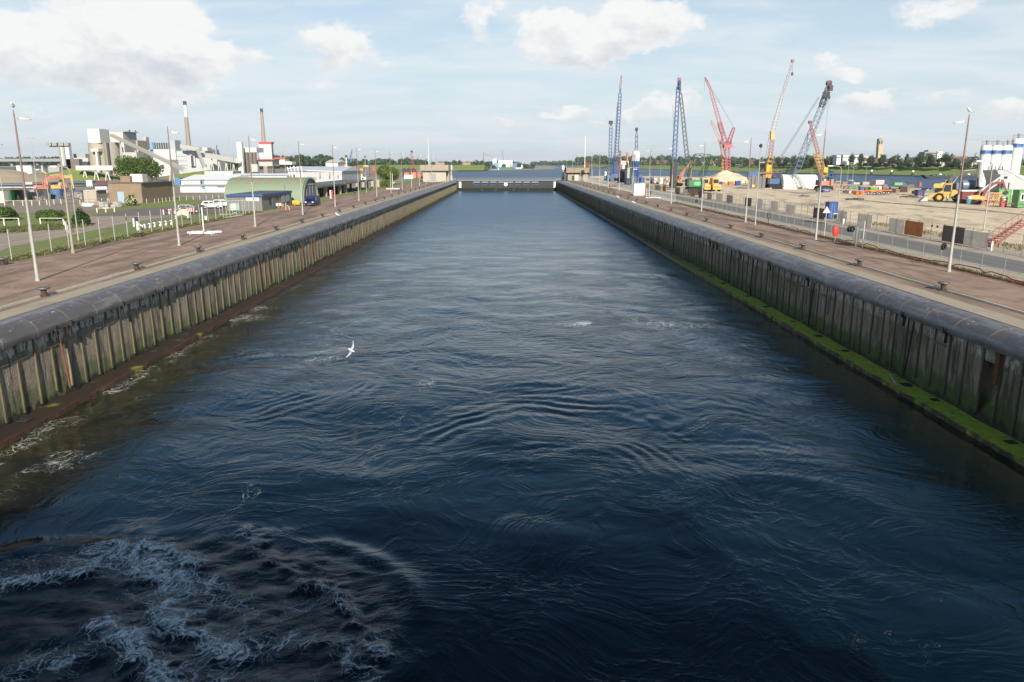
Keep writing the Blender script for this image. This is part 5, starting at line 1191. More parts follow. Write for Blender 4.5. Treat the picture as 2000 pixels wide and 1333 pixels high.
# rubble heaps and slabs in the grass
for k, (u, v, mt, s, lab) in enumerate([(170, 403.5, WHITE, 1.0, 'crumpled white sheet lying in the grass near the hut'), (219, 405, M((.34, .33, .31), .85, 0, .2, 2, .5), 1.5, 'large broken grey concrete slab in the grass'), (196, 401.5, M((.26, .21, .18), .9, 0, .3, 2, .5), 1.3, 'low heap of brown rubble beside the grey slab')]):
    mb = MB(); rq = random.Random(k)
    for _ in range(9): mb.cb(rq.uniform(-1.2, 1.2) * s, rq.uniform(-.4, .4) * s, 0, rq.uniform(.5, 1.4) * s, rq.uniform(.4, .9) * s, rq.uniform(.25, .75) * s, rq.uniform(0, 3))
    tag(mb.build('rubble_heap', mt, None, loc=G(u, v, 5.33), bevel=.08), lab, 'rubble')
# ------------------------------------------------------------------ office, hangar, canopy
Yo = G(512.5, 412).y; t = aroot('site_office', 'low grey office with bright blue roof edge and white sign board', 'office', 490, Yo); OG = M((.19, .18, .175), .8, 0, .12, 1, .2, .2, (0, .5))
abox(t, 'wall', OG, 443, 512, 413.5, 384, Yo, 570); abox(t, 'roof_edge', M(C8(0, 80, 150), .5), 440.5, 512.8, 384.6, 380.5, Yo - .3, 571.5)
abox(t, 'roof', M((.09, .09, .09), .8), 442, 511.5, 380.5, 379.9, Yo, 570.5); abox(t, 'sign_board', WHITE, 480, 505.5, 393, 386.5, Yo - .06, dep=.08); MB().tube((5, 3, 3.4), (5, 3, 4.6), .04, .04, 5).build('roof_aerial', DARK, t)
xs_ = P(512.5, 395, Yo).x - t.location.x
for (ya, yb, z0, z1, nm, mt) in ((6, 7.3, .1, 2.2, 'door', M((.12, .14, .18), .5)), (9, 9.7, .9, 2.2, 'window', GLASS), (12, 14.4, .9, 2.4, 'window', M((.25, .3, .3), .2)), (15, 17.4, .9, 2.4, 'window', M((.25, .3, .3), .2)), (4, 4.8, .9, 2.1, 'window', GLASS)):
    MB().box(xs_, xs_ + .05, ya, yb, z0, z1).build(nm, mt, t)
for k, (u, v, mt, lab) in enumerate([(541, 407, M((.5, .5, .4), .6), 'pale green garden chair beside the office wall'), (548, 406.5, M((.45, .43, .4), .6), 'grey garden chair among the seats by the office'), (554.5, 408, M((.55, .2, .2), .6), 'pink garden chair in front of the office windows'), (561, 406, M((.6, .55, .5), .6), 'cream garden chair at the end of the office seats')]):
    t = thing('garden_chair', lab, 'chair', G(u, v), R(30 * k)); MB().box(-.25, .25, -.25, .25, .40, .45).build('seat', mt, t); MB().box(-.25, .25, .22, .27, .45, .95).build('backrest', mt, t)
    for x in (-.22, .22):
        for y in (-.22, .22): MB().tube((x, y, 0), (x, y, .4), .025, .025, 5).build('leg', mt, t)
for k, u in enumerate((558.5, 565)): tag(MB().lathe(tuple(G(u, 410.5)), [(.2, 0), (.2, .03), (.08, .05), (.03, .7), (0, .72)], 10).build('traffic_cone', M((.75, .35, .25), .6), None, True), 'small pale traffic cone beside the seats, %s' % ('nearer the office' if k == 0 else 'nearer the van'), 'cone')
t = thing('yellow_trolley', 'yellow wheeled machine standing beside the van', 'machine', G(583, 403), R(20)); MB().cb(-.5, 0, .35, 1.4, .8, .8).build('engine_box', YELLOW, t, bevel=.06); MB().cb(.8, 0, .4, 1.0, .6, .3).build('chassis', DARK, t); MB().tube((1.3, 0, .5), (1.5, 0, 1.1), .05, .05, 5).build('handle', YELLOW, t)
for x in (-.8, .7):
    for y in (-.4, .4): wheel(t, x, y, .28, .15, YELLOW)
Yh = G(592, 399.5).y; t = aroot('arched_hangar', 'pale green arched hangar with brown rooflights', 'hangar', 520, Yh); o = t.location
xa, xb = P(437, 380, Yh).x - o.x, P(592, 380, Yh).x - o.x; depth = Yu(P(592, 380, Yh).x, 622, 7) - Yh; hz = P(592, 347, Yh + depth / 2).z - 5.33
HG = M((.19, .24, .165), .6, 0, .06, .5, .05, .12); prof = [(depth / 2 - depth / 2 * math.cos(math.pi * k / 16), hz * math.sin(math.pi * k / 16) ** .75) for k in range(17)]
mb = MB(); n = len(prof)
for x in (xa, xb): mb.v += [(x, y, z) for y, z in prof]
for k in range(n - 1): mb.f.append((k, n + k, n + k + 1, k + 1)); mb.mi.append(0)
mb.v += [(xa, y, z) for y, z in prof]; mb.f.append(tuple(2 * n + k for k in range(n))); mb.mi.append(0); mb.build('arched_roof', HG, t, True)
mb = MB(); pin = [(depth / 2 + (y - depth / 2) * .93, z * .95) for y, z in prof]; mb.v = [(xb - .25, y, z) for y, z in pin]; mb.f = [tuple(reversed(range(n)))]; mb.mi = [0]; mb.build('end_wall', M((.13, .14, .16), .7, 0, .2, 1, 0, .2), t)
mb = MB(); mb.v = [(xb - .3, y, z) for y, z in prof] + [(xb + .12, y, z) for y, z in prof] + [(xb + .12, y, z) for y, z in pin] + [(xb - .3, y, z) for y, z in pin]
for k in range(n - 1):
    for a_, b_ in ((0, 1), (1, 2), (2, 3)): mb.f.append((a_ * n + k, b_ * n + k, b_ * n + k + 1, a_ * n + k + 1)); mb.mi.append(0)
mb.build('arch_rim', HG, t)
for y in (depth * .3, depth * .5, depth * .7): MB().box(xb - .24, xb - .18, y - .06, y + .06, 0, hz * .72).build('door_rib', M((.25, .28, .33), .6), t)
MB().box(xb - .24, xb - .15, .8, depth - .8, hz * .70, hz * .76).build('door_rail', M((.35, .35, .33), .6), t)
for u in (458, 479, 498, 518, 537, 560, 580):
    x = P(u - 4, 358, Yh + 1).x - o.x; w = .95; mb = MB()
    for k in range(4, 7):
        (y0, z0), (y1, z1) = prof[k], prof[k + 1]; mb.quad((x, y0, z0 + .03), (x + w, y0, z0 + .03), (x + w, y1, z1 + .03), (x, y1, z1 + .03))
    mb.build('rooflight', M((.26, .20, .12), .7, 0, .15, 2), t)
t = thing('canopy', 'long low flat canopy on thick concrete pillars beside the quay', 'canopy', (-47.5, 228, 5.33)); CR = M((.11, .12, .125), .8, 0, .2, .3)
MB().box(-9, .6, -38, -6, 2.45, 2.9).build('roof_slab', CR, t); MB().box(-9, .9, -6, 40, 2.6, 3.0).build('roof_slab', CR, t); MB().box(-9.2, -8.9, -38, 40, 0, 2.45).build('rear_wall', M((.06, .055, .05), .9), t)
PIL = M((.36, .31, .21), .85, 0, .15, 1, .3, .3)
for (u, v) in ((631, 384), (659, 379), (675, 377), (698, 372.2), (713, 369.5), (728, 367.5), (738, 365.5)):
    y = G(u, v).y - 228; MB().box(-.75, .1, y - .55, y + .35, 0, 2.6).build('pillar', PIL, t)
    MB().box(-6.2, -5.5, y - .4, y + .3, 0, 2.6).build('pillar', PIL, t)
for k, (u, v, h, r, mt, lab) in enumerate([(622, 388, 1.2, .35, M((.6, .12, .06), .6), 'orange-red drum at the corner of the canopy'), (649, 388, 2.0, .3, RED, 'red and white striped post leaning beside the canopy')]):
    t = thing('striped_post' if k else 'steel_drum', lab, 'post' if k else 'drum', G(u, v)); MB().tube((0, 0, 0), (-.05, 0, h), r, r * .9, 10).build('post_body' if k else 'drum_body', mt, t, True)
    MB().tube((-.33 * k, -.1, 0), (-.38 * k, -.1, h * 1.0), r * .75, r * .7, 10).build('white_half' if k else 'drum_rim', WHITE if k else DARK, t, True)

# ------------------------------------------------------------------ industrial plant
def FG(*c): return M(C8(*c), .7, 0, .06, .08, 0, .18)
fW, fG, fL, fT, fTd, fB = FG(215, 213, 205), FG(165, 168, 170), FG(190, 190, 186), FG(178, 165, 145), FG(120, 108, 98), FG(60, 75, 95)
def works(lab, Y, parts, name='factory_building', cat='factory'):
    us = [p[2] for p in parts] + [p[3] for p in parts]; t = aroot(name, lab, cat, (min(us) + max(us)) / 2, Y)
    for p in parts:
        nm, mt, u0, u1, vb, vt = p[:6]; u2 = p[6] if len(p) > 6 else None; dy = p[7] if len(p) > 7 else 0
        dep = None if u2 else (p[8] if len(p) > 8 else 14)
        if nm == 'cyl' or nm.endswith('silo'):
            x0, x1 = P(u0, (vb + vt) / 2, Y).x, P(u1, (vb + vt) / 2, Y).x; r = (x1 - x0) / 2; z0, z1 = P(u0, vb, Y).z, P(u0, vt, Y).z; c = t.location
            MB().lathe(((x0 + x1) / 2 - c.x, dy + r, 0), [(r, z0 - c.z), (r, z1 - c.z), (r * .9, z1 - c.z + r * .08), (0, z1 - c.z + r * .1)], 28).build(nm, mt, t, True)
        else: abox(t, nm, mt, u0, u1, vb, vt, Y + dy, u2, dep)
    return t
def vstripes(mt_a, b, per):
    pass
DK = M((.05, .055, .06), .6); SEAM = M(C8(140, 145, 150), .7)
works('tall beige concrete silos with white box house on top', 430, [('silo', fT, 168, 205, 352, 279.5), ('silo', FG(160, 150, 135), 199, 229, 352, 279.5), ('head_house', fW, 171.5, 195, 279.5, 252, 216), ('ladder_shaft', DK, 210.5, 214.5, 345, 279, None, -1.2, 1), ('loading_bay', fW, 177, 192, 296.5, 291, None, -3, 4), ('loading_leg', fW, 189, 192.5, 350, 297, None, -3, 2), ('red_mark', M((.45, .1, .12), .6), 206, 211, 265, 259, None, 9, .5)])
works('large pale factory hall with square tower behind the silos', 560, [('wall', FG(198, 194, 184), 218, 244, 340, 258, 272), ('upper_wall', fT, 268, 271, 330, 274.5, 293), ('roof', fG, 217.5, 244.5, 258, 257, 272.5), ('window', DK, 230, 241, 300, 288, None, -.3, .4), ('annex', fL, 222, 268, 345, 298, None, -12, 11)])
works('white narrow factory tower with brown lower hall at the plant edge', 470, [('tower', fW, 119, 136, 330, 280, 144), ('stair_shaft', fG, 123, 127, 338, 279, None, -1, 2), ('conveyor_house', fG, 145, 168, 331, 301, None, 10), ('lower_hall', fTd, 127, 155, 334, 311, 172), ('door', DK, 157.5, 172, 330, 316, None, 3, 1), ('roof', fL, 143, 172, 316, 309, None, 4, 9)])
works('low white shed with dark glazed upper storey', 620, [('wall', fW, 294, 333, 338, 292), ('glazed_storey', fB, 298, 332, 292, 279.5), ('blue_panel', M(C8(90, 170, 225), .5), 294, 298.5, 300, 278.5, None, -.5, 3)] + [('mullion', fW, 300 + k * 4.6, 300.7 + k * 4.6, 291.5, 280, None, -.3, .4) for k in range(7)])
t_ = works('big pale grey factory block in the middle of the plant', 540, [('wall', FG(188, 192, 196), 331, 402, 346, 296), ('roof', fG, 330.5, 402.5, 296, 294.8), ('tower', FG(172, 180, 186), 331, 342, 294.8, 274, 355), ('rear_block', FG(196, 198, 196), 381, 405, 296, 288.5, 415, 20), ('shaft', fW, 332, 344, 335, 293, None, -2, 2), ('shaft', fW, 371, 380, 325, 296, None, -2, 2), ('opening', DK, 373, 378, 325, 304, None, -2.4, .5)]
           + [('seam', SEAM, 334, 365, v + .9, v, None, -.15, .2) for v in (305, 314, 323)] + [('vent', DK, 386, 398, 300, 298.8, None, -.2, .2), ('lower_hall', fL, 395, 425, 346, 308, None, -6, 20), ('window', DK, 396, 404, 331, 322, None, -6.2, .3)])
works('tall white slab tower beside the brown silos', 500, [('wall', fW, 464, 474, 345, 277.5, 478), ('side_house', fL, 489, 503, 336, 321, None, -4, 4)])
works('row of brown cylindrical silos under a white box house', 510, [('silo', fTd, 476.5, 485, 338, 298), ('silo', FG(150, 135, 118), 484, 492, 338, 298), ('silo', fTd, 491, 500.5, 338, 298), ('head_house', FG(205, 205, 205), 476, 501, 298, 288.5), ('dark_gap', DK, 485.5, 487, 335, 299, None, -.5, .6), ('dark_gap', DK, 492.5, 494, 335, 299, None, -.5, .6)])
works('white block tower with red roof band beside the second chimney', 600, [('wall', fW, 506, 532, 311, 282, 535), ('red_band', M(C8(205, 60, 60), .6), 505.3, 532.4, 282, 277.5, 536, -.2), ('red_base', M(C8(190, 70, 60), .6), 503, 536, 313.5, 311, None, -2), ('wall_lower', fL, 505, 535, 325, 313.5, None, 0), ('seam', SEAM, 514.5, 515.2, 310, 282, None, -.2, .2), ('dark_edge', DK, 531.5, 534, 340, 278, None, -1, 1.2)])
works('small white house with red roof behind the red-banded tower', 760, [('wall', fW, 540, 557, 322, 311), ('roof', M(C8(200, 80, 70), .7), 535, 557, 311, 308, None, -1, 16), ('annex', fW, 557, 570, 322, 316)], 'house', 'house')
def chimney(lab, Y, uxb, vb, uxt, vt, wb, wt, m1, m2, vm):
    b, tp = P(uxb, vb, Y), P(uxt, vt, Y); t = thing('chimney', lab, 'chimney', (tp.x, Y, 5.33)); k = Y / math.cos(R(PITCH)) / FPX * .97; H = tp.z - 5.33; hm = P(uxt, vm, Y).z - 5.33
    rb_, rt = wb / 2 * k, wt / 2 * k; rm = rb_ + (rt - rb_) * hm / H
    MB().lathe((0, 0, 0), [(rb_ * 1.1, 0), (rm, hm)], 24).build('lower_shaft', m1, t, True); MB().lathe((0, 0, 0), [(rm, hm), (rt, H - 3)], 24).build('upper_shaft', m2, t, True); MB().lathe((0, 0, 0), [(rt * 1.02, H - 3), (rt * 1.02, H), (rt * .7, H)], 24).build('dark_rim', DK, t, True)
chimney('tall chimney with white upper part and brown base', 640, 370, 320, 360.5, 198, 9.5, 6.2, FG(160, 145, 135), FG(222, 220, 212), 229); chimney('tall plain brown-grey chimney rising behind the red-banded tower', 660, 519, 300, 510.5, 212.5, 9, 5, FG(165, 148, 135), FG(165, 148, 135), 250)
def conveyor(lab, Y0, u0, v0, Y1, u1, v1, w, mt, legs=3, name='conveyor'):
    a, b = P(u0, v0, Y0), P(u1, v1, Y1); t = thing(name, lab, 'conveyor', ((a.x + b.x) / 2, (a.y + b.y) / 2, 5.33)); c = t.location; d = (b - a).normalized(); sd_ = d.cross(Vector((0, 0, 1))).normalized() * w / 2; up = Vector((0, 0, w * .9)); mb = MB()
    mb.hexa([a - sd_ - c, b - sd_ - c, b + sd_ - c, a + sd_ - c, a - sd_ + up - c, b - sd_ + up - c, b + sd_ + up - c, a + sd_ + up - c]); mb.build('gallery', mt, t)
    for k in range(legs):
        q = a.lerp(b, (k + .6) / (legs + .3)) - c
        if q.z > 3: mb = MB(); mb.tube((q.x - 1.2, q.y, 0), (q.x, q.y, q.z), .3, .3, 5); mb.tube((q.x + 1.2, q.y, 0), (q.x, q.y, q.z), .3, .3, 5); mb.build('trestle', mt, t)
conveyor('long inclined conveyor gallery falling from the silos', 425, 218, 267, 330, 362, 336, 1.5, FG(195, 188, 175), 4); conveyor('gently sloping white conveyor gallery towards the slab tower', 520, 405, 308, 495, 466, 319, 3.2, fW, 4)
conveyor('short conveyor gallery on top of the grey factory block', 535, 355, 290, 530, 392, 296, 3, fL, 0); conveyor('steep leg conveyor in front of the grey factory block', 470, 386, 297, 430, 401, 333, 1.8, fL, 0); conveyor('long white conveyor box on stilts below the silos', 400, 152, 333, 395, 224, 333, 2.6, fW, 3)
works('pale low factory halls between the silos and the grey block', 500, [('wall', FG(205, 202, 194), 262, 300, 350, 318), ('roof', fG, 261.5, 300.5, 318, 317), ('wall', fW, 300, 332, 350, 312, None, 6), ('window', DK, 266, 270, 332, 324, None, -.2, .3), ('window', DK, 276, 280, 332, 324, None, -.2, .3), ('window', DK, 306, 310, 330, 322, None, 5.8, .3), ('window', DK, 316, 320, 330, 322, None, 5.8, .3)])
works('pale stair towers and pipe bridge behind the tree', 600, [('stair_tower', fW, 236, 241, 330, 262, None, -20, 6), ('pipe_bridge', fL, 241, 296, 296, 292.5, None, -14, 3), ('stair_tower', FG(185, 185, 180), 283, 288, 330, 268, None, -16, 5), ('tank', fW, 252, 262, 330, 305, None, -18, 8), ('roof_vent', fG, 248, 251, 258, 254, None, 4, 3), ('roof_vent', fG, 261, 263, 258, 255, None, 4, 3)])
works('long white low works building in front of the slab tower', 430, [('wall', fW, 400, 455, 352, 336), ('roof', fL, 399, 456, 336, 334.8), ('window', DK, 408, 412, 346, 341, None, -.2, .3), ('window', DK, 420, 424, 346, 341, None, -.2, .3), ('window', DK, 434, 438, 346, 341, None, -.2, .3)])
works('grey process tower with dark opening beside the grey block', 570, [('wall', FG(180, 182, 184), 404, 418, 340, 300), ('top_house', fW, 406, 414, 300, 292), ('opening', DK, 408, 413, 326, 312, None, -.2, .4), ('pipe_bridge', fL, 418, 462, 312, 309.5, None, 2, 3), ('stack', fG, 421, 423, 312, 284, None, 4, 2)])
# tents, warehouses and sheds
def shed(lab, Y, u0, u1, vb, ve, vr, dep, mw, mr, name='shed', cat='shed', extras=()):
    t = aroot(name, lab, cat, (u0 + u1) / 2, Y); o = t.location; x0, x1 = P(u0, (vb + ve) / 2, Y).x - o.x, P(u1, (vb + ve) / 2, Y).x - o.x; ze = P(u0, ve, Y).z - o.z; zr = P((u0 + u1) / 2, vr, Y + dep / 2).z - o.z
    MB().box(x0, x1, 0, dep, 0, ze).build('wall', mw, t); MB().prism([(-.6, ze), (dep + .6, ze), (dep / 2, zr)], 'x', x0 - .5, x1 + .5).build('roof', mr, t)
    for nm, mt, a, b, c, d in extras: abox(t, nm, mt, a, b, c, d, Y - .1, dep=.15)
    return t
fSil = M((.62, .64, .66), .35, .3, .05, .1)
shed('long white storage tent with orange and blue panels', 262, 354, 446, 363, 352, 341.5, 26, M((.72, .73, .74), .5, 0, .04), M((.76, .77, .78), .45, 0, .03), extras=[('orange_panel', ORANGE, 391, 399, 353.5, 350.5), ('dark_panel', DK, 391, 395, 360, 353.5), ('blue_panel', M(C8(60, 160, 215), .5), 395, 399, 360, 353.5)])
shed('low white annex tent in front of the long storage tent', 232, 352, 442, 371, 363, 360, 10, M((.66, .66, .66), .5), M((.5, .5, .5), .6), extras=[('turquoise_panel', M(C8(50, 165, 170), .5), 394, 400, 370, 364), ('window', GREY, 424, 438, 367, 362)])
container('blue container with white mark at the end of the storage tent', 341, 352, 362, 348, M(C8(30, 130, 190), .5, 0, .05), dep=5)
shed('white gabled warehouse behind the arched hangar', 300, 446, 560, 352, 343, 339, 22, fSil, M((.74, .74, .74), .4))
t = shed('large silver warehouse with orange flags on its wall', 312, 566, 668, 358, 335, 325.5, 40, M(C8(186, 188, 190), .5, 0, .1, .3, 0, .25), M((.60, .62, .65), .35, .2, .04, .2), 'warehouse', 'warehouse', [('orange_flag', M(C8(205, 90, 60), .6), u - 1, u + 1.2, 344, 337) for u in (625, 644)] + [('dark_flag', DK, u - 1, u + 1, 350, 344) for u in (625, 644)] + [('dark_flag', DK, 659.5, 661, 349, 343), ('window', GREY, 600, 618, 352, 346)])
shed('white curved-roof shed beside the teal container stack', 520, 636, 660, 330, 318, 312.5, 30, fW, fW)
works('teal and dark blue block on yellow legs at the harbour', 540, [('teal_block', M(C8(70, 150, 165), .5), 657, 672, 321, 314.5, None, 0, 8), ('yellow_base', YELLOW, 658, 677, 326, 322, None, 0, 8), ('leg', YELLOW, 660, 661.5, 336, 326, None, 0, 1), ('leg', YELLOW, 674, 675.5, 336, 326, None, 0, 1)], 'harbour_gantry', 'gantry')
mb = MB(); t = aroot('white_gantry', 'white skeletal steel frame in front of the silver warehouse', 'frame', 578, 300); o = t.location
for u, a, b in ((566, 345, 327), (572, 350, 326), (579, 352, 325), (586, 354, 326), (593, 357, 327)): p, q = P(u, a, 300), P(u - 5, b, 304); mb.tube(p - o, q - o, .22, .22, 5)
mb.tube(P(560, 330, 300) - o, P(590, 326, 300) - o, .2, .2, 5); mb.tube(P(600, 334, 300) - o, P(668, 336, 302) - o, .15, .15, 5); mb.build('frame_bar', M((.7, .68, .66), .6), t)
for k, (u0, u1, v0, v1, Y, mt, lab) in enumerate([(0, 52, 366, 359, 268, M(C8(95, 115, 140), .6), 'long low blue-grey lock shed at the photo edge'), (50, 62, 366, 356, 264, fL, 'small white lock cabin between the long sheds'), (62, 78, 363, 357, 275, fG, 'grey flat cabin beside the small white cabin'), (135, 168, 362, 355, 290, M(C8(70, 95, 130), .6), 'dark blue covered structure behind the yellow excavator'), (72, 98, 361, 356, 290, M(C8(125, 150, 160), .6), 'teal-grey low shed behind the orange excavator')]):
    t = aroot('low_shed', lab, 'shed', (u0 + u1) / 2, Y); abox(t, 'wall', M((.05, .055, .07), .7), u0, u1, v0, (v0 + v1) / 2, Y, dep=5); abox(t, 'roof', mt, u0 - 1, u1 + 1, (v0 + v1) / 2, v1, Y - .5, dep=7)
for k, (u0, u1, v0, v1, Y, mt, lab) in enumerate([(32, 62, 336, 323.5, 440, fW, 'large white distant container block on the earth bank'), (62, 84, 333, 324, 460, fL, 'pale distant container block with many windows'), (94, 116, 336, 325, 450, fG, 'grey distant container beside the white tower'), (-20, 31, 334, 326, 470, M(C8(85, 88, 95), .7), 'dark slate distant shed under the viaduct')]):
    t = aroot('container_block', lab, 'container', (u0 + u1) / 2, Y); abox(t, 'wall', mt, u0, u1, v0 + 3, v1, Y, dep=9); abox(t, 'roof', fG, u0 - .4, u1 + .4, v1, v1 - .7, Y - .3, dep=9.6)
# earth mounds
def mound(name, u, v, w, d, h, mt, seed=1, z=5.3):
    g = G(u, v, z); n = 44; rs = np.linspace(-1, 1, n); X, Y = np.meshgrid(rs, rs); q = np.hypot(X, Y); Z = np.clip(1 - q, 0, 1) ** 1.0 * h * (1 + .12 * fbm(X * 3 + seed, Y * 3, 3, seed)) - .1
    V = np.stack([X * w / 2 + g.x, Y * d / 2 + g.y, Z + g.z], -1).reshape(-1, 3); i = (np.arange(n - 1)[:, None] * n + np.arange(n - 1)[None, :]).ravel(); me = bpy.data.meshes.new(name); me.from_pydata(V.tolist(), [], np.stack([i, i + 1, i + n + 1, i + n], -1).tolist())
    me.polygons.foreach_set('use_smooth', [True] * len(me.polygons)); me.materials.append(mt); o = bpy.data.objects.new(name, me); COL.objects.link(o); tag(o, kind='structure')
mound('earth_mound', 150, 352, 60, 34, 6.5, GRASS, 2); mound('sand_mound', 0, 356, 80, 40, 6, mat_stone('earth', (.36, .29, .2), (.28, .22, .16), sc=.1), 3); mound('earth_bank', 85, 352, 60, 20, 3.5, YARD, 4); mound('grass_mound', 410, 346, 70, 26, 4.5, mat_grass('yellow_grass', (.15, .17, .03), (.22, .23, .05), .3), 5); mound('sand_mound', 485, 345, 40, 16, 4, SAND, 6)
# viaduct
t = aroot('viaduct', 'grey concrete viaduct crossing behind the plant at the photo edge', 'viaduct', 60, 760); abox(t, 'deck', M(C8(150, 152, 160), .8), -80, 117, 316, 311, 760, dep=14); abox(t, 'parapet', M(C8(120, 125, 135), .8), -80, 117, 311, 310, 760.2, dep=.6)
for u in (-30, 20, 70, 112): abox(t, 'pier', M(C8(140, 142, 148), .8), u, u + 5, 328, 316, 764, dep=4)
# ------------------------------------------------------------------ building site
def crane_root(lab, Y, u, z=PZ, name='lattice_crane', cat='crane'): return aroot(name, lab, cat, u, Y, z)
CB, CBd, CRd, CYl, CWh, CGy = M(C8(70, 110, 165), .6, 0, .1, .3), M(C8(75, 95, 130), .6), M(C8(205, 85, 100), .6), M(C8(225, 175, 90), .6), M(C8(225, 205, 195), .5), M(C8(90, 100, 115), .5)
CPk = M(C8(215, 120, 130), .5); COr = M(C8(205, 120, 90), .5)
def W(root, u, v, Y, dy=0): return P(u, v, Y) - root.location
def lat(root, name, u0, v0, u1, v1, Y, w0, w1, nb, r, mt, Y1=None):
    a, b = W(root, u0, v0, Y), W(root, u1, v1, Y1 or Y); return MB().lattice(a, b, w0 * .68, w1 * .68, int(nb * 1.25), r * .52).build(name, mt, root)
def wire(root, pts, r=.05, mt=None, name='pendant_cable'):
    mb = MB(); mb.path(pts, r, 4); return mb.build(name, mt or DARK, root)
def crawler(t, col, w=7.5, h=3.0, x=0):
    w, h = w * .68, h * .68
    for y in (-1.7, 1.7):
        mb = MB(); mb.prism([(-w / 2 + x, .5), (-w / 2 + .5 + x, 0), (w / 2 - .5 + x, 0), (w / 2 + x, .5), (w / 2 - .4 + x, 1.3), (-w / 2 + .4 + x, 1.3)], 'y', y - .5, y + .5); mb.build('track', RUBBER, t)
    MB().box(x - w * .42, x + w * .42, -1.25, 1.25, 1.4, 1.4 + h * .75).build('machine_house', col, t, bevel=.1); MB().box(x - w * .5, x - w * .38, -1.3, 1.3, 1.5, 1.4 + h * .9).build('counterweight', DARK, t); MB().box(x + w * .3, x + w * .48, -1.9, -1.0, 1.5, 3.2).build('cab', col, t)
# A: blue lattice crane with red-white tip
Y = 345; t = crane_root('tall blue lattice crane with red and white tip section', Y, 1201)
lat(t, 'main_boom', 1202, 347, 1211.6, 171, Y, 2.2, 1.6, 44, .17, CB); lat(t, 'tip_section', 1211.4, 172, 1213.8, 147, Y, 1.1, .7, 6, .12, CRd); lat(t, 'rear_leader', 1197.5, 347, 1207, 200, Y, 1.0, .8, 36, .12, CB)
wire(t, [W(t, 1209, 180, Y), W(t, 1214, 185, Y), W(t, 1206, 345, Y)], .06, CBd); crawler(t, CB, 8, 3.2); MB().cb(.3, -.2, 1.5, 1.8, 1.4, 7).build('hoist_mast', M(C8(15, 60, 130), .5), t)
t = crane_root('shorter blue lattice mast beside the tall red-tipped crane', Y - 4, 1192); lat(t, 'mast', 1191, 347, 1193.3, 243, Y - 4, 1.9, 1.7, 26, .15, CB); MB().cb(W(t, 1193, 240, Y - 4).x, 0, W(t, 1193, 243, Y - 4).z, 1.6, 1.6, 1.4).build('mast_head', DARK, t)
MB().cb(0, 0, 0, 3.2, 3, 2.6).build('mast_foot', CBd, t)
# B: blue and white silo with drilling mast behind
Yb = 300; t = aroot('site_silo', 'blue silo with white top standing beside the drilling masts', 'silo', 1241, Yb, PZ); a, b = W(t, 1233.5, 340, Yb).x, W(t, 1248.5, 340, Yb).x; r = (b - a) / 2; zt_, zm, zb_ = W(t, 1241, 295.5, Yb).z, W(t, 1241, 315, Yb).z, 2.8
MB().lathe((0, 0, 0), [(r * .96, zb_), (r, zm)], 24).build('blue_shell', M(C8(20, 85, 170), .45, 0, .05), t, True); MB().lathe((0, 0, 0), [(r, zm), (r * .98, zt_ - 1.2), (r * .9, zt_), (0, zt_ + .15)], 24).build('white_top', WHITE, t, True)
for k in range(4): an = k * 1.57 + .7; MB().tube((r * .8 * math.cos(an), r * .8 * math.sin(an), 0), (r * .8 * math.cos(an), r * .8 * math.sin(an), zb_), .15, .15, 6).build('leg', CBd, t)
MB().box(-.9, .5, -r - .03, -r + .2, zm - 3.2, zm - 2.9).build('white_mark', WHITE, t)
t = crane_root('dark lattice drilling mast rising above the blue silo', 335, 1243); lat(t, 'mast', 1242, 350, 1243.3, 255, 335, 2.0, 1.1, 16, .13, CGy); MB().cb(W(t, 1243.4, 252, 335).x, 0, W(t, 1243, 256, 335).z, 1.1, 1.0, 1.3).build('mast_head', DARK, t); MB().cb(0, 0, 0, 5, 3, 3).build('machine_house', CBd, t)
for k, (u0, u1, vb, vt, Y, mt, lab) in enumerate([(1210.2, 1212.6, 345, 294.5, 320, M(C8(175, 95, 60), .7), 'rust-brown drilling pipe standing beside the blue crane'), (1224, 1226.5, 340, 298, 318, M(C8(205, 120, 70), .7), 'orange-brown drilling pipe standing beside the green cover')]):
    t = aroot('drill_pipe', lab, 'pipe', (u0 + u1) / 2, Y, PZ); p0, p1 = W(t, (u0 + u1) / 2, vb, Y), W(t, (u0 + u1) / 2, vt, Y); MB().tube((p0.x, 0, 0), p1, .42, .42, 10).build('pipe', mt, t, True); MB().tube((p1.x + .5, .2, 0), (p1.x + .55, .2, p1.z * .72), .12, .12, 6).build('guide_rail', WHITE, t); MB().cb(p0.x, 0, 0, 2, 1.6, 2).build('drill_base', M(C8(25, 45, 90), .6), t)
def pblock(name, lab, cat, u0, u1, vb, vt, mt, dep=4, z=PZ, Y=None, roof=None, group=None, parts=()):
    Y = Y or G((u0 + u1) / 2, vb, z).y; Xa = abs(P((u0 + u1) / 2, vb, Y).x); lim = .32 * (u1 - u0); c_ = Xa * FPX / Y
    dep = max(.5, min(dep, Y * lim / max(1e-6, c_ - lim) if c_ > lim else dep)); sh = c_ * dep / (Y + dep)
    if u0 > 993: u0 += sh
    else: u1 -= sh
    t = aroot(name, lab, cat, (u0 + u1) / 2, Y, z, group); x0, x1 = W(t, u0, (vb + vt) / 2, Y).x, W(t, u1, (vb + vt) / 2, Y).x; h = W(t, u1, vt, Y).z
    MB().box(x0, x1, 0, dep, .1, h).build('body', mt, t, bevel=.04)
    MB().box(x0 - .05, x1 + .05, -.05, dep + .05, h, h + .1).build('roof', roof or mt, t); MB().box(x0 + .1, x1 - .1, .1, dep - .1, 0, .1).build('base', DARK, t)
    for nm, m2, a, b, c, d in parts:
        MB().box(x0 + (x1 - x0) * a, x0 + (x1 - x0) * b, -.09, -.04, h * c, h * d).build(nm, m2, t)
    return t
WIN = [('window', GLASS, .15, .4, .5, .8), ('door', GREY, .6, .8, .05, .8)]
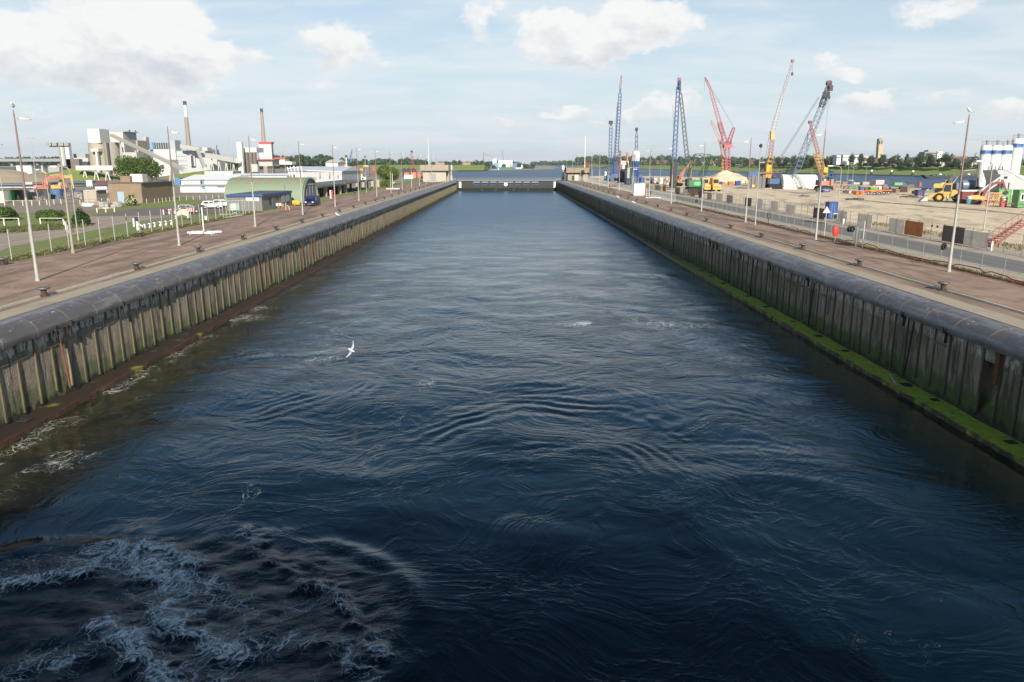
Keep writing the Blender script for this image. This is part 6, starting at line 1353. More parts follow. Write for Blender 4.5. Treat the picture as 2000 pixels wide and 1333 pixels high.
GRT = M(C8(30, 110, 60), .7)
pblock('green_cover', 'tall dark green tarpaulin screen beside the blue silo', 'cover', 1230, 1234.5, 345, 309, GRT, 2, Y=312)
pblock('site_tower', 'white and dark scaffold block between the drilling pipes', 'block', 1214, 1219.5, 345, 321, WHITE, 3, Y=330); pblock('site_tower', 'white box tower directly in front of the green screen', 'block', 1224, 1229.5, 341, 329, WHITE, 2, Y=300)
pblock('site_tower', 'navy machinery block beneath the drilling pipes', 'block', 1213, 1223, 347, 331, M(C8(25, 40, 75), .6), 3, Y=316)
cc = M(C8(15, 85, 175), .5, 0, .05, 1, 0, .15, (0, .3))
for a in [('shipping_container', 'blue container with dark end beside the silo foot', 'container', 1248, 1259, 357, 348, cc, 6), ('shipping_container', 'dark blue container behind the silo foot', 'container', 1219, 1233, 361, 349.5, M(C8(35, 55, 95), .6, 0, .1, 1, 0, .3, (0, .3)), 5),
          ('shipping_container', 'narrow bright blue container near the cream cabin', 'container', 1269, 1274.5, 359.5, 347, cc, 5), ('site_cabin', 'cream cabin beside the narrow blue container', 'cabin', 1275, 1283, 360, 348.5, M(C8(225, 215, 190), .6), 4),
          ('site_cabin', 'white cabin with red panel on the site', 'cabin', 1286, 1295, 360.5, 348.5, WHITE, 4), ('site_cabin', 'long white cabin with blue base beside the orange excavator', 'cabin', 1295, 1312, 363, 350, WHITE, 4),
          ('portable_toilet', 'turquoise portable toilet near the gate end of the site', 'toilet', 1179.5, 1185, 352.8, 344.3, M(C8(30, 165, 165), .5), 1.8), ('fuel_tank', 'yellow tank beside the turquoise toilet', 'tank', 1187.5, 1191, 349, 343.5, YELLOW, 1.8),
          ('site_cabin', 'white cabin at the far end of the site by the water', 'cabin', 1180, 1185, 346, 336, WHITE, 3), ('shipping_container', 'small blue container behind the tall crane foot', 'container', 1197, 1205, 350, 335.5, cc, 5),
          ('shipping_container', 'grey container with blue stripe behind the bin', 'container', 1419, 1424, 352, 344, M(C8(110, 150, 190), .6), 3), ('shipping_container', 'teal container beside the yellow crane foot', 'container', 1616, 1628, 358, 352, M(C8(60, 175, 180), .5, 0, .05, 1, 0, .2, (0, .3)), 4),
          ('shipping_container', 'blue container next to a cream one on the sand', 'container', 1594, 1607, 359, 350, cc, 4), ('shipping_container', 'cream container standing against the blue one', 'container', 1607, 1613, 360, 351, M(C8(230, 220, 200), .6, 0, .05, 1, 0, .2, (0, .3)), 4),
          ('shipping_container', 'blue container lying alone on the sand with white lettering-like smear', 'container', 1601.5, 1621, 375.8, 368.5, M(C8(35, 95, 165), .5, 0, .06, 1, 0, .3, (0, .3)), 5), ('shipping_container', 'dark green bin standing beside the lone blue container', 'container', 1593, 1600, 374.5, 367.5, M(C8(50, 85, 60), .6, 0, .1, 1, 0, .3, (0, .3)), 4),
          ('site_cabin', 'white low cabin row in front of the pale tent', 'cabin', 1560, 1573, 357, 350, M(C8(225, 222, 210), .6), 3), ('site_cabin', 'pale grey cabin with dark window in front of the pale tent', 'cabin', 1577, 1593, 356.5, 349, M(C8(190, 195, 200), .6), 3),
          ('shipping_container', 'navy container near the yellow lattice crane foot', 'container', 1505, 1517, 351.5, 343, M(C8(45, 70, 115), .6, 0, .1, 1, 0, .3, (0, .3)), 5),
          ('shipping_container', 'green container on a trailer with orange front on the sand', 'container', 1694.5, 1713, 376, 366, M(C8(60, 185, 50), .5, 0, .05, 1, 0, .15, (0, .3)), 5), ('shipping_container', 'red-brown container end beside the bright green one', 'container', 1688, 1694.3, 377, 367, M(C8(150, 70, 55), .6, 0, .1, 1, 0, .3, (0, .3)), 5),
          ('shipping_container', 'blue end wall of a container behind the green one', 'container', 1713.5, 1716.5, 375, 367, cc, 5), ('power_unit', 'blue power unit behind the orange bins', 'machine', 1676.5, 1688, 372, 366, M(C8(40, 85, 150), .5), 3),
          ('shipping_container', 'white boxes stacked on the near canal bank', 'container', 1679, 1698, 362, 356, M(C8(170, 168, 160), .7), 4), ('harbour_launch', 'white and red launch body moored along the site bank', 'boat', 1703, 1727, 362, 353, M(C8(205, 175, 180), .5), 4),
          ('shipping_container', 'low green container among bushes on the canal bank', 'container', 1740, 1763, 363, 357.5, M(C8(130, 195, 120), .6, 0, .1, 1, 0, .2, (0, .3)), 4), ('shipping_container', 'small green skip right of the low green container', 'container', 1769, 1779, 367.5, 362.8, M(C8(90, 180, 70), .6), 3),
          ('site_cabin', 'red cabin beside the lamp group on the bank', 'cabin', 1793, 1800, 365, 357, M(C8(215, 60, 50), .6), 3), ('shipping_container', 'dark blue crate stack on the open sand', 'container', 1785.5, 1805, 383, 372.5, M(C8(40, 60, 125), .6, 0, .1, 1, 0, .3, (0, .3)), 3),
          ('shipping_container', 'long green container with white window panel at the photo edge', 'container', 1976, 2018, 407, 372.5, M(C8(95, 175, 95), .55, 0, .08, .7, 0, .25, (0, .3)), 5), ('shipping_container', 'green container behind the orange frames', 'container', 1938, 1974, 398, 371.5, M(C8(110, 190, 95), .55, 0, .08, .7, 0, .25, (0, .3)), 5),
          ('shipping_container', 'bright blue container raised above the sandy bank', 'container', 1611, 1636, 419, 396.5, cc, 2.5), ('generator_box', 'white box standing below the raised blue container', 'box', 1624, 1635, 430, 418.5, WHITE, 1.5)]:
    nm, lab, cat, u0, u1, vb, vt, mt = a[:8]
    extra = WIN if nm == 'site_cabin' else [('lock_bar', LGREY, .3, .32, .05, .95), ('lock_bar', LGREY, .6, .62, .05, .95), ('corner_post', mt, 0, .03, 0, 1), ('corner_post', mt, .97, 1, 0, 1)]
    kw = {'Y': 108} if 'raised' in lab else ({'Y': 107.2, 'z': 5.6} if 'below the raised' in lab else {}); 
    if 'photo edge' in lab: extra = [('white_panel', WHITE, .10, .36, .42, .85), ('window', M((.3, .33, .35), .3), .16, .30, .48, .78)]
    if 'lettering' in lab: lab = 'blue container lying alone on the open sand'; extra = extra + [('white_mark', WHITE, .25, .8, .5, .68)]
    if 'orange front' in lab: extra = [('orange_panel', ORANGE, .3, .8, .05, .38), ('lock_bar', LGREY, .5, .52, .05, .95)]
    pblock(nm, lab, cat, u0, u1, vb, vt, mt, a[8], roof=(M(C8(235, 235, 235), .5) if 'green container on' in lab or nm == 'harbour_launch' else None), parts=extra, **kw)
# orange bins
for k, (u0, u1, vb, vt, mt, lab) in enumerate([(1651, 1656, 378, 372, M(C8(175, 100, 70), .6), 'brown'), (1657, 1663, 379, 372, M(C8(205, 190, 175), .6), 'white'), (1664, 1670, 379, 372.5, M(C8(190, 110, 70), .6), 'rust'), (1671.5, 1678, 381, 374, ORANGE, 'bright orange'), (1680, 1687, 381, 374, ORANGE, 'second bright orange'),
      (1411, 1416, 361, 356, ORANGE, 'small orange'), (1423, 1433, 362, 355, ORANGE, 'large orange'), (1404, 1410, 361.5, 355, cc, 'rounded blue'), (1437, 1447, 363, 354, cc, 'tall blue')]):
    g = G((u0 + u1) / 2, vb, PZ); t = thing('skip_bin', lab + (' skip in the row on the open sand' if k < 5 else ' skip in the row beside the sand heap'), 'skip', g, 0, 'skips on the site sand'); w = (P(u1, vb, g.y).x - P(u0, vb, g.y).x) / 2; h = P(u0, vt, g.y).z - g.z
    mb = MB(); mb.hexa([(-w * .75, 0, .1), (w * .75, 0, .1), (w * .75, 1.8, .1), (-w * .75, 1.8, .1), (-w, -.2, h), (w, -.2, h), (w, 2, h), (-w, 2, h)]); mb.build('bin_body', mt, t, bevel=.03); mb = MB(); mb.box(-w - .05, w + .05, -.25, -.18, h - .12, h + .02); mb.build('bin_rim', mt, t)
for lab, u, v in (('flat orange trailer under the green container', 1706, 381), ('small orange wheeled frame beside the trailer', 1724, 380)):
    t = thing('site_trailer', lab, 'trailer', G(u, v, PZ), R(-24)); MB().cb(0, 0, .9, 4.0, 1.6, .25).build('deck', ORANGE, t)
    for x in (-1.2, .2, 1.3): wheel(t, x, -.8, .4, .3)
# C: big A-shaped lattice crane
Y = 255; t = crane_root('blue and grey lattice crane forming a tall narrow A over a green crawler', Y, 1330)
lat(t, 'front_boom', 1314.5, 352, 1325.5, 158, Y, 2.1, 1.3, 34, .17, M(C8(75, 115, 175), .5)); lat(t, 'rear_mast', 1346.5, 352, 1328, 172, Y + 4, 1.9, 1.1, 32, .15, M(C8(95, 110, 120), .5)); MB().cb(W(t, 1327, 156, Y).x, 0, W(t, 1327, 158, Y).z, 1.0, .8, .9).build('head_sheave', M(C8(150, 70, 100), .5), t); MB().cb(W(t, 1328, 165, Y).x, 1, W(t, 1328, 175, Y).z, .9, 1, 2.6).build('head_block', DARK, t)
wire(t, [W(t, 1314, 205, Y), W(t, 1317, 280, Y)], .04); MB().cb(W(t, 1315, 350, Y).x, 0, 0, 1.8, 1.8, 8).build('boom_foot', M(C8(40, 50, 60), .6), t)
t = crane_root('green crawler base with lattice gantry standing below the A-shaped crane', 212, 1355); c_ = M(C8(35, 125, 75), .5); crawler(t, c_, 7, 3.6, .5); MB().cb(.9, -1.3, 1.8, 1.8, .1, 1.0).build('light_panel', M(C8(90, 200, 110), .5), t); o_ = Vector((0, 0, 4.2)); mb = MB()
for a, b in (((1.5, 0, 0), (4.6, 0, 5.6)), ((4.6, 0, 5.6), (0, 0, 5.8)), ((0, 0, 5.8), (-1.5, 0, 0)), ((2.8, 0, 0), (4.6, 0, 5.6))): mb.lattice(Vector(a) + o_, Vector(b) + o_, .5, .5, 8, .06)
mb.build('gantry', GRT, t)
# D: small pink-yellow crane and tall red crane
Y = 330; t = crane_root('pale orange luffing crane with slim boom left of the red crane', Y, 1412)
lat(t, 'lower_mast', 1416, 338, 1414, 305, Y, 3.2, 2.6, 8, .2, CYl); lat(t, 'upper_mast', 1414, 306, 1408, 280, Y, 2.2, 1.4, 8, .15, COr); lat(t, 'boom', 1408, 281, 1389, 234, Y, 1.7, .8, 16, .11, M(C8(225, 175, 150), .5)); lat(t, 'strut', 1409, 281, 1411, 265, Y, 1.0, .5, 4, .1, COr); lat(t, 'strut', 1407, 282, 1403, 272, Y, 1.0, .5, 3, .1, COr)
wire(t, [W(t, 1411, 265, Y), W(t, 1389, 234, Y)], .03); wire(t, [W(t, 1388.5, 235, Y), W(t, 1389.3, 246, Y)], .05, name='hook_cable'); MB().cb(0, 0, 0, 6, 4, 3).build('machine_house', CYl, t)
t = crane_root('bright red tower crane with pink boom and short counter-boom', Y - 10, 1421); Y -= 10
lat(t, 'lower_mast', 1420.5, 340, 1420.5, 308, Y, 2.8, 2.8, 10, .26, CRd); lat(t, 'upper_mast', 1420.5, 308, 1420.5, 289, Y, 2.4, 2.4, 6, .2, M(C8(195, 130, 150), .5)); MB().cb(W(t, 1420.5, 288, Y).x, 0, W(t, 1420.5, 289.5, Y).z, 3.2, 3, 1.3).build('slewing_ring', CRd, t); MB().hexa([tuple(W(t, 1421, 288, Y)), tuple(W(t, 1436, 287.6, Y)), tuple(W(t, 1436, 287.6, Y) + Vector((0, 2, 0))), tuple(W(t, 1421, 288, Y) + Vector((0, 2, 0))), tuple(W(t, 1421, 286, Y)), tuple(W(t, 1436, 287, Y)), tuple(W(t, 1436, 287, Y) + Vector((0, 2, 0))), tuple(W(t, 1421, 286, Y) + Vector((0, 2, 0)))]).build('counter_platform', CRd, t)
lat(t, 'boom_foot', 1420, 288, 1404.5, 239, Y, 2.4, 2.0, 12, .2, M(C8(205, 90, 115), .5)); lat(t, 'boom', 1412.5, 264, 1386.5, 172, Y, 2.2, 1.3, 24, .15, CPk); lat(t, 'boom_tip', 1386.8, 173, 1377, 151.5, Y, 1.3, .7, 6, .13, CRd); lat(t, 'counter_boom', 1421, 286, 1433.5, 249, Y, 2.0, 1.4, 10, .18, CRd)
lat(t, 'head_frame', 1420, 288, 1426, 272, Y, 3.6, 2, 4, .2, CRd); wire(t, [W(t, 1377, 152, Y), W(t, 1433, 249, Y)], .05); wire(t, [W(t, 1376, 153, Y), W(t, 1375.4, 178, Y)], .04, name='hook_cable'); MB().cb(0, 0, 0, 6, 4, 3).build('tower_base', CBd, t)
# E: tall pale crane with yellow lower mast
Y = 262; t = crane_root('tallest crane with thin pale boom on a yellow lattice mast', Y, 1500)
lat(t, 'lower_mast', 1497, 345, 1506, 305, Y, 2.6, 2.2, 8, .2, CYl); lat(t, 'upper_mast', 1504, 308, 1509, 268, Y, 1.8, 1.4, 10, .13, COr); MB().cb(W(t, 1508, 270, Y).x, 0, W(t, 1508, 273, Y).z, 1.2, 1.2, 2.6).build('boom_hinge', CYl, t); lat(t, 'boom', 1508.5, 266, 1530, 180, Y, 1.9, 1.2, 22, .10, CWh); lat(t, 'boom_tip', 1530, 181, 1548, 121, Y, 1.2, .6, 16, .09, M(C8(222, 190, 190), .5)); MB().cb(W(t, 1548, 119, Y).x, 0, W(t, 1548, 122, Y).z, .8, .8, .8).build('tip_sheave', M(C8(150, 70, 60), .5), t)
wire(t, [W(t, 1503, 260, Y), W(t, 1547.5, 121, Y)], .03); wire(t, [W(t, 1548.3, 122, Y), W(t, 1547.5, 143, Y)], .04, name='hook_cable'); wire(t, [W(t, 1490, 342, Y), W(t, 1503, 260, Y)], .04); MB().cb(W(t, 1547.2, 146, Y).x, 0, W(t, 1547, 148, Y).z, .5, .5, 1.0).build('hook_block', DARK, t)
lat(t, 'back_strut', 1480, 347, 1504, 315, Y + 2, 2.2, 2.0, 8, .22, M(C8(70, 62, 60), .6)); MB().cb(0, -.5, 1.2, 1.8, 1.6, 6).build('yellow_tower', YELLOW, t); crawler(t, DARK, 8, 2.5)
# F: wide grey-blue lattice boom with heavy hook
Y = 240; t = crane_root('heavy grey-blue lattice crane leaning with big hook block at its tip', Y, 1535)
lat(t, 'main_boom', 1549.5, 347, 1616, 183, Y, 2.5, 2.0, 30, .14, M(C8(125, 140, 165), .5)); lat(t, 'boom_head', 1604, 210, 1618, 168, Y - 1, 2.0, 1.4, 6, .2, M(C8(60, 70, 85), .5)); MB().lathe(tuple(W(t, 1619, 163, Y)), [(0, -.6), (.85, -.45), (.85, .45), (0, .6)], 14, 'y').build('head_sheave', M(C8(85, 62, 62), .6), t); MB().cb(W(t, 1620, 172, Y).x + .2, 0, W(t, 1620, 178, Y).z, 1.4, 1, 1.6).build('hook_block', M(C8(70, 55, 60), .6), t); MB().cb(W(t, 1610, 187, Y).x, -1.4, W(t, 1610, 192, Y).z, 2.2, .3, 1.6).build('boom_platform', DARK, t)
wire(t, [W(t, 1619.5, 176, Y), W(t, 1619, 192, Y), W(t, 1612, 262, Y)], .03, name='hook_cable'); MB().cb(W(t, 1619.5, 190, Y).x, 0, W(t, 1619.5, 194, Y).z, .5, .5, 1).build('lower_hook', DARK, t)
for du in (0, 3): wire(t, [W(t, 1601 - du, 190, Y), W(t, 1556 - du, 262, Y), W(t, 1528 - du, 305, Y)], .05)
wire(t, [W(t, 1578, 260, Y - 2), W(t, 1575.5, 287, Y - 2)], .07); crawler(t, M(C8(50, 95, 150), .5), 8, 3.2, -3)
lat(t, 'rear_gantry', 1528, 335, 1522, 347, Y + 1, 2, 2, 4, .16, CBd); lat(t, 'lower_boom', 1536, 348, 1550, 322, Y + 1, 2.2, 2.8, 6, .18, M(C8(70, 85, 100), .6))
# G: red-orange lattice crane on yellow base
Y = 225; t = crane_root('red-orange lattice crane with yellow lower boom behind a lamp post', Y, 1612)
lat(t, 'lower_boom', 1612, 348, 1597, 298, Y, 1.8, 1.5, 12, .16, CYl); lat(t, 'upper_boom', 1599, 303, 1583, 243, Y, 1.3, .8, 16, .11, M(C8(200, 110, 85), .5)); MB().cb(W(t, 1582, 238, Y).x, 0, W(t, 1582, 242, Y).z, .8, .7, .8).build('head_sheave', M(C8(130, 60, 60), .6), t); lat(t, 'back_strut', 1606, 345, 1590, 300, Y + 3, 1.0, .8, 12, .1, CYl)
wire(t, [W(t, 1582, 240, Y), W(t, 1594, 298, Y + 2)], .03); wire(t, [W(t, 1580, 241, Y), W(t, 1589, 288, Y)], .03); MB().cb(W(t, 1608, 340, Y).x, -1, W(t, 1608, 337, Y).z, 1.2, 1.2, 1.4).build('yellow_block', YELLOW, t); crawler(t, COr, 6, 2.6); mb = MB(); mb.lattice(W(t, 1622, 350, Y), W(t, 1619, 334, Y), 1.2, 1.2, 5, .12); mb.lattice(W(t, 1618, 350, Y), W(t, 1626, 334, Y), .8, .8, 5, .12); mb.build('blue_frame', M(C8(60, 110, 150), .5), t)
# sand heap, timber screens, beams
mound('sand_heap', 1420, 357, 28, 18, 5.2, SAND, 9, PZ); mound('sand_heap', 1375, 352, 24, 16, 2.0, SAND, 10, PZ); mound('sand_heap', 1455, 356, 20, 14, 1.8, SAND, 12, PZ)
for k, (u0, v0, u1, v1, h, lab) in enumerate([(1488, 363, 1592, 352, .45, 'long bundle of brown steel sheets across the sand'), (1508, 366, 1600, 358, .35, 'second brown steel bundle lying nearer on the sand'), (1500, 369.5, 1585, 363.5, .25, 'pale beam bundle in front of the brown steel bundles')]):
    a, b = G(u0, v0, PZ), G(u1, v1, PZ); t = thing('steel_bundle', lab, 'steel beams', (a + b) / 2); d = (b - a).normalized(); n = d.cross(Vector((0, 0, 1))); mt = M(C8(150, 110, 75), .8, 0, .2, .5) if k < 2 else M(C8(215, 200, 175), .7)
    for j in range(3): mb = MB(); c0 = a - t.location + n * (j * .7 - .7); c1 = b - t.location + n * (j * .7 - .7); mb.hexa([c0 - n * .3, c1 - n * .3, c1 + n * .3, c0 + n * .3] + [q + Vector((0, 0, h * (1 + .3 * j))) for q in (c0 - n * .3, c1 - n * .3, c1 + n * .3, c0 + n * .3)]); mb.build('beam', mt, t)
t = aroot('sheet_pile_screen', 'dark grey upright sheet piles with blue gear at the site middle', 'sheet piles', 1478, 240, PZ)
for k in range(9): MB().cb(W(t, 1464 + k * 3.5, 350, 240).x, (k % 2) * .4, 0, .95, .4, 3.6 + (k % 3) * .3).build('sheet_pile', M(C8(110 + 8 * (k % 3), 112, 115), .7, 0, .15), t)
MB().cb(-.5, 1, 2.8, 3.2, 2, 2.4).build('blue_unit', M(C8(35, 90, 160), .5), t); MB().cb(-.8, -.35, .5, .7, .1, .7).build('yellow_sign', M((.75, .7, .05), .5), t); MB().cb(5.2, -.3, 0, 1.6, .5, 3).build('blue_rack', M(C8(60, 75, 130), .5), t)
t = aroot('white_tent', 'long low white tent with rusty pipes stacked behind it', 'tent', 1562, 236, PZ); a, b, h = W(t, 1532, 350, 236).x, W(t, 1599, 350, 236).x, W(t, 1560, 341.5, 236).z; mb = MB(); n_ = 10; prof = [(3 - 3 * math.cos(math.pi * k / n_), h * math.sin(math.pi * k / n_) ** .7) for k in range(n_ + 1)]; mb.prism([(y, z) for y, z in prof][::-1], 'x', a, b); mb.build('tent_cover', M((.70, .68, .62), .6, 0, .06, .3), t)
for k in range(5): MB().tube((b - 4.6 + k * 1.0 - 14, 8, h + .3), (b + 2 + k * .4 - 12, 9, h + .5), .35, .35, 8).build('rust_pipe', M(C8(165, 110, 85), .8), t)
for k, (u, v, w, mt, lab) in enumerate([(1537, 352, 1.6, DARK, 'dark tracked base at the heavy crane foot'), (1509, 359, 3, DARK, 'black rubber mat stack on the sand'), (1529, 358, 4.2, DARK, 'long dark steel track lying on the sand'), (1665, 370, 5, M(C8(120, 125, 110), .8), 'olive tarpaulin heap behind the orange bins'), (1648, 359, 2.5, M(C8(140, 105, 85), .8), 'rusty machinery heap near the canal bank'),
                                   (1640, 367, 4, M(C8(165, 140, 120), .8), 'pinkish timber heap on the sand'), (1748, 376, 6, M(C8(75, 62, 55), .8), 'dark brown timber stack on the sand'), (1765, 373, 4, M(C8(180, 110, 80), .8), 'orange-brown timber heap on the sand'), (1780, 386, 4, M(C8(90, 80, 70), .8), 'flat grey-brown planks on the open sand'),
                                   (1710, 358, 5, M(C8(110, 50, 60), .7), 'dark red machinery along the canal bank'), (1838, 372, 3.5, M(C8(60, 55, 70), .7), 'dark blue-grey gear heap behind the wheel loader'), (1990, 372, 6, M(C8(200, 200, 195), .8), 'pale rubble heap under the batching cabin'), (1666, 391, 3.2, M(C8(95, 92, 88), .9), 'dark geotextile bundle on the sand slope top'), (1568, 384, 2.4, M(C8(100, 98, 92), .9), 'small dark geotextile bundle further along the slope')]):
    g = G(u, v, PZ); mb = MB(); rq = random.Random(k + 40)
    for _ in range(10): mb.cb(rq.uniform(-w, w) * .45, rq.uniform(-.6, .6), 0, rq.uniform(.2, .5) * w, rq.uniform(.3, .8), rq.uniform(.2, .22 * w + .25) * (.45 if 'geotextile' in lab or 'flat' in lab else 1), rq.uniform(-.5, .5))
    tag(mb.build('material_heap', mt, None, loc=g, bevel=.05), lab, 'heap')
# small material lying about on the site
rr = random.Random(77)
def clutter(n, us, vs, where):
    for k in range(n):
        u = us[0] + (us[1] - us[0]) * (k + rr.random() * .8) / n; v = rr.uniform(*vs); g = G(u, v, PZ); kd = k % 3; an = rr.uniform(-.8, .3)
        if kd == 0:
            t = thing('pallet_stack', 'stack of weathered timber pallets %s, %s along' % (where, ORD[k]), 'pallets', g, an, 'pallets ' + where); h = rr.randint(2, 6)
            for i in range(h): MB().cb(0, 0, i * .2, 1.25, 1.0, .13).build('pallet', M(C8(165, 135, 100), .85, 0, .2, 2), t)
        elif kd == 1:
            t = thing('pipe_stack', 'low stack of pipes %s, %s along' % (where, ORD[k]), 'pipes', g, an, 'pipes ' + where); L = rr.uniform(2, 4); mt = rr.choice([M(C8(150, 100, 75), .7), M(C8(120, 122, 125), .6), M(C8(70, 75, 85), .6), M(C8(190, 180, 165), .7)])
            for i in range(5): MB().tube((-L / 2, (i % 3) * .34 - .3 + (.17 if i > 2 else 0), .17 + (.3 if i > 2 else 0)), (L / 2, (i % 3) * .34 - .3 + (.17 if i > 2 else 0), .17 + (.3 if i > 2 else 0)), .16, .16, 8).build('pipe', mt, t, True)
        else:
            t = thing('site_crate', 'open steel crate of parts %s, %s along' % (where, ORD[k]), 'crate', g, an, 'crates ' + where); w, h = rr.uniform(1.2, 2.4), rr.uniform(.7, 1.4); mt = rr.choice([M(C8(90, 105, 135), .7), M(C8(175, 105, 70), .7), M(C8(130, 130, 125), .7), M(C8(215, 210, 200), .7), M(C8(85, 105, 80), .7)])
            mb = MB(); mb.box(-w / 2, w / 2, -.5, .5, 0, .08)
            for y in (-.5, .46): mb.box(-w / 2, w / 2, y, y + .04, .08, h * .8)
            for x in (-w / 2, w / 2 - .04): mb.box(x, x + .04, -.46, .46, .08, h * .8)
            mb.build('crate_shell', mt, t); mb = MB()
            for _ in range(5): mb.cb(rr.uniform(-w * .3, w * .3), rr.uniform(-.2, .2), .1, w * .3, .35, rr.uniform(.4, 1) * h, rr.uniform(0, 3))
            mb.build('contents', rr.choice([mt, M(C8(200, 190, 170), .8), M(C8(60, 60, 65), .7)]), t)
clutter(16, (1188, 1300), (353, 366), 'at the far end of the site'); clutter(20, (1300, 1470), (352, 362), 'around the sand heap'); clutter(22, (1480, 1690), (354, 366), 'between the cranes and the lone blue container'); clutter(22, (1700, 1880), (358, 380), 'behind the wheel loader')
# dark membrane edge and red-white tape along the slope
mb = MB(); pts = [G(u, v, 6.05) for u, v in ((1510, 372), (1580, 380), (1650, 389), (1680, 392.5), (1760, 400), (1840, 407), (1920, 413), (2010, 423))]; pts = [p + Vector((0, 0, .14)) for p in pts]; mb.path([p - Vector((0, 0, .08)) for p in pts], .04, 5); mb.path([p + Vector((.5, -1.2, -.02)) for p in pts[2:]], .03, 5)
tag(mb.build('membrane_edge', M((.06, .06, .055), .9, 0, .3)), 'dark rolled membrane edge along the top of the sandy bank', 'membrane')
t = thing('barrier_tape', 'red and white barrier tape on stakes along the bank top', 'tape', G(1750, 392, PZ)); tp = [G(u, v, PZ) for u, v in ((1470, 364), (1540, 372), (1600, 377), (1650, 379), (1700, 384), (1760, 388), (1820, 392), (1880, 398), (1940, 404), (2010, 412))]; mr_, mw_ = MB(), MB(); k = 0
for a, b in zip(tp, tp[1:]):
    n_ = max(4, int((b - a).length / 1.0))
    for j in range(n_):
        p, q = a.lerp(b, j / n_) - t.location, a.lerp(b, (j + 1) / n_) - t.location; (mr_ if k % 2 else mw_).quad(p + Vector((0, 0, .82)), q + Vector((0, 0, .82)), q + Vector((0, 0, .95)), p + Vector((0, 0, .95))); k += 1
mr_.build('red_tape', M((.5, .04, .04), .5), t); mw_.build('white_tape', M((.7, .68, .66), .5), t)
for p in tp: MB().tube(p - t.location, p - t.location + Vector((0, 0, 1.0)), .04, .04, 5).build('stake', COr, t)
# vehicles
def loader(lab, g, rz):
    t = thing('wheel_loader', lab, 'wheel loader', g, rz); y_ = M(C8(238, 180, 40), .45, 0, .05, 1, 0, .15); s = 1.08; t.scale = (s, s, s)
    mb = MB(); mb.prism([(.3, 1.0), (3.2, .9), (3.5, 1.6), (3.2, 2.1), (.5, 2.25)], 'y', -1.0, 1.0); mb.build('engine_cover', y_, t, bevel=.08); mb = MB(); mb.prism([(-2.4, .8), (.3, .8), (.3, 1.5), (-1.2, 1.6), (-2.4, 1.3)], 'y', -.7, .7); mb.build('front_frame', y_, t, bevel=.05)
    c = MB(); c.prism([(-.9, 1.5), (.5, 1.5), (.5, 3.4), (-.7, 3.4), (-1.0, 2.3)], 'y', -.8, .8); c = c.build('cab', y_, t, bevel=.05); g_ = MB(); g_.prism([(-.82, 1.9), (.35, 1.9), (.35, 3.2), (-.62, 3.2), (-.88, 2.4)], 'y', -.83, .83); g_.build('cab_glass', GLASS, c)
    for y in (-.65, .65): mb = MB(); mb.hexa([(-3.6, y - .12, .35), (-.9, y - .12, 1.7), (-.9, y + .12, 1.7), (-3.6, y + .12, .35), (-3.6, y - .12, .75), (-1.0, y - .12, 2.1), (-1.0, y + .12, 2.1), (-3.6, y + .12, .75)]); mb.build('lift_arm', y_, t)
    mb = MB(); mb.prism([(-3.5, .9), (-3.4, .1), (-4.6, .05), (-4.5, .25), (-3.9, .9)], 'y', -1.45, 1.45); mb.build('bucket', LGREY, t)
    for x in (-1.5, 1.7):
        for y in (-1.05, 1.05): wheel(t, x, y, .82, .6, YELLOW)
loader('large yellow wheel loader with raised cab on the open sand', G(1849, 394.5, PZ), R(-22))
def dumper(lab, g, rz):
    t = thing('site_dumper', lab, 'dumper', g, rz); y_ = M(C8(240, 180, 45), .45, 0, .05); t.scale = (1.15, 1.15, 1.15)
    MB().cb(1.6, 0, .8, 2.4, 2.2, .9).build('engine_house', y_, t, bevel=.1); c = MB().cb(1.3, 0, 1.7, 1.5, 1.7, 1.5).build('cab', y_, t, bevel=.06); MB().cb(1.3, 0, 1.95, 1.55, 1.4, .95).build('cab_glass', GLASS, c)
    mb = MB(); mb.hexa([(-3.0, -1.0, 1.1), (.2, -1.0, 1.1), (.2, 1.0, 1.1), (-3.0, 1.0, 1.1), (-3.7, -1.35, 2.1), (.3, -1.35, 2.4), (.3, 1.35, 2.4), (-3.7, 1.35, 2.1)]); mb.build('tipping_body', y_, t, bevel=.05); MB().cb(2.6, 0, .5, .4, 2.2, .7).build('bumper', y_, t)
    for x in (-2.2, -.8, 1.8):
        for y in (-1.1, 1.1): wheel(t, x, y, .62, .45, DARK)
dumper('yellow articulated dumper with exhaust beside the lamp post', G(1371, 374, PZ), R(-84)); dumper('second yellow dumper parked just behind the first', G(1389, 374, PZ), R(-76))
excavator('orange excavator with raised upright bucket near the white cabin', G(1320, 364, PZ), R(-18), C8(228, 140, 40), 1.25, ((1.2, 3.0), (3.2, 5.6), (3.9, 6.3), (3.95, 2.0)), C8(200, 110, 50))
excavator('yellow excavator with dark outstretched boom behind the wheel loader', G(1843, 377, PZ), R(-28), C8(235, 185, 50), 1.15, ((1.4, 3.6), (3.6, 4.6), (6.2, 4.8), (6.7, 1.4)), C8(110, 105, 85))
excavator('small yellow excavator with maroon boom beside the portable toilets', G(1910, 399, PZ), R(-18), C8(235, 180, 60), .8, ((1.2, 3.2), (2.4, 4.8), (4.6, 5.2), (5.6, 3.0)), C8(150, 50, 60))
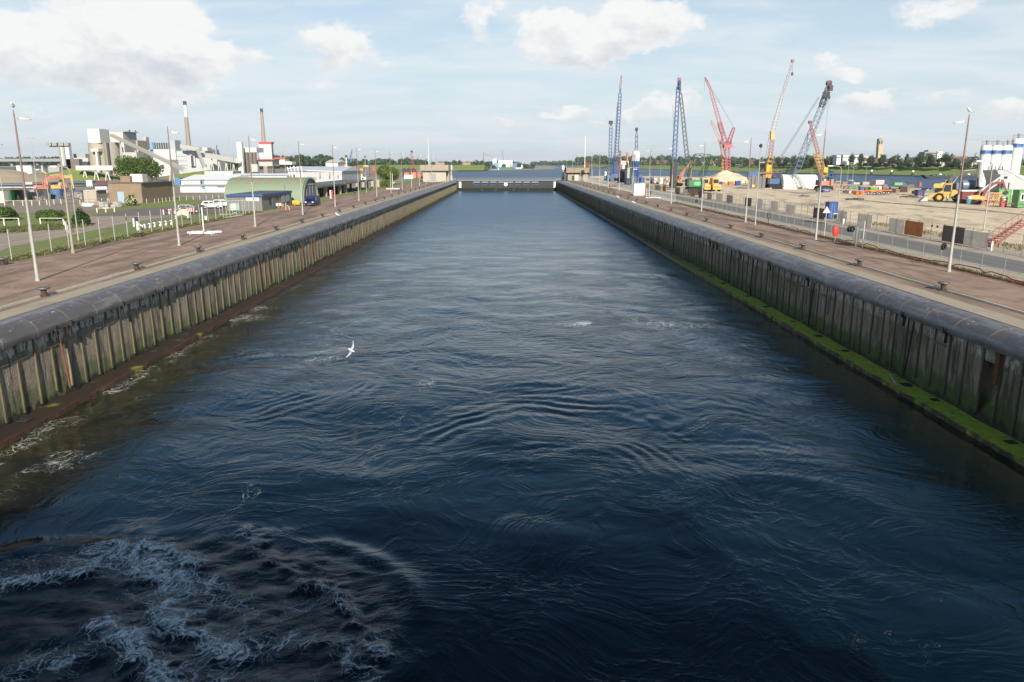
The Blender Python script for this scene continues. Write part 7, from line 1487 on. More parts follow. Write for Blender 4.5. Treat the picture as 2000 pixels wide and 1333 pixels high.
def mixer(lab, u, v, col, rz=0):
    t = thing('concrete_mixer', lab, 'mixer truck', G(u, v, PZ), rz); t.scale = (.75, .75, .8); MB().cb(-3, 0, .8, 2, 2.3, 2.3).build('cab', M(C8(120, 130, 150), .5), t, bevel=.1); MB().cb(1, 0, .7, 6, 2.0, .35).build('chassis', DARK, t)
    o = MB().lathe((0, 0, 0), [(.3, -2.4), (1.2, -1.2), (1.25, .4), (.6, 2.2), (.5, 2.4)], 14, 'x').build('drum', col, t, True); o.location = (1.0, 0, 2.4); o.rotation_euler = (0, R(-12), 0)
    for x in (-3, 1.6, 2.9):
        for y in (-1, 1): wheel(t, x, y, .5, .35)
mixer('concrete mixer truck with yellow drum beside the silos', 1872, 375.5, M(C8(225, 180, 55), .5), R(-20)); mixer('second concrete mixer truck with yellow drum nearer the silos', 1886, 376, M(C8(215, 165, 60), .5), R(-14))
t = aroot('tank_trailer', 'silver cylindrical tank lying beside the silos', 'tank', 1898, G(1898, 376, PZ).y, PZ); MB().lathe((0, 0, 1.9), [(0, -2.6), (1.3, -2.4), (1.45, 0), (1.3, 2.4), (0, 2.6)], 18, 'x').build('tank_shell', M(C8(150, 170, 195), .3, .4, .05), t, True)
for x in (-1.5, 1.5): MB().cb(x, 0, 0, .4, 2, .7).build('saddle', DARK, t)
def toilet(lab, u0, u1, vb, vt, c):
    g = G((u0 + u1) / 2, vb, PZ); t = thing('portable_toilet', lab, 'toilet', g, R(-14)); m = M(C8(*c), .5, 0, .04); s = (P(u0, vt, g.y).z - g.z) / 2.3; t.scale = (s, s, s)
    MB().cb(0, 0, .1, 1.15, 1.15, 2.0).build('cabin', m, t, bevel=.04); MB().prism([(-.62, 2.1), (.62, 2.1), (.3, 2.3), (-.3, 2.3)], 'y', -.62, .62).build('roof', M((.6, .6, .6), .5), t); MB().cb(0, -.59, .2, .8, .04, 1.75).build('door', m, t); MB().cb(0, 0, 0, 1.2, 1.2, .1).build('skid', DARK, t); MB().cb(.05, -.62, 1.55, .6, .02, .28).build('notice', WHITE, t)
toilet('turquoise portable toilet in front of the maroon-roofed hut', 1885, 1897, 399, 383.5, (10, 150, 150)); toilet('bright red portable toilet beside the long green container', 1952, 1965, 405, 384.5, (215, 45, 40))
t = aroot('site_hut', 'long hut with white roof and dark red walls behind the turquoise toilet', 'hut', 1908, G(1900, 398, PZ).y, PZ); Y = t.location.y; a, b = W(t, 1884, 390, Y).x, W(t, 1934, 390, Y).x; MB().box(a, b, 1, 2.6, 0, 2.3).build('wall', M(C8(150, 50, 55), .6, 0, .1, 1, 0, .2, (0, .4)), t); MB().box(a - .2, b + .2, .8, 2.8, 2.3, 2.55).build('roof', M((.72, .70, .70), .5), t)
for k in range(2): MB().box(a + 3 + k * 2, a + 4.4 + k * 2, .95, 1, .6, 2.1).build('panel', M(C8(170, 160, 150), .6), t)
t = aroot('frame_stack', 'stack of leaning orange steel frames beside the red toilet', 'frames', 1942, G(1942, 402, PZ).y, PZ)
for k in range(5):
    mb = MB(); x = -1.6 + k * .5; mb.path([(x, k * .3, 0), (x + 1.0, k * .3, 2.2), (x + 2.4, k * .3, 2.3), (x + 1.6, k * .3, 0)], .08, 5); mb.tube((x + .5, k * .3, 1.1), (x + 1.9, k * .3, 1.1), .06, .06, 5); mb.build('orange_frame', M(C8(235, 165, 100), .6), t)
# silos
t0 = None
for k, (u0, u1, ub0, vt, vb) in enumerate([(1915.5, 1934.5, 1905, 284, 374), (1935.8, 1955, 1926, 284, 374), (1956, 1975.5, 1946, 284, 374), (1976.5, 1997, 1970, 271, 372)]):
    Y = G(1930, 377, PZ).y + (0 if k < 3 else 2); t = aroot('cement_silo', ['first white cement silo with blue band, the one next to the lamp post', 'second white cement silo with blue band in the row', 'third white cement silo with blue band in the row', 'tallest white cement silo with its blue band set higher'][k], 'silo', 1930, Y, PZ, 'white cement silos')
    x0, x1 = P(u0, vt + 15, Y).x, P(u1, vt + 15, Y).x; cx, r = (x0 + x1) / 2, (x1 - x0) / 2; t.location.x = cx; H = P(u0, vt, Y).z - PZ; zb1, zb2 = P(u0, vt + 10, Y).z - PZ, P(u0, vt + 16.5, Y).z - PZ
    SW = M((.70, .70, .67), .4, 0, .03, .3, 0, .12); MB().lathe((0, 0, 0), [(r, .25), (r, zb2)], 28).build('lower_shell', SW, t, True); MB().lathe((0, 0, 0), [(r, zb1), (r, H - .35), (r * .8, H), (0, H + .05)], 28).build('upper_shell', SW, t, True); MB().lathe((0, 0, 0), [(r + .01, zb2), (r + .01, zb1)], 28).build('blue_band', M(C8(0, 100, 185), .4), t, True)
    MB().lathe((0, 0, 0), [(r + .02, zb2 - .25), (r + .02, zb2)], 28).build('grey_ring', GREY, t, True)
    for j in range(4): an = j * 1.571 + .78; MB().tube((r * .85 * math.cos(an), r * .85 * math.sin(an), 0), (r * .85 * math.cos(an), r * .85 * math.sin(an), 3.1), .13, .13, 6).build('leg', LGREY, t)
    mb = MB(); 
    for j in range(10): an = j * .628; mb.tube((r * .92 * math.cos(an), r * .92 * math.sin(an), H - .1), (r * .92 * math.cos(an), r * .92 * math.sin(an), H + .9), .03, .03, 4); mb.tube((r * .92 * math.cos(an), r * .92 * math.sin(an), H + .9), (r * .92 * math.cos(an + .628), r * .92 * math.sin(an + .628), H + .9), .03, .03, 4)
    mb.build('roof_railing', GREY, t); MB().lathe((.1, 0, 0), [(.28, H), (.28, H + .8), (.4, H + .9), (.3, H + 1.3), (0, H + 1.35)], 10).build('filter_unit', GREY, t, True); MB().tube((-r * .5, -r * .88, 2.9), (-r * .5, -r * .88, H), .05, .05, 5).build('filling_pipe', LGREY, t)
t = aroot('batching_plant', 'grey steel batching plant with raised cabin in front of the silos', 'batching plant', 1975, G(1975, 382, PZ).y, PZ); Y = t.location.y; q = lambda u, v, dy=0: W(t, u, v, Y + dy)
SG = M(C8(195, 195, 198), .6, 0, .08, .6, 0, .2, (0, .5)); mb = MB(); a, b = q(1955, 372), q(2030, 372); zt1, zt2 = q(1970, 333).z, q(1970, 350).z
mb.prism([(a.x + 1.5, 0), (b.x, 0), (b.x, zt2), (q(1982, 333).x, zt1), (q(1963, 333).x, zt1), (a.x + 1.5, zt2 - .8)], 'y', 3, 9); mb.build('main_hall', SG, t); mb = MB(); mb.hexa([(q(1982, 333).x, 2.8, zt1), (b.x, 2.8, zt2 - 1.5), (b.x, 9.2, zt2 - 1.5), (q(1982, 333).x, 9.2, zt1), (q(1982, 333).x, 2.8, zt1 + .15), (b.x, 2.8, zt2 - 1.35), (b.x, 9.2, zt2 - 1.35), (q(1982, 333).x, 9.2, zt1 + .15)]); mb.build('roof', M((.7, .7, .7), .5), t)
c0, c1 = q(1952, 357), q(1981, 341); MB().box(c0.x, c1.x, 0, 3, c0.z, c1.z).build('control_cabin', SG, t); MB().box(c0.x + (c1.x - c0.x) * .28, c0.x + (c1.x - c0.x) * .52, -.05, 0, c0.z + .9, c1.z - .5).build('cabin_window', GLASS, t); MB().box(c1.x - .8, c1.x + .02, -.04, 3.02, c0.z, c1.z).build('white_panel', WHITE, t)
for x in (c0.x + .8, (c0.x + c1.x) / 2, c1.x): MB().tube((x, 1.5, 0), (x, 1.5, c0.z), .14, .14, 6).build('leg', DARK, t)
for (ua, va, ub, vb_) in ((1914, 374, 1953, 347), (1922, 377, 1958, 352)): MB().tube(q(ua, va), q(ub, vb_), .22, .22, 8).build('screw_conveyor', LGREY, t, True)
for k in range(5): MB().tube((q(1962, 333).x + k * .9 - 1, 5, zt1), (q(1962, 333).x + k * .9 - 1, 5, zt1 + .9 + .2 * (k % 2)), .12, .12, 5).build('vent_stub', DARK, t)
# people on the site: small figures in work clothes
def worker(lab, u, v, vest, z=PZ):
    g = G(u, v, z); t = thing('person', lab, 'person', g, R(20)); me = bpy.data.meshes.new('body'); V = [(0, 0, .95), (0, 0, 1.2), (0, 0, 1.42), (0, 0, 1.52), (0, 0, 1.64), (0, 0, 1.74), (-.1, 0, .9), (-.12, .03, .5), (-.13, 0, .08), (-.13, -.12, .04), (.1, 0, .9), (.12, -.03, .5), (.13, .02, .08), (.13, -.1, .04), (-.2, 0, 1.4), (-.26, 0, 1.12), (-.25, -.12, .9), (.2, 0, 1.4), (.26, 0, 1.12), (.25, -.12, .9)]
    E = [(0, 1), (1, 2), (2, 3), (3, 4), (4, 5), (0, 6), (6, 7), (7, 8), (8, 9), (0, 10), (10, 11), (11, 12), (12, 13), (2, 14), (14, 15), (15, 16), (2, 17), (17, 18), (18, 19)]; rad = [.14, .15, .15, .06, .10, .09, .1, .07, .05, .05, .1, .07, .05, .05, .06, .05, .035, .06, .05, .035]
    me.from_pydata(V, E, []); o = bpy.data.objects.new('body', me); COL.objects.link(o); o.parent = t; md = o.modifiers.new('skin', 'SKIN'); me.skin_vertices.new(name='') if not me.skin_vertices else None
    for i, r in enumerate(rad): me.skin_vertices[0].data[i].radius = (r, r)
    me.skin_vertices[0].data[0].use_root = True; o.modifiers.new('sub', 'SUBSURF').levels = 1; me.materials.append(M((.05, .06, .09), .8)); 
    MB().lathe((0, 0, 0), [(.17, .92), (.19, 1.2), (.2, 1.42), (.08, 1.5)], 10).build('vest', vest, t, True); MB().lathe((0, 0, 0), [(.12, 1.69), (.12, 1.74), (.07, 1.82), (0, 1.84)], 10).build('helmet', WHITE, t, True); return t
HV = M((.72, .75, .05), .6); HO = M((.8, .25, .03), .6)
worker('person in a yellow work vest standing in front of the wheel loader', 1849, 397, HV); worker('person in an orange work vest standing among the crates near the far site end', 1297, 366, HO); worker('person in a yellow work vest beside the upright sheet piles', 1456, 362, HV)

# ------------------------------------------------------------------ far banks
dz = 10.3
wl = [(275, 3200), (328, 2600), (360, 1490), (440, 993), (473, 800), (500, 600), (530, 400), (560, 150)]
def bank(name, line, w, top, back, mt, mt2):
    mb = MB(); n = len(line)
    rows = [[(x + o, y, z) for x, y in line] for o, z in ((-4, -.5), (0, .3), (w, top), (w + 8, top + .1), (back, top - .3))]
    for j in range(4):
        mb.cur = 0
        for k in range(n - 1): mb.quad(rows[j][k], rows[j][k + 1], rows[j + 1][k + 1], rows[j + 1][k])
    o = mb.build(name, mt); tag(o, kind='structure')
bank('dike', wl, 42, dz, 2600, DIKE, None)
mb = MB()
for (x, y), (x2, y2) in zip(wl, wl[1:]): mb.quad((x - 2, y, .75), (x2 - 2, y2, .75), (x2 + 3, y2, 1.1), (x + 3, y, 1.1)); mb.quad((x - 2, y, -.6), (x2 - 2, y2, -.6), (x2 - 2, y2, .75), (x - 2, y, .75))
tag(mb.build('rock_edge', M((.16, .14, .12), .9, 0, .4, .2)), kind='structure')
def Ybank(u, off=0):                        # distance at which the bank line (moved off metres back) shows at column u
    for (x0, y0), (x1, y1) in zip(wl, wl[1:]):
        c0, c1 = (x0 + off) / y0, (x1 + off) / y1; c = (u - 993) / FPX / math.cos(R(PITCH)) * 1.0
        if (c0 - c) * (c1 - c) <= 0:
            a, b = 0., 1.
            for _ in range(30):
                m_ = (a + b) / 2; cm = (x0 + (x1 - x0) * m_ + off) / (y0 + (y1 - y0) * m_)
                if cm < c: a = m_
                else: b = m_
            return y0 + (y1 - y0) * a
    return 900
# street trees on the dike
rr = random.Random(8)
STREET = [(1548, 303), (1562, 304), (1577, 302), (1590, 300), (1612, 309), (1625, 302), (1643, 302), (1662, 300), (1680, 300), (1701, 303), (1721, 300), (1741, 306), (1793, 300), (1816, 300), (1846, 298), (1536, 306), (1478, 312), (1460, 311), (1500, 308), (1520, 306), (1432, 314), (1755, 311), (1770, 312), (1870, 311)]
for k, (u, vt) in enumerate(STREET):
    Y = Ybank(u, 52 if u < 1755 or u > 1780 else 60); x = P(u, 322, Y).x; h = P(u, vt, Y).z - dz; w = (15 if u > 1600 else 13) * Y / FPX * 1.0 * (1.6 if u in (1793, 1846) else 1)
    tree('street_tree', 'dark round-crowned tree in the row along the dike road, %s counted from the crane side' % ORD[sorted(s[0] for s in STREET).index(u)], 'tree', (x, Y, dz), h, w, h * .16, 1100, .62, LEAFF, lobes=7, seed=k, shape='oval', group='trees along the dike road')
for k, (u0, u1, vt, Y, n) in enumerate([(1545, 1600, 299, 1150, 900), (1630, 1655, 301, 1100, 500), (1662, 1685, 294.5, 1200, 500), (1100, 1135, 311, 2500, 400)]):
    u = (u0 + u1) / 2; w = (u1 - u0) * Y / FPX; h = P(u, vt, Y).z - dz; tree('distant_tree', ['wide dark tree mass rising behind the street trees', 'pale green tree mass behind the white flats', 'spiky poplar-like tree clump behind the white flats', 'dark tree clump at the far canal bend'][k], 'tree', (P(u, 322, Y).x, Y, dz), h, w, h * .1, n, 1.6, LEAFF, lobes=9, seed=k + 50, shape='bush', dy=30)
def woods(name, us, vt, Y, seed, z=5, mat=LEAFF, depth=60, size=5, n=2600):
    rs = np.random.RandomState(seed); cs, rd = [], []; u = us[0]
    while u < us[1]:
        v = vt + rs.normal() * 1.3 + 1.5 * math.sin(u * .11 + seed); p = P(u, v, Y); rx = Y / FPX * (5 + 3 * rs.rand()); h = p.z - z; cs.append((p.x, Y + rs.rand() * depth, z + h * .55)); rd.append((rx, depth * .3, h * .48)); u += 6 + 3 * rs.rand()
    o = cards_obj(name, cards(cs, rd, n, size, rs), mat, None); tag(o, kind='stuff')
    mb = MB(); a, b = P(us[0], 322, Y).x, P(us[1], 322, Y).x; h = P(us[0], (vt + 322) / 2 + 1, Y).z
def hedge_line(n, off, hh, size, seed):
    rs = np.random.RandomState(seed); cs, rd = [], []; u = 1175.
    while u < 1990:
        Y = Ybank(u, off); h = hh * (.5 + rs.rand()); cs.append((P(u, 322, Y).x + rs.normal() * 3, Y, dz + h * .4)); rd.append((Y / FPX * 5, 5, h * .6)); u += 5 + 5 * rs.rand()
    tag(cards_obj('hedge', cards(cs, rd, n, size, rs), LEAFF, None), kind='stuff')
hedge_line(7000, 58, 3.4, 1.3, 31); hedge_line(5000, 100, 11, 2.2, 32)
woods('woods', (1130, 1440), 307, 2600, 1, 10, size=5.5, n=5200); woods('woods', (1380, 1560), 310, 1900, 2, 10, size=4.5, n=2600); woods('woods', (1600, 2040), 311, 1500, 3, 10, size=3.6, n=4000); woods('woods', (1060, 1150), 315, 4200, 9, 5, size=6, n=900)
woods('woods', (-40, 120), 308, 1500, 4, 5, size=3.4, n=2200); woods('woods', (490, 640), 305, 1300, 5, 5, size=3.2, n=3200); woods('woods', (640, 830), 312, 1700, 6, 5, size=3.6, n=3200); woods('woods', (395, 500), 313, 1100, 7, 5, size=2.6, n=1600); woods('woods', (240, 420), 316, 1400, 12, 5, size=3, n=900)
woods('woods', (1010, 1150), 318, 5200, 8, 3, size=8, n=1300); woods('woods', (870, 1010), 316, 3800, 10, 3, size=7, n=1200)
# houses on the dike
RFM = [M(C8(115, 78, 68), .8), M(C8(85, 78, 80), .8), M(C8(135, 85, 68), .8), M(C8(65, 64, 70), .8), M(C8(98, 80, 72), .8)]; WLM = [M(C8(135, 100, 85), .8), M(C8(190, 185, 175), .8), M(C8(115, 92, 82), .8), M(C8(150, 132, 115), .8)]
HOUSE_AT = ['near the yellow crane', 'behind the heavy crane', 'beside the red-orange crane', 'below the white flats', 'left of the stone tower', 'below the stone tower', 'between tower and apartment block', 'below the apartment block', 'beyond the apartment block', 'next to the silos']
def house(k, u, vb, vt, w, Y, lab=None):
    x = P(u, 320, Y).x; s = Y / FPX; ww = w * s; rr = random.Random(k); h = (P(u, vt, Y).z - dz); wh = h * .55; wm, rm = WLM[k % 4], RFM[(k * 3 + k // 4) % 5]
    col = ['brick', 'white', 'brown', 'cream'][k % 4]; rc = ['red-brown', 'grey', 'orange-red', 'dark slate', 'brown'][(k * 3 + k // 4) % 5]; gx = k % 3 != 1
    t = thing('brick_house' if k % 4 != 1 else 'white_house', lab or '', 'house', (x, Y, dz), 0, 'houses along the dike'); d = 9
    t['label'] = lab or ('%s house with %s %s roof, %s in the dike row from the crane side' % (col, rc, 'ridge' if gx else 'gable-fronted', ORD[k % 49]))
    MB().box(-ww / 2, ww / 2, 0, d, 0, wh).build('wall', wm, t); mb = MB(); rf = mb.gable(-ww / 2, ww / 2, 0, d, wh, h - wh, 'x' if gx else 'y', .3).build('roof', rm, t); MB().cb(ww * .25, d / 2, h * .8, .9, .9, h * .3).build('chimney', wm, rf)
    n = max(1, int(ww / 3.4))
    for i in range(n):
        for z in ((.9, wh * .55) if wh > 4 else (wh * .3,)): MB().cb(-ww / 2 + ww * (i + .5) / n, -.04, z + .2, min(1.5, ww / n * .5), .08, 1.3).build('window', GLASS, t)
hs = [1470, 1488, 1508, 1527, 1541, 1555, 1569, 1584, 1599, 1617, 1634, 1652, 1671, 1690, 1711, 1730, 1748, 1764, 1782, 1804, 1825, 1843, 1862, 1878, 1893, 1906]
for k, u in enumerate(hs): Y = Ybank(u, 72 + (k * 37 % 5) * 4); house(k, u, 323, [311, 309, 312, 308, 310][k % 5] + (1 if u < 1540 else 0), [15, 13, 17, 14][k % 4] + (2 if u > 1730 else 0), Y)
hs2 = [1188, 1202, 1216, 1230, 1258, 1272, 1286, 1300, 1358, 1372, 1386, 1398, 1436, 1450]
for k, u in enumerate(hs2): Y = Ybank(u, 110); house(k + 26, u, 322, 313.5 if u < 1350 else 311, 11, Y)
for k, (u0, u1, v0, v1, Y, lab) in enumerate([(1634, 1642, 312, 304, 1050, 'short white flat-roofed block between street trees'), (1646, 1659, 311, 303.5, 1060, 'long white flat-roofed block above the street trees'), (1668, 1677, 312, 303.5, 1070, 'white flat block beside the poplar clump'), (1685, 1694, 312, 306, 1080, 'pale flat block left of the stone tower'), (1210, 1228, 322, 315, 2300, 'long white low building across the water')]):
    t = aroot('flat_building', lab, 'building', (u0 + u1) / 2, Y, dz); abox(t, 'wall', M(C8(235, 232, 225), .7), u0, u1, 322, v1, Y, dep=12); abox(t, 'window_band', M(C8(110, 105, 100), .6), u0 + .5, u1 - .5, (v0 + v1) / 2 + .8, (v0 + v1) / 2 - .9, Y - .2, dep=.3); abox(t, 'roof', M(C8(200, 200, 198), .7), u0 - .4, u1 + .4, v1, v1 - .5, Y - .3, dep=12.6)
t = aroot('apartment_building', 'grey apartment block with white checked end wall', 'building', 1822, 1020, dz); abox(t, 'wall', M(C8(150, 150, 155), .8), 1805, 1830, 322, 297, 1020, dep=14); abox(t, 'upper_storey', M(C8(165, 168, 172), .8), 1813, 1831, 297, 293.5, 1022, dep=10); abox(t, 'end_wall', M(C8(232, 222, 215), .7), 1830, 1840, 322, 296, 1018, dep=14)
for i in range(4):
    abox(t, 'window', GLASS, 1832 + 4 * (i % 2), 1834 + 4 * (i % 2), 300 + 3.5 * i, 298 + 3.5 * i, 1017.8, dep=.3); abox(t, 'window_row', DK, 1807, 1829, 301 + 4 * i, 299.6 + 4 * i, 1019.8, dep=.3)
t = aroot('terrace_building', 'long dark terrace with brown tiled roofs beside the silos', 'building', 1880, 900, dz); abox(t, 'wall', M(C8(95, 85, 82), .8), 1857, 1890, 324, 312, 900, dep=10); abox(t, 'tiled_roof', M(C8(150, 115, 90), .8), 1857, 1890, 312, 305, 902, dep=8); abox(t, 'slate_wing', M(C8(70, 75, 85), .8), 1890.5, 1912, 324, 307, 905, dep=10)
for i in range(8): abox(t, 'window', GLASS, 1859 + 4 * i, 1861 + 4 * i, 319, 315.5, 899.8, dep=.3)
t = aroot('church_tower', 'tall cream stone tower with dark belfry openings', 'tower', 1720, 1150, dz); p0, p1, p2 = P(1714, 322, 1150).x - t.location.x, P(1726, 322, 1150).x - t.location.x, P(1720, 271, 1150).z - dz; TW = M(C8(200, 175, 135), .8, 0, .08, .1, 0, .2); cx_ = (p0 + p1) / 2; w = (p1 - p0) / 2
a_ = P(1720.5, 275, 1150).x - t.location.x; mb = MB(); mb.hexa([(cx_ - w, 0, 0), (cx_ + w * .9, 0, 0), (cx_ + w * .9, 8, 0), (cx_ - w, 8, 0), (a_ - w * .62, 0, p2 * .97), (a_ + w * .62, 0, p2 * .97), (a_ + w * .62, 7, p2 * .97), (a_ - w * .62, 7, p2 * .97)]); mb.build('shaft', TW, t)
for s in (-1, 1): MB().box(a_ + s * 1.6 - .9, a_ + s * 1.6 + .9, -.35, -.1, p2 * .80, p2 * .93).build('belfry_opening', DK, t)
MB().box(a_ - w * .5, a_ + w * .5, .5, 6.5, p2 * .97, p2).build('tower_cap', M(C8(120, 110, 100), .8), t)
# mooring dolphins with white lamps, barge, launch
for k, (u, v) in enumerate([(1701.5, 343.5), (1740.5, 343.5), (1782, 345)]):
    g = G(u, v, 0); t = thing('mooring_dolphin', 'dark mooring dolphin with white lamp off the far bank, %s from the crane side' % ORD[k], 'dolphin', g, 0, 'mooring dolphins in the side canal'); MB().lathe((0, 0, 0), [(1.5, -1), (1.4, 3.2), (1.0, 3.4), (0, 3.4)], 12).build('pile', DARK, t, True); MB().tube((0, 0, 3.4), (0, 0, 4.6), .2, .2, 6).build('post', DARK, t); MB().cb(0, 0, 4.6, 2.0, 1.6, 1.8).build('lamp_box', WHITE, t, bevel=.2)
g = G(1850, 349, 0); t = thing('river_barge', 'long low dark barge moored under the grassy dike', 'barge', g); a, b = P(1804, 345, g.y).x - g.x, P(1925, 345, g.y).x - g.x
mb = MB(); L = b - a; mb.v = [(a, 0, 3.2), (a + 5, 0, -.5), (b, 0, -.5), (b, 0, 2.4), (a + 8, 0, 2.4), (a, 7, 3.2), (a + 5, 7, -.5), (b, 7, -.5), (b, 7, 2.4), (a + 8, 7, 2.4)]; mb.f = [(0, 1, 2, 3, 4), (9, 8, 7, 6, 5), (0, 5, 6, 1), (1, 6, 7, 2), (2, 7, 8, 3), (3, 8, 9, 4), (4, 9, 5, 0)]; mb.mi = [0] * 7; mb.build('hull', M(C8(38, 45, 65), .5, 0, .15, .1), t)
for k in range(12): MB().box(a + 9 + k * (L - 14) / 12, a + 9 + (k + .8) * (L - 14) / 12, .6, 6.4, 2.4, 3.3 + .25 * (k % 2)).build('hatch', M(C8(80, 85, 95), .6), t)
for x in (a + L * .28, a + L * .74): MB().cb(x, 2, 3.3, 2.2, 1.5, 1.1).build('deck_box', WHITE, t)
# centre distance: grassy spit, brick house, harbour works, ships
def far_land(name, pts, z, mt): return slab(name, [tuple(G(u, v, 0)[:2]) for u, v in pts], z, mt, drop=z + .6)
far_land('far_spit', [(800, 341), (885, 335.2), (940, 333), (958, 331.6), (975, 330), (800, 326)], 1.5, DIKE)
mb = MB(); Yf, Yb2 = G(900, 335, 0).y, G(900, 326, 0).y; xA, xB = P(884, 330, Yf).x, P(955, 330, Yf).x; mb.prism([(Yf + 8, 1.4), (Yf + 90, 11), (Yf + 300, 11), (Yf + 330, 1.4)], 'x', xA - 190, xB - 10); tag(mb.build('far_dike', DIKE), kind='structure')
far_land('harbour_ground', [(955, 333.5), (1080, 331), (1092, 328.5), (1080, 325), (955, 325.5)], 1.6, M((.26, .24, .18), .9, 0, .2, .01))
def fbx(lab, name, cat, u0, u1, vb, vt, Y, c, parts=(), z=11): t = aroot(name, lab, cat, (u0 + u1) / 2, Y, z); abox(t, 'wall', M(C8(*c), .8), u0, u1, vb, vt, Y, dep=14); [abox(t, nm, M(C8(*cc_), .7), a, b, c_, d, Y - .5, dep=15) for nm, cc_, a, b, c_, d in parts]; return t
fbx('brown brick house on the grassy far dike', 'brick_house', 'house', 903, 919, 325, 318, Yf + 120, (170, 125, 100), [('roof', (150, 110, 95), 903, 920, 318, 316.5), ('window', (200, 180, 160), 907, 909, 322, 320), ('window', (200, 180, 160), 912, 914, 322, 320)])
fbx('pinkish house above the plant-side gate building', 'brick_house', 'house', 856, 868, 325, 318, Yf + 150, (175, 140, 130), [('roof', (120, 90, 90), 855, 869, 318, 315.5)])
for k, (u, vt, w) in enumerate([(888, 310, 9), (897, 311, 9), (929, 314, 10), (941, 312, 11), (952, 314, 9), (873, 317, 12), (846, 315, 10)]):
    Y = Yf + 140; h = P(u, vt, Y).z - 11; tree('dike_tree', 'dark tree on the far dike, %s from the plant side' % ORD[sorted([888, 897, 929, 941, 952, 873, 846]).index(u)], 'tree', (P(u, 320, Y).x, Y, 10.9), h, w * Y / FPX, h * .15, 300, 1.6, LEAFF, lobes=6, seed=70 + k, shape='bush', group='trees on the far dike')
Yh2 = 1950
fbx('pale blue harbour warehouse with white gable', 'harbour_warehouse', 'warehouse', 973, 1001, 327, 315, Yh2, (205, 225, 235), [('roof', (225, 235, 238), 973, 1002, 315, 313.5), ('blue_front', (90, 165, 215), 962, 974, 326, 319)], 3)
fbx('low blue harbour shed right of the pale warehouse', 'harbour_warehouse', 'warehouse', 1002, 1019, 328, 320.5, Yh2 - 40, (75, 135, 185), [('roof', (120, 165, 200), 1001, 1020, 320.5, 319.5)], 3); fbx('white conical-roofed block behind the harbour warehouse', 'harbour_warehouse', 'warehouse', 962, 970, 320, 312, Yh2 + 60, (225, 220, 215), [('roof', (235, 225, 220), 964, 968, 312, 309.5)], 3)
for k, (u, vt, w) in enumerate([(984, 319, 12), (955, 319, 12), (1014, 314, 12), (1028, 317, 14), (1040, 319, 12), (965, 322, 9)]):
    Y = Yh2 - 60; h = P(u, vt, Y).z - 2; tree('harbour_tree', 'dark tree beside the harbour sheds, %s from the plant side' % ORD[sorted([984, 955, 1014, 1028, 1040, 965]).index(u)], 'tree', (P(u, 320, Y).x, Y, 2), h, w * Y / FPX, h * .1, 260, 2.0, LEAFF, lobes=6, seed=90 + k, shape='bush', group='trees at the harbour')
def ship(lab, u0, u1, v, Y, hull, h=3.5, sup=WHITE, side=1, extra=()):
    g = Vector((P((u0 + u1) / 2, 330, Y).x, Y, 0)); t = thing('ship', lab, 'ship', g); a, b = P(u0, 330, Y).x - g.x, P(u1, 330, Y).x - g.x; n = h * 1.2
    mb = MB(); q = [(a + n * .4, -.5), (b - n, -.5), (b, h * 1.25), (b - n, h), (a, h)] if side > 0 else [(a + n, -.5), (b - n * .4, -.5), (b, h), (a + n, h), (a, h * 1.25)]; mb.prism(q, 'y', 0, 6); mb.build('hull', hull, t)
    x = a + (b - a) * (.82 if side > 0 else .18); MB().cb(x, 3, h, (b - a) * .14, 4.5, h * 1.1).build('wheelhouse', sup, t); MB().tube((x, 3, h * 2), (x, 3, h * 4), .25, .15, 6).build('mast', sup, t)
ship('green and red ship moored in front of the harbour sheds', 975, 1002, 331, 1780, M(C8(30, 130, 80), .5), 6, M(C8(205, 130, 110), .6)); ship('white flat pontoon beside the green ship', 961, 976, 333, 1640, M(C8(215, 215, 215), .6), 2)
ship('white ship moored right of the green ship', 1006, 1022, 330, 1850, M(C8(215, 200, 185), .6), 5); ship('second white ship farther along the harbour quay', 1024, 1042, 330, 1900, M(C8(190, 185, 180), .6), 5, side=-1)
for k, (u0, v0, u1, v1, Y, w, mt, lab) in enumerate([(944.5, 325, 944, 297, 1700, 2.5, CGy, 'thin grey lattice crane mast on the far shore'), (984, 317, 980.5, 292, 2100, 3.5, CGy, 'grey crane leaning above the harbour warehouse'), (685, 318, 687.5, 292, 900, 2.4, M(C8(110, 150, 190), .6), 'pale blue dockside crane far behind the canopy'), (945, 300, 966, 309, 1705, 1.5, CPk, 'pink lowered crane jib on the far shore')]):
    t = aroot('dock_crane', lab, 'crane', u0, Y, 3); lat(t, 'boom', u0, v0, u1, v1, Y, w, w * .5, 8, .35, mt); MB().cb(0, 0, 0, 6, 5, 5).build('crane_base', mt, t); 
    if k == 2: lat(t, 'jib', 679, 319, 688.5, 292, Y, 1.6, 1.0, 9, .3, mt)
    if k == 3: MB().tube((0, 0, 5), W(t, 945, 300, Y), .8, .5, 6).build('tower', mt, t)
t = aroot('harbour_mast', 'white mast with dark head beside the yellow harbour gantry', 'mast', 677, 480); MB().tube((0, 0, 0), W(t, 676, 308, 480), .5, .32, 8).build('pole', WHITE, t, True); MB().cb(W(t, 676, 305, 480).x, 0, W(t, 676, 308, 480).z, 1.2, 1, 1.4).build('mast_head', DARK, t); MB().cb(0, 0, 0, 3, 2, 4).build('yellow_foot', M(C8(215, 180, 120), .6), t)
t = aroot('piling_rig', 'red piling rig mast with orange base at the water behind the quay', 'piling rig', 807.5, 470); lat(t, 'mast', 809, 343, 804.5, 298, 470, 1.3, 1.0, 14, .2, M(C8(190, 70, 65), .6)); MB().cb(W(t, 804, 296, 470).x, 0, W(t, 804, 298, 470).z, 1.2, 1.2, 1.0).build('mast_head', DARK, t)
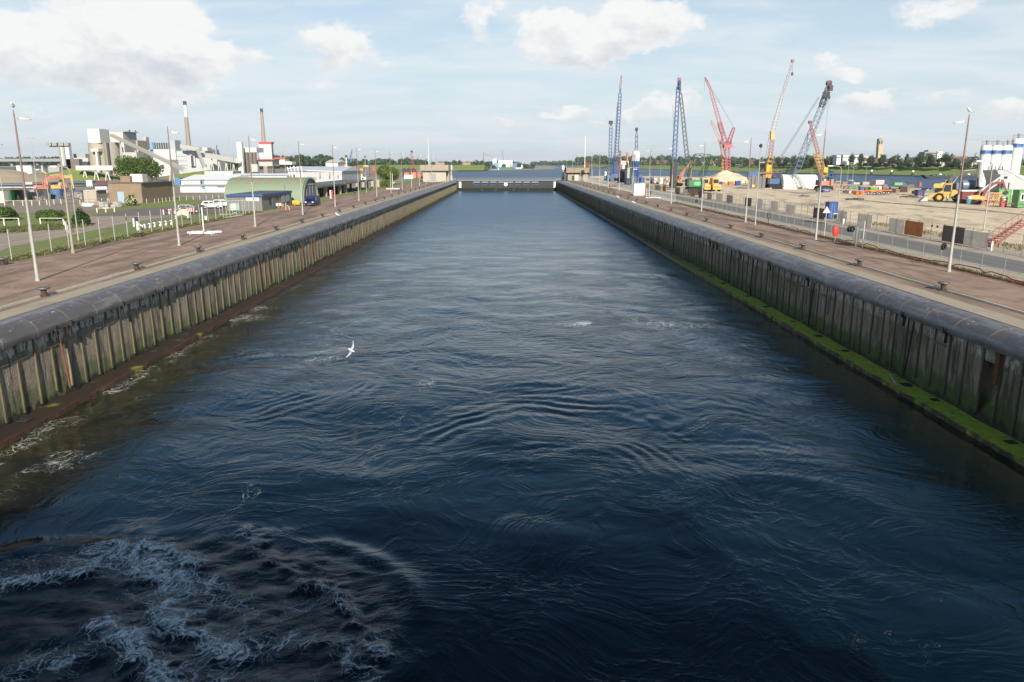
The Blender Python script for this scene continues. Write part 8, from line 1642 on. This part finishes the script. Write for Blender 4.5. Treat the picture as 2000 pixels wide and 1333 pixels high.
for x, w, c in ((-4, 3, (230, 90, 60)), (0, 3, (235, 120, 70)), (3.5, 2, (225, 80, 60))): MB().cb(x, 0, 0, w, 2, 3.2).build('orange_unit', M(C8(*c), .6), t)
for k, u in enumerate(range(784, 814, 3)): MB().cb(W(t, u, 340, 470).x, 2, 0, .8, .5, 5.2 + (k % 3) * .4).build('black_pile', DARK, t)
t = aroot('white_pontoon', 'white floating pontoon in front of the piling rig', 'pontoon', 798, 440); MB().cb(0, 0, 0, 5, 3, 2.1).build('hull', WHITE, t, bevel=.1); MB().cb(-1, 0, 2.1, 1.4, 1.5, .8).build('deck_box', ORANGE, t)
for k, (u, v, w, h, c, lab) in enumerate([(702, 348, 4.5, 2.2, (225, 205, 130), 'pale yellow dome tent behind the canopy'), (706, 354, 5, 1.9, (225, 222, 215), 'white van-sized box on the canopy side road'), (686, 352, 4.5, 2.6, (110, 120, 110), 'olive green booth with green light by the canopy'), (638, 361, 5, 2.6, (230, 228, 220), 'white box trailer in front of the silver warehouse'), (658, 359, 3.5, 2.0, (225, 222, 215), 'small white van box at the warehouse corner'), (713, 345, 6, 2.0, (100, 110, 125), 'grey parked machine row behind the dome tent'), (692, 342, 9, 2.2, (165, 150, 140), 'long beige cargo pile at the harbour')]):
    pblock('site_box' if k else 'dome_tent', lab, 'box' if k else 'tent', u - w * FPX / (12716 / (v - 319)) / 2, u + w * FPX / (12716 / (v - 319)) / 2, v, v - h * FPX / (12716 / (v - 319)), M(C8(*c), .6), 3, 5.33, parts=[('dark_panel', DARK, .2, .45, .3, .7), ('window', GLASS, .6, .8, .5, .8)])
t = aroot('barge_deck', 'long rusty barge deck lying across the harbour behind the canopy', 'barge', 708, 620, 0); abox(t, 'hull', M(C8(135, 85, 65), .7), 682, 735, 340, 334.5, 620, dep=8)
for k in range(7): MB().cb(-16 + k * 5, 2, P(700, 334.5, 620).z, 2.6, 3, 2 + (k % 3)).build('deck_cargo', [M(C8(200, 160, 60), .6), M(C8(70, 110, 150), .6), M(C8(180, 80, 60), .6)][k % 3], t)
t = aroot('yellow_buoy_crane', 'orange-yellow machine on the rusty barge deck', 'machine', 714, 640, 0); abox(t, 'cabin', M(C8(235, 175, 70), .6), 710, 719.5, 326.5, 323, 640, dep=4); MB().cb(0, 1, 0, 1.4, 1.4, W(t, 714, 326.5, 640).z).build('pedestal', DARK, t)

# haze
def haze(d):
    m = bpy.data.materials.new('haze'); m.use_nodes = True; N = NT(m.node_tree); v = N.n('ShaderNodeVolumePrincipled'); o = N.n('ShaderNodeOutputMaterial'); v.inputs['Color'].default_value = (.86, .92, 1, 1); v.inputs['Density'].default_value = d; v.inputs['Anisotropy'].default_value = .2
    N.put(o.inputs[1], v.outputs[0]); mb = MB(); mb.box(-4200, 6200, -400, 9200, -9, 110); o = mb.build('haze', m); tag(o, kind='stuff')

haze(6e-5)
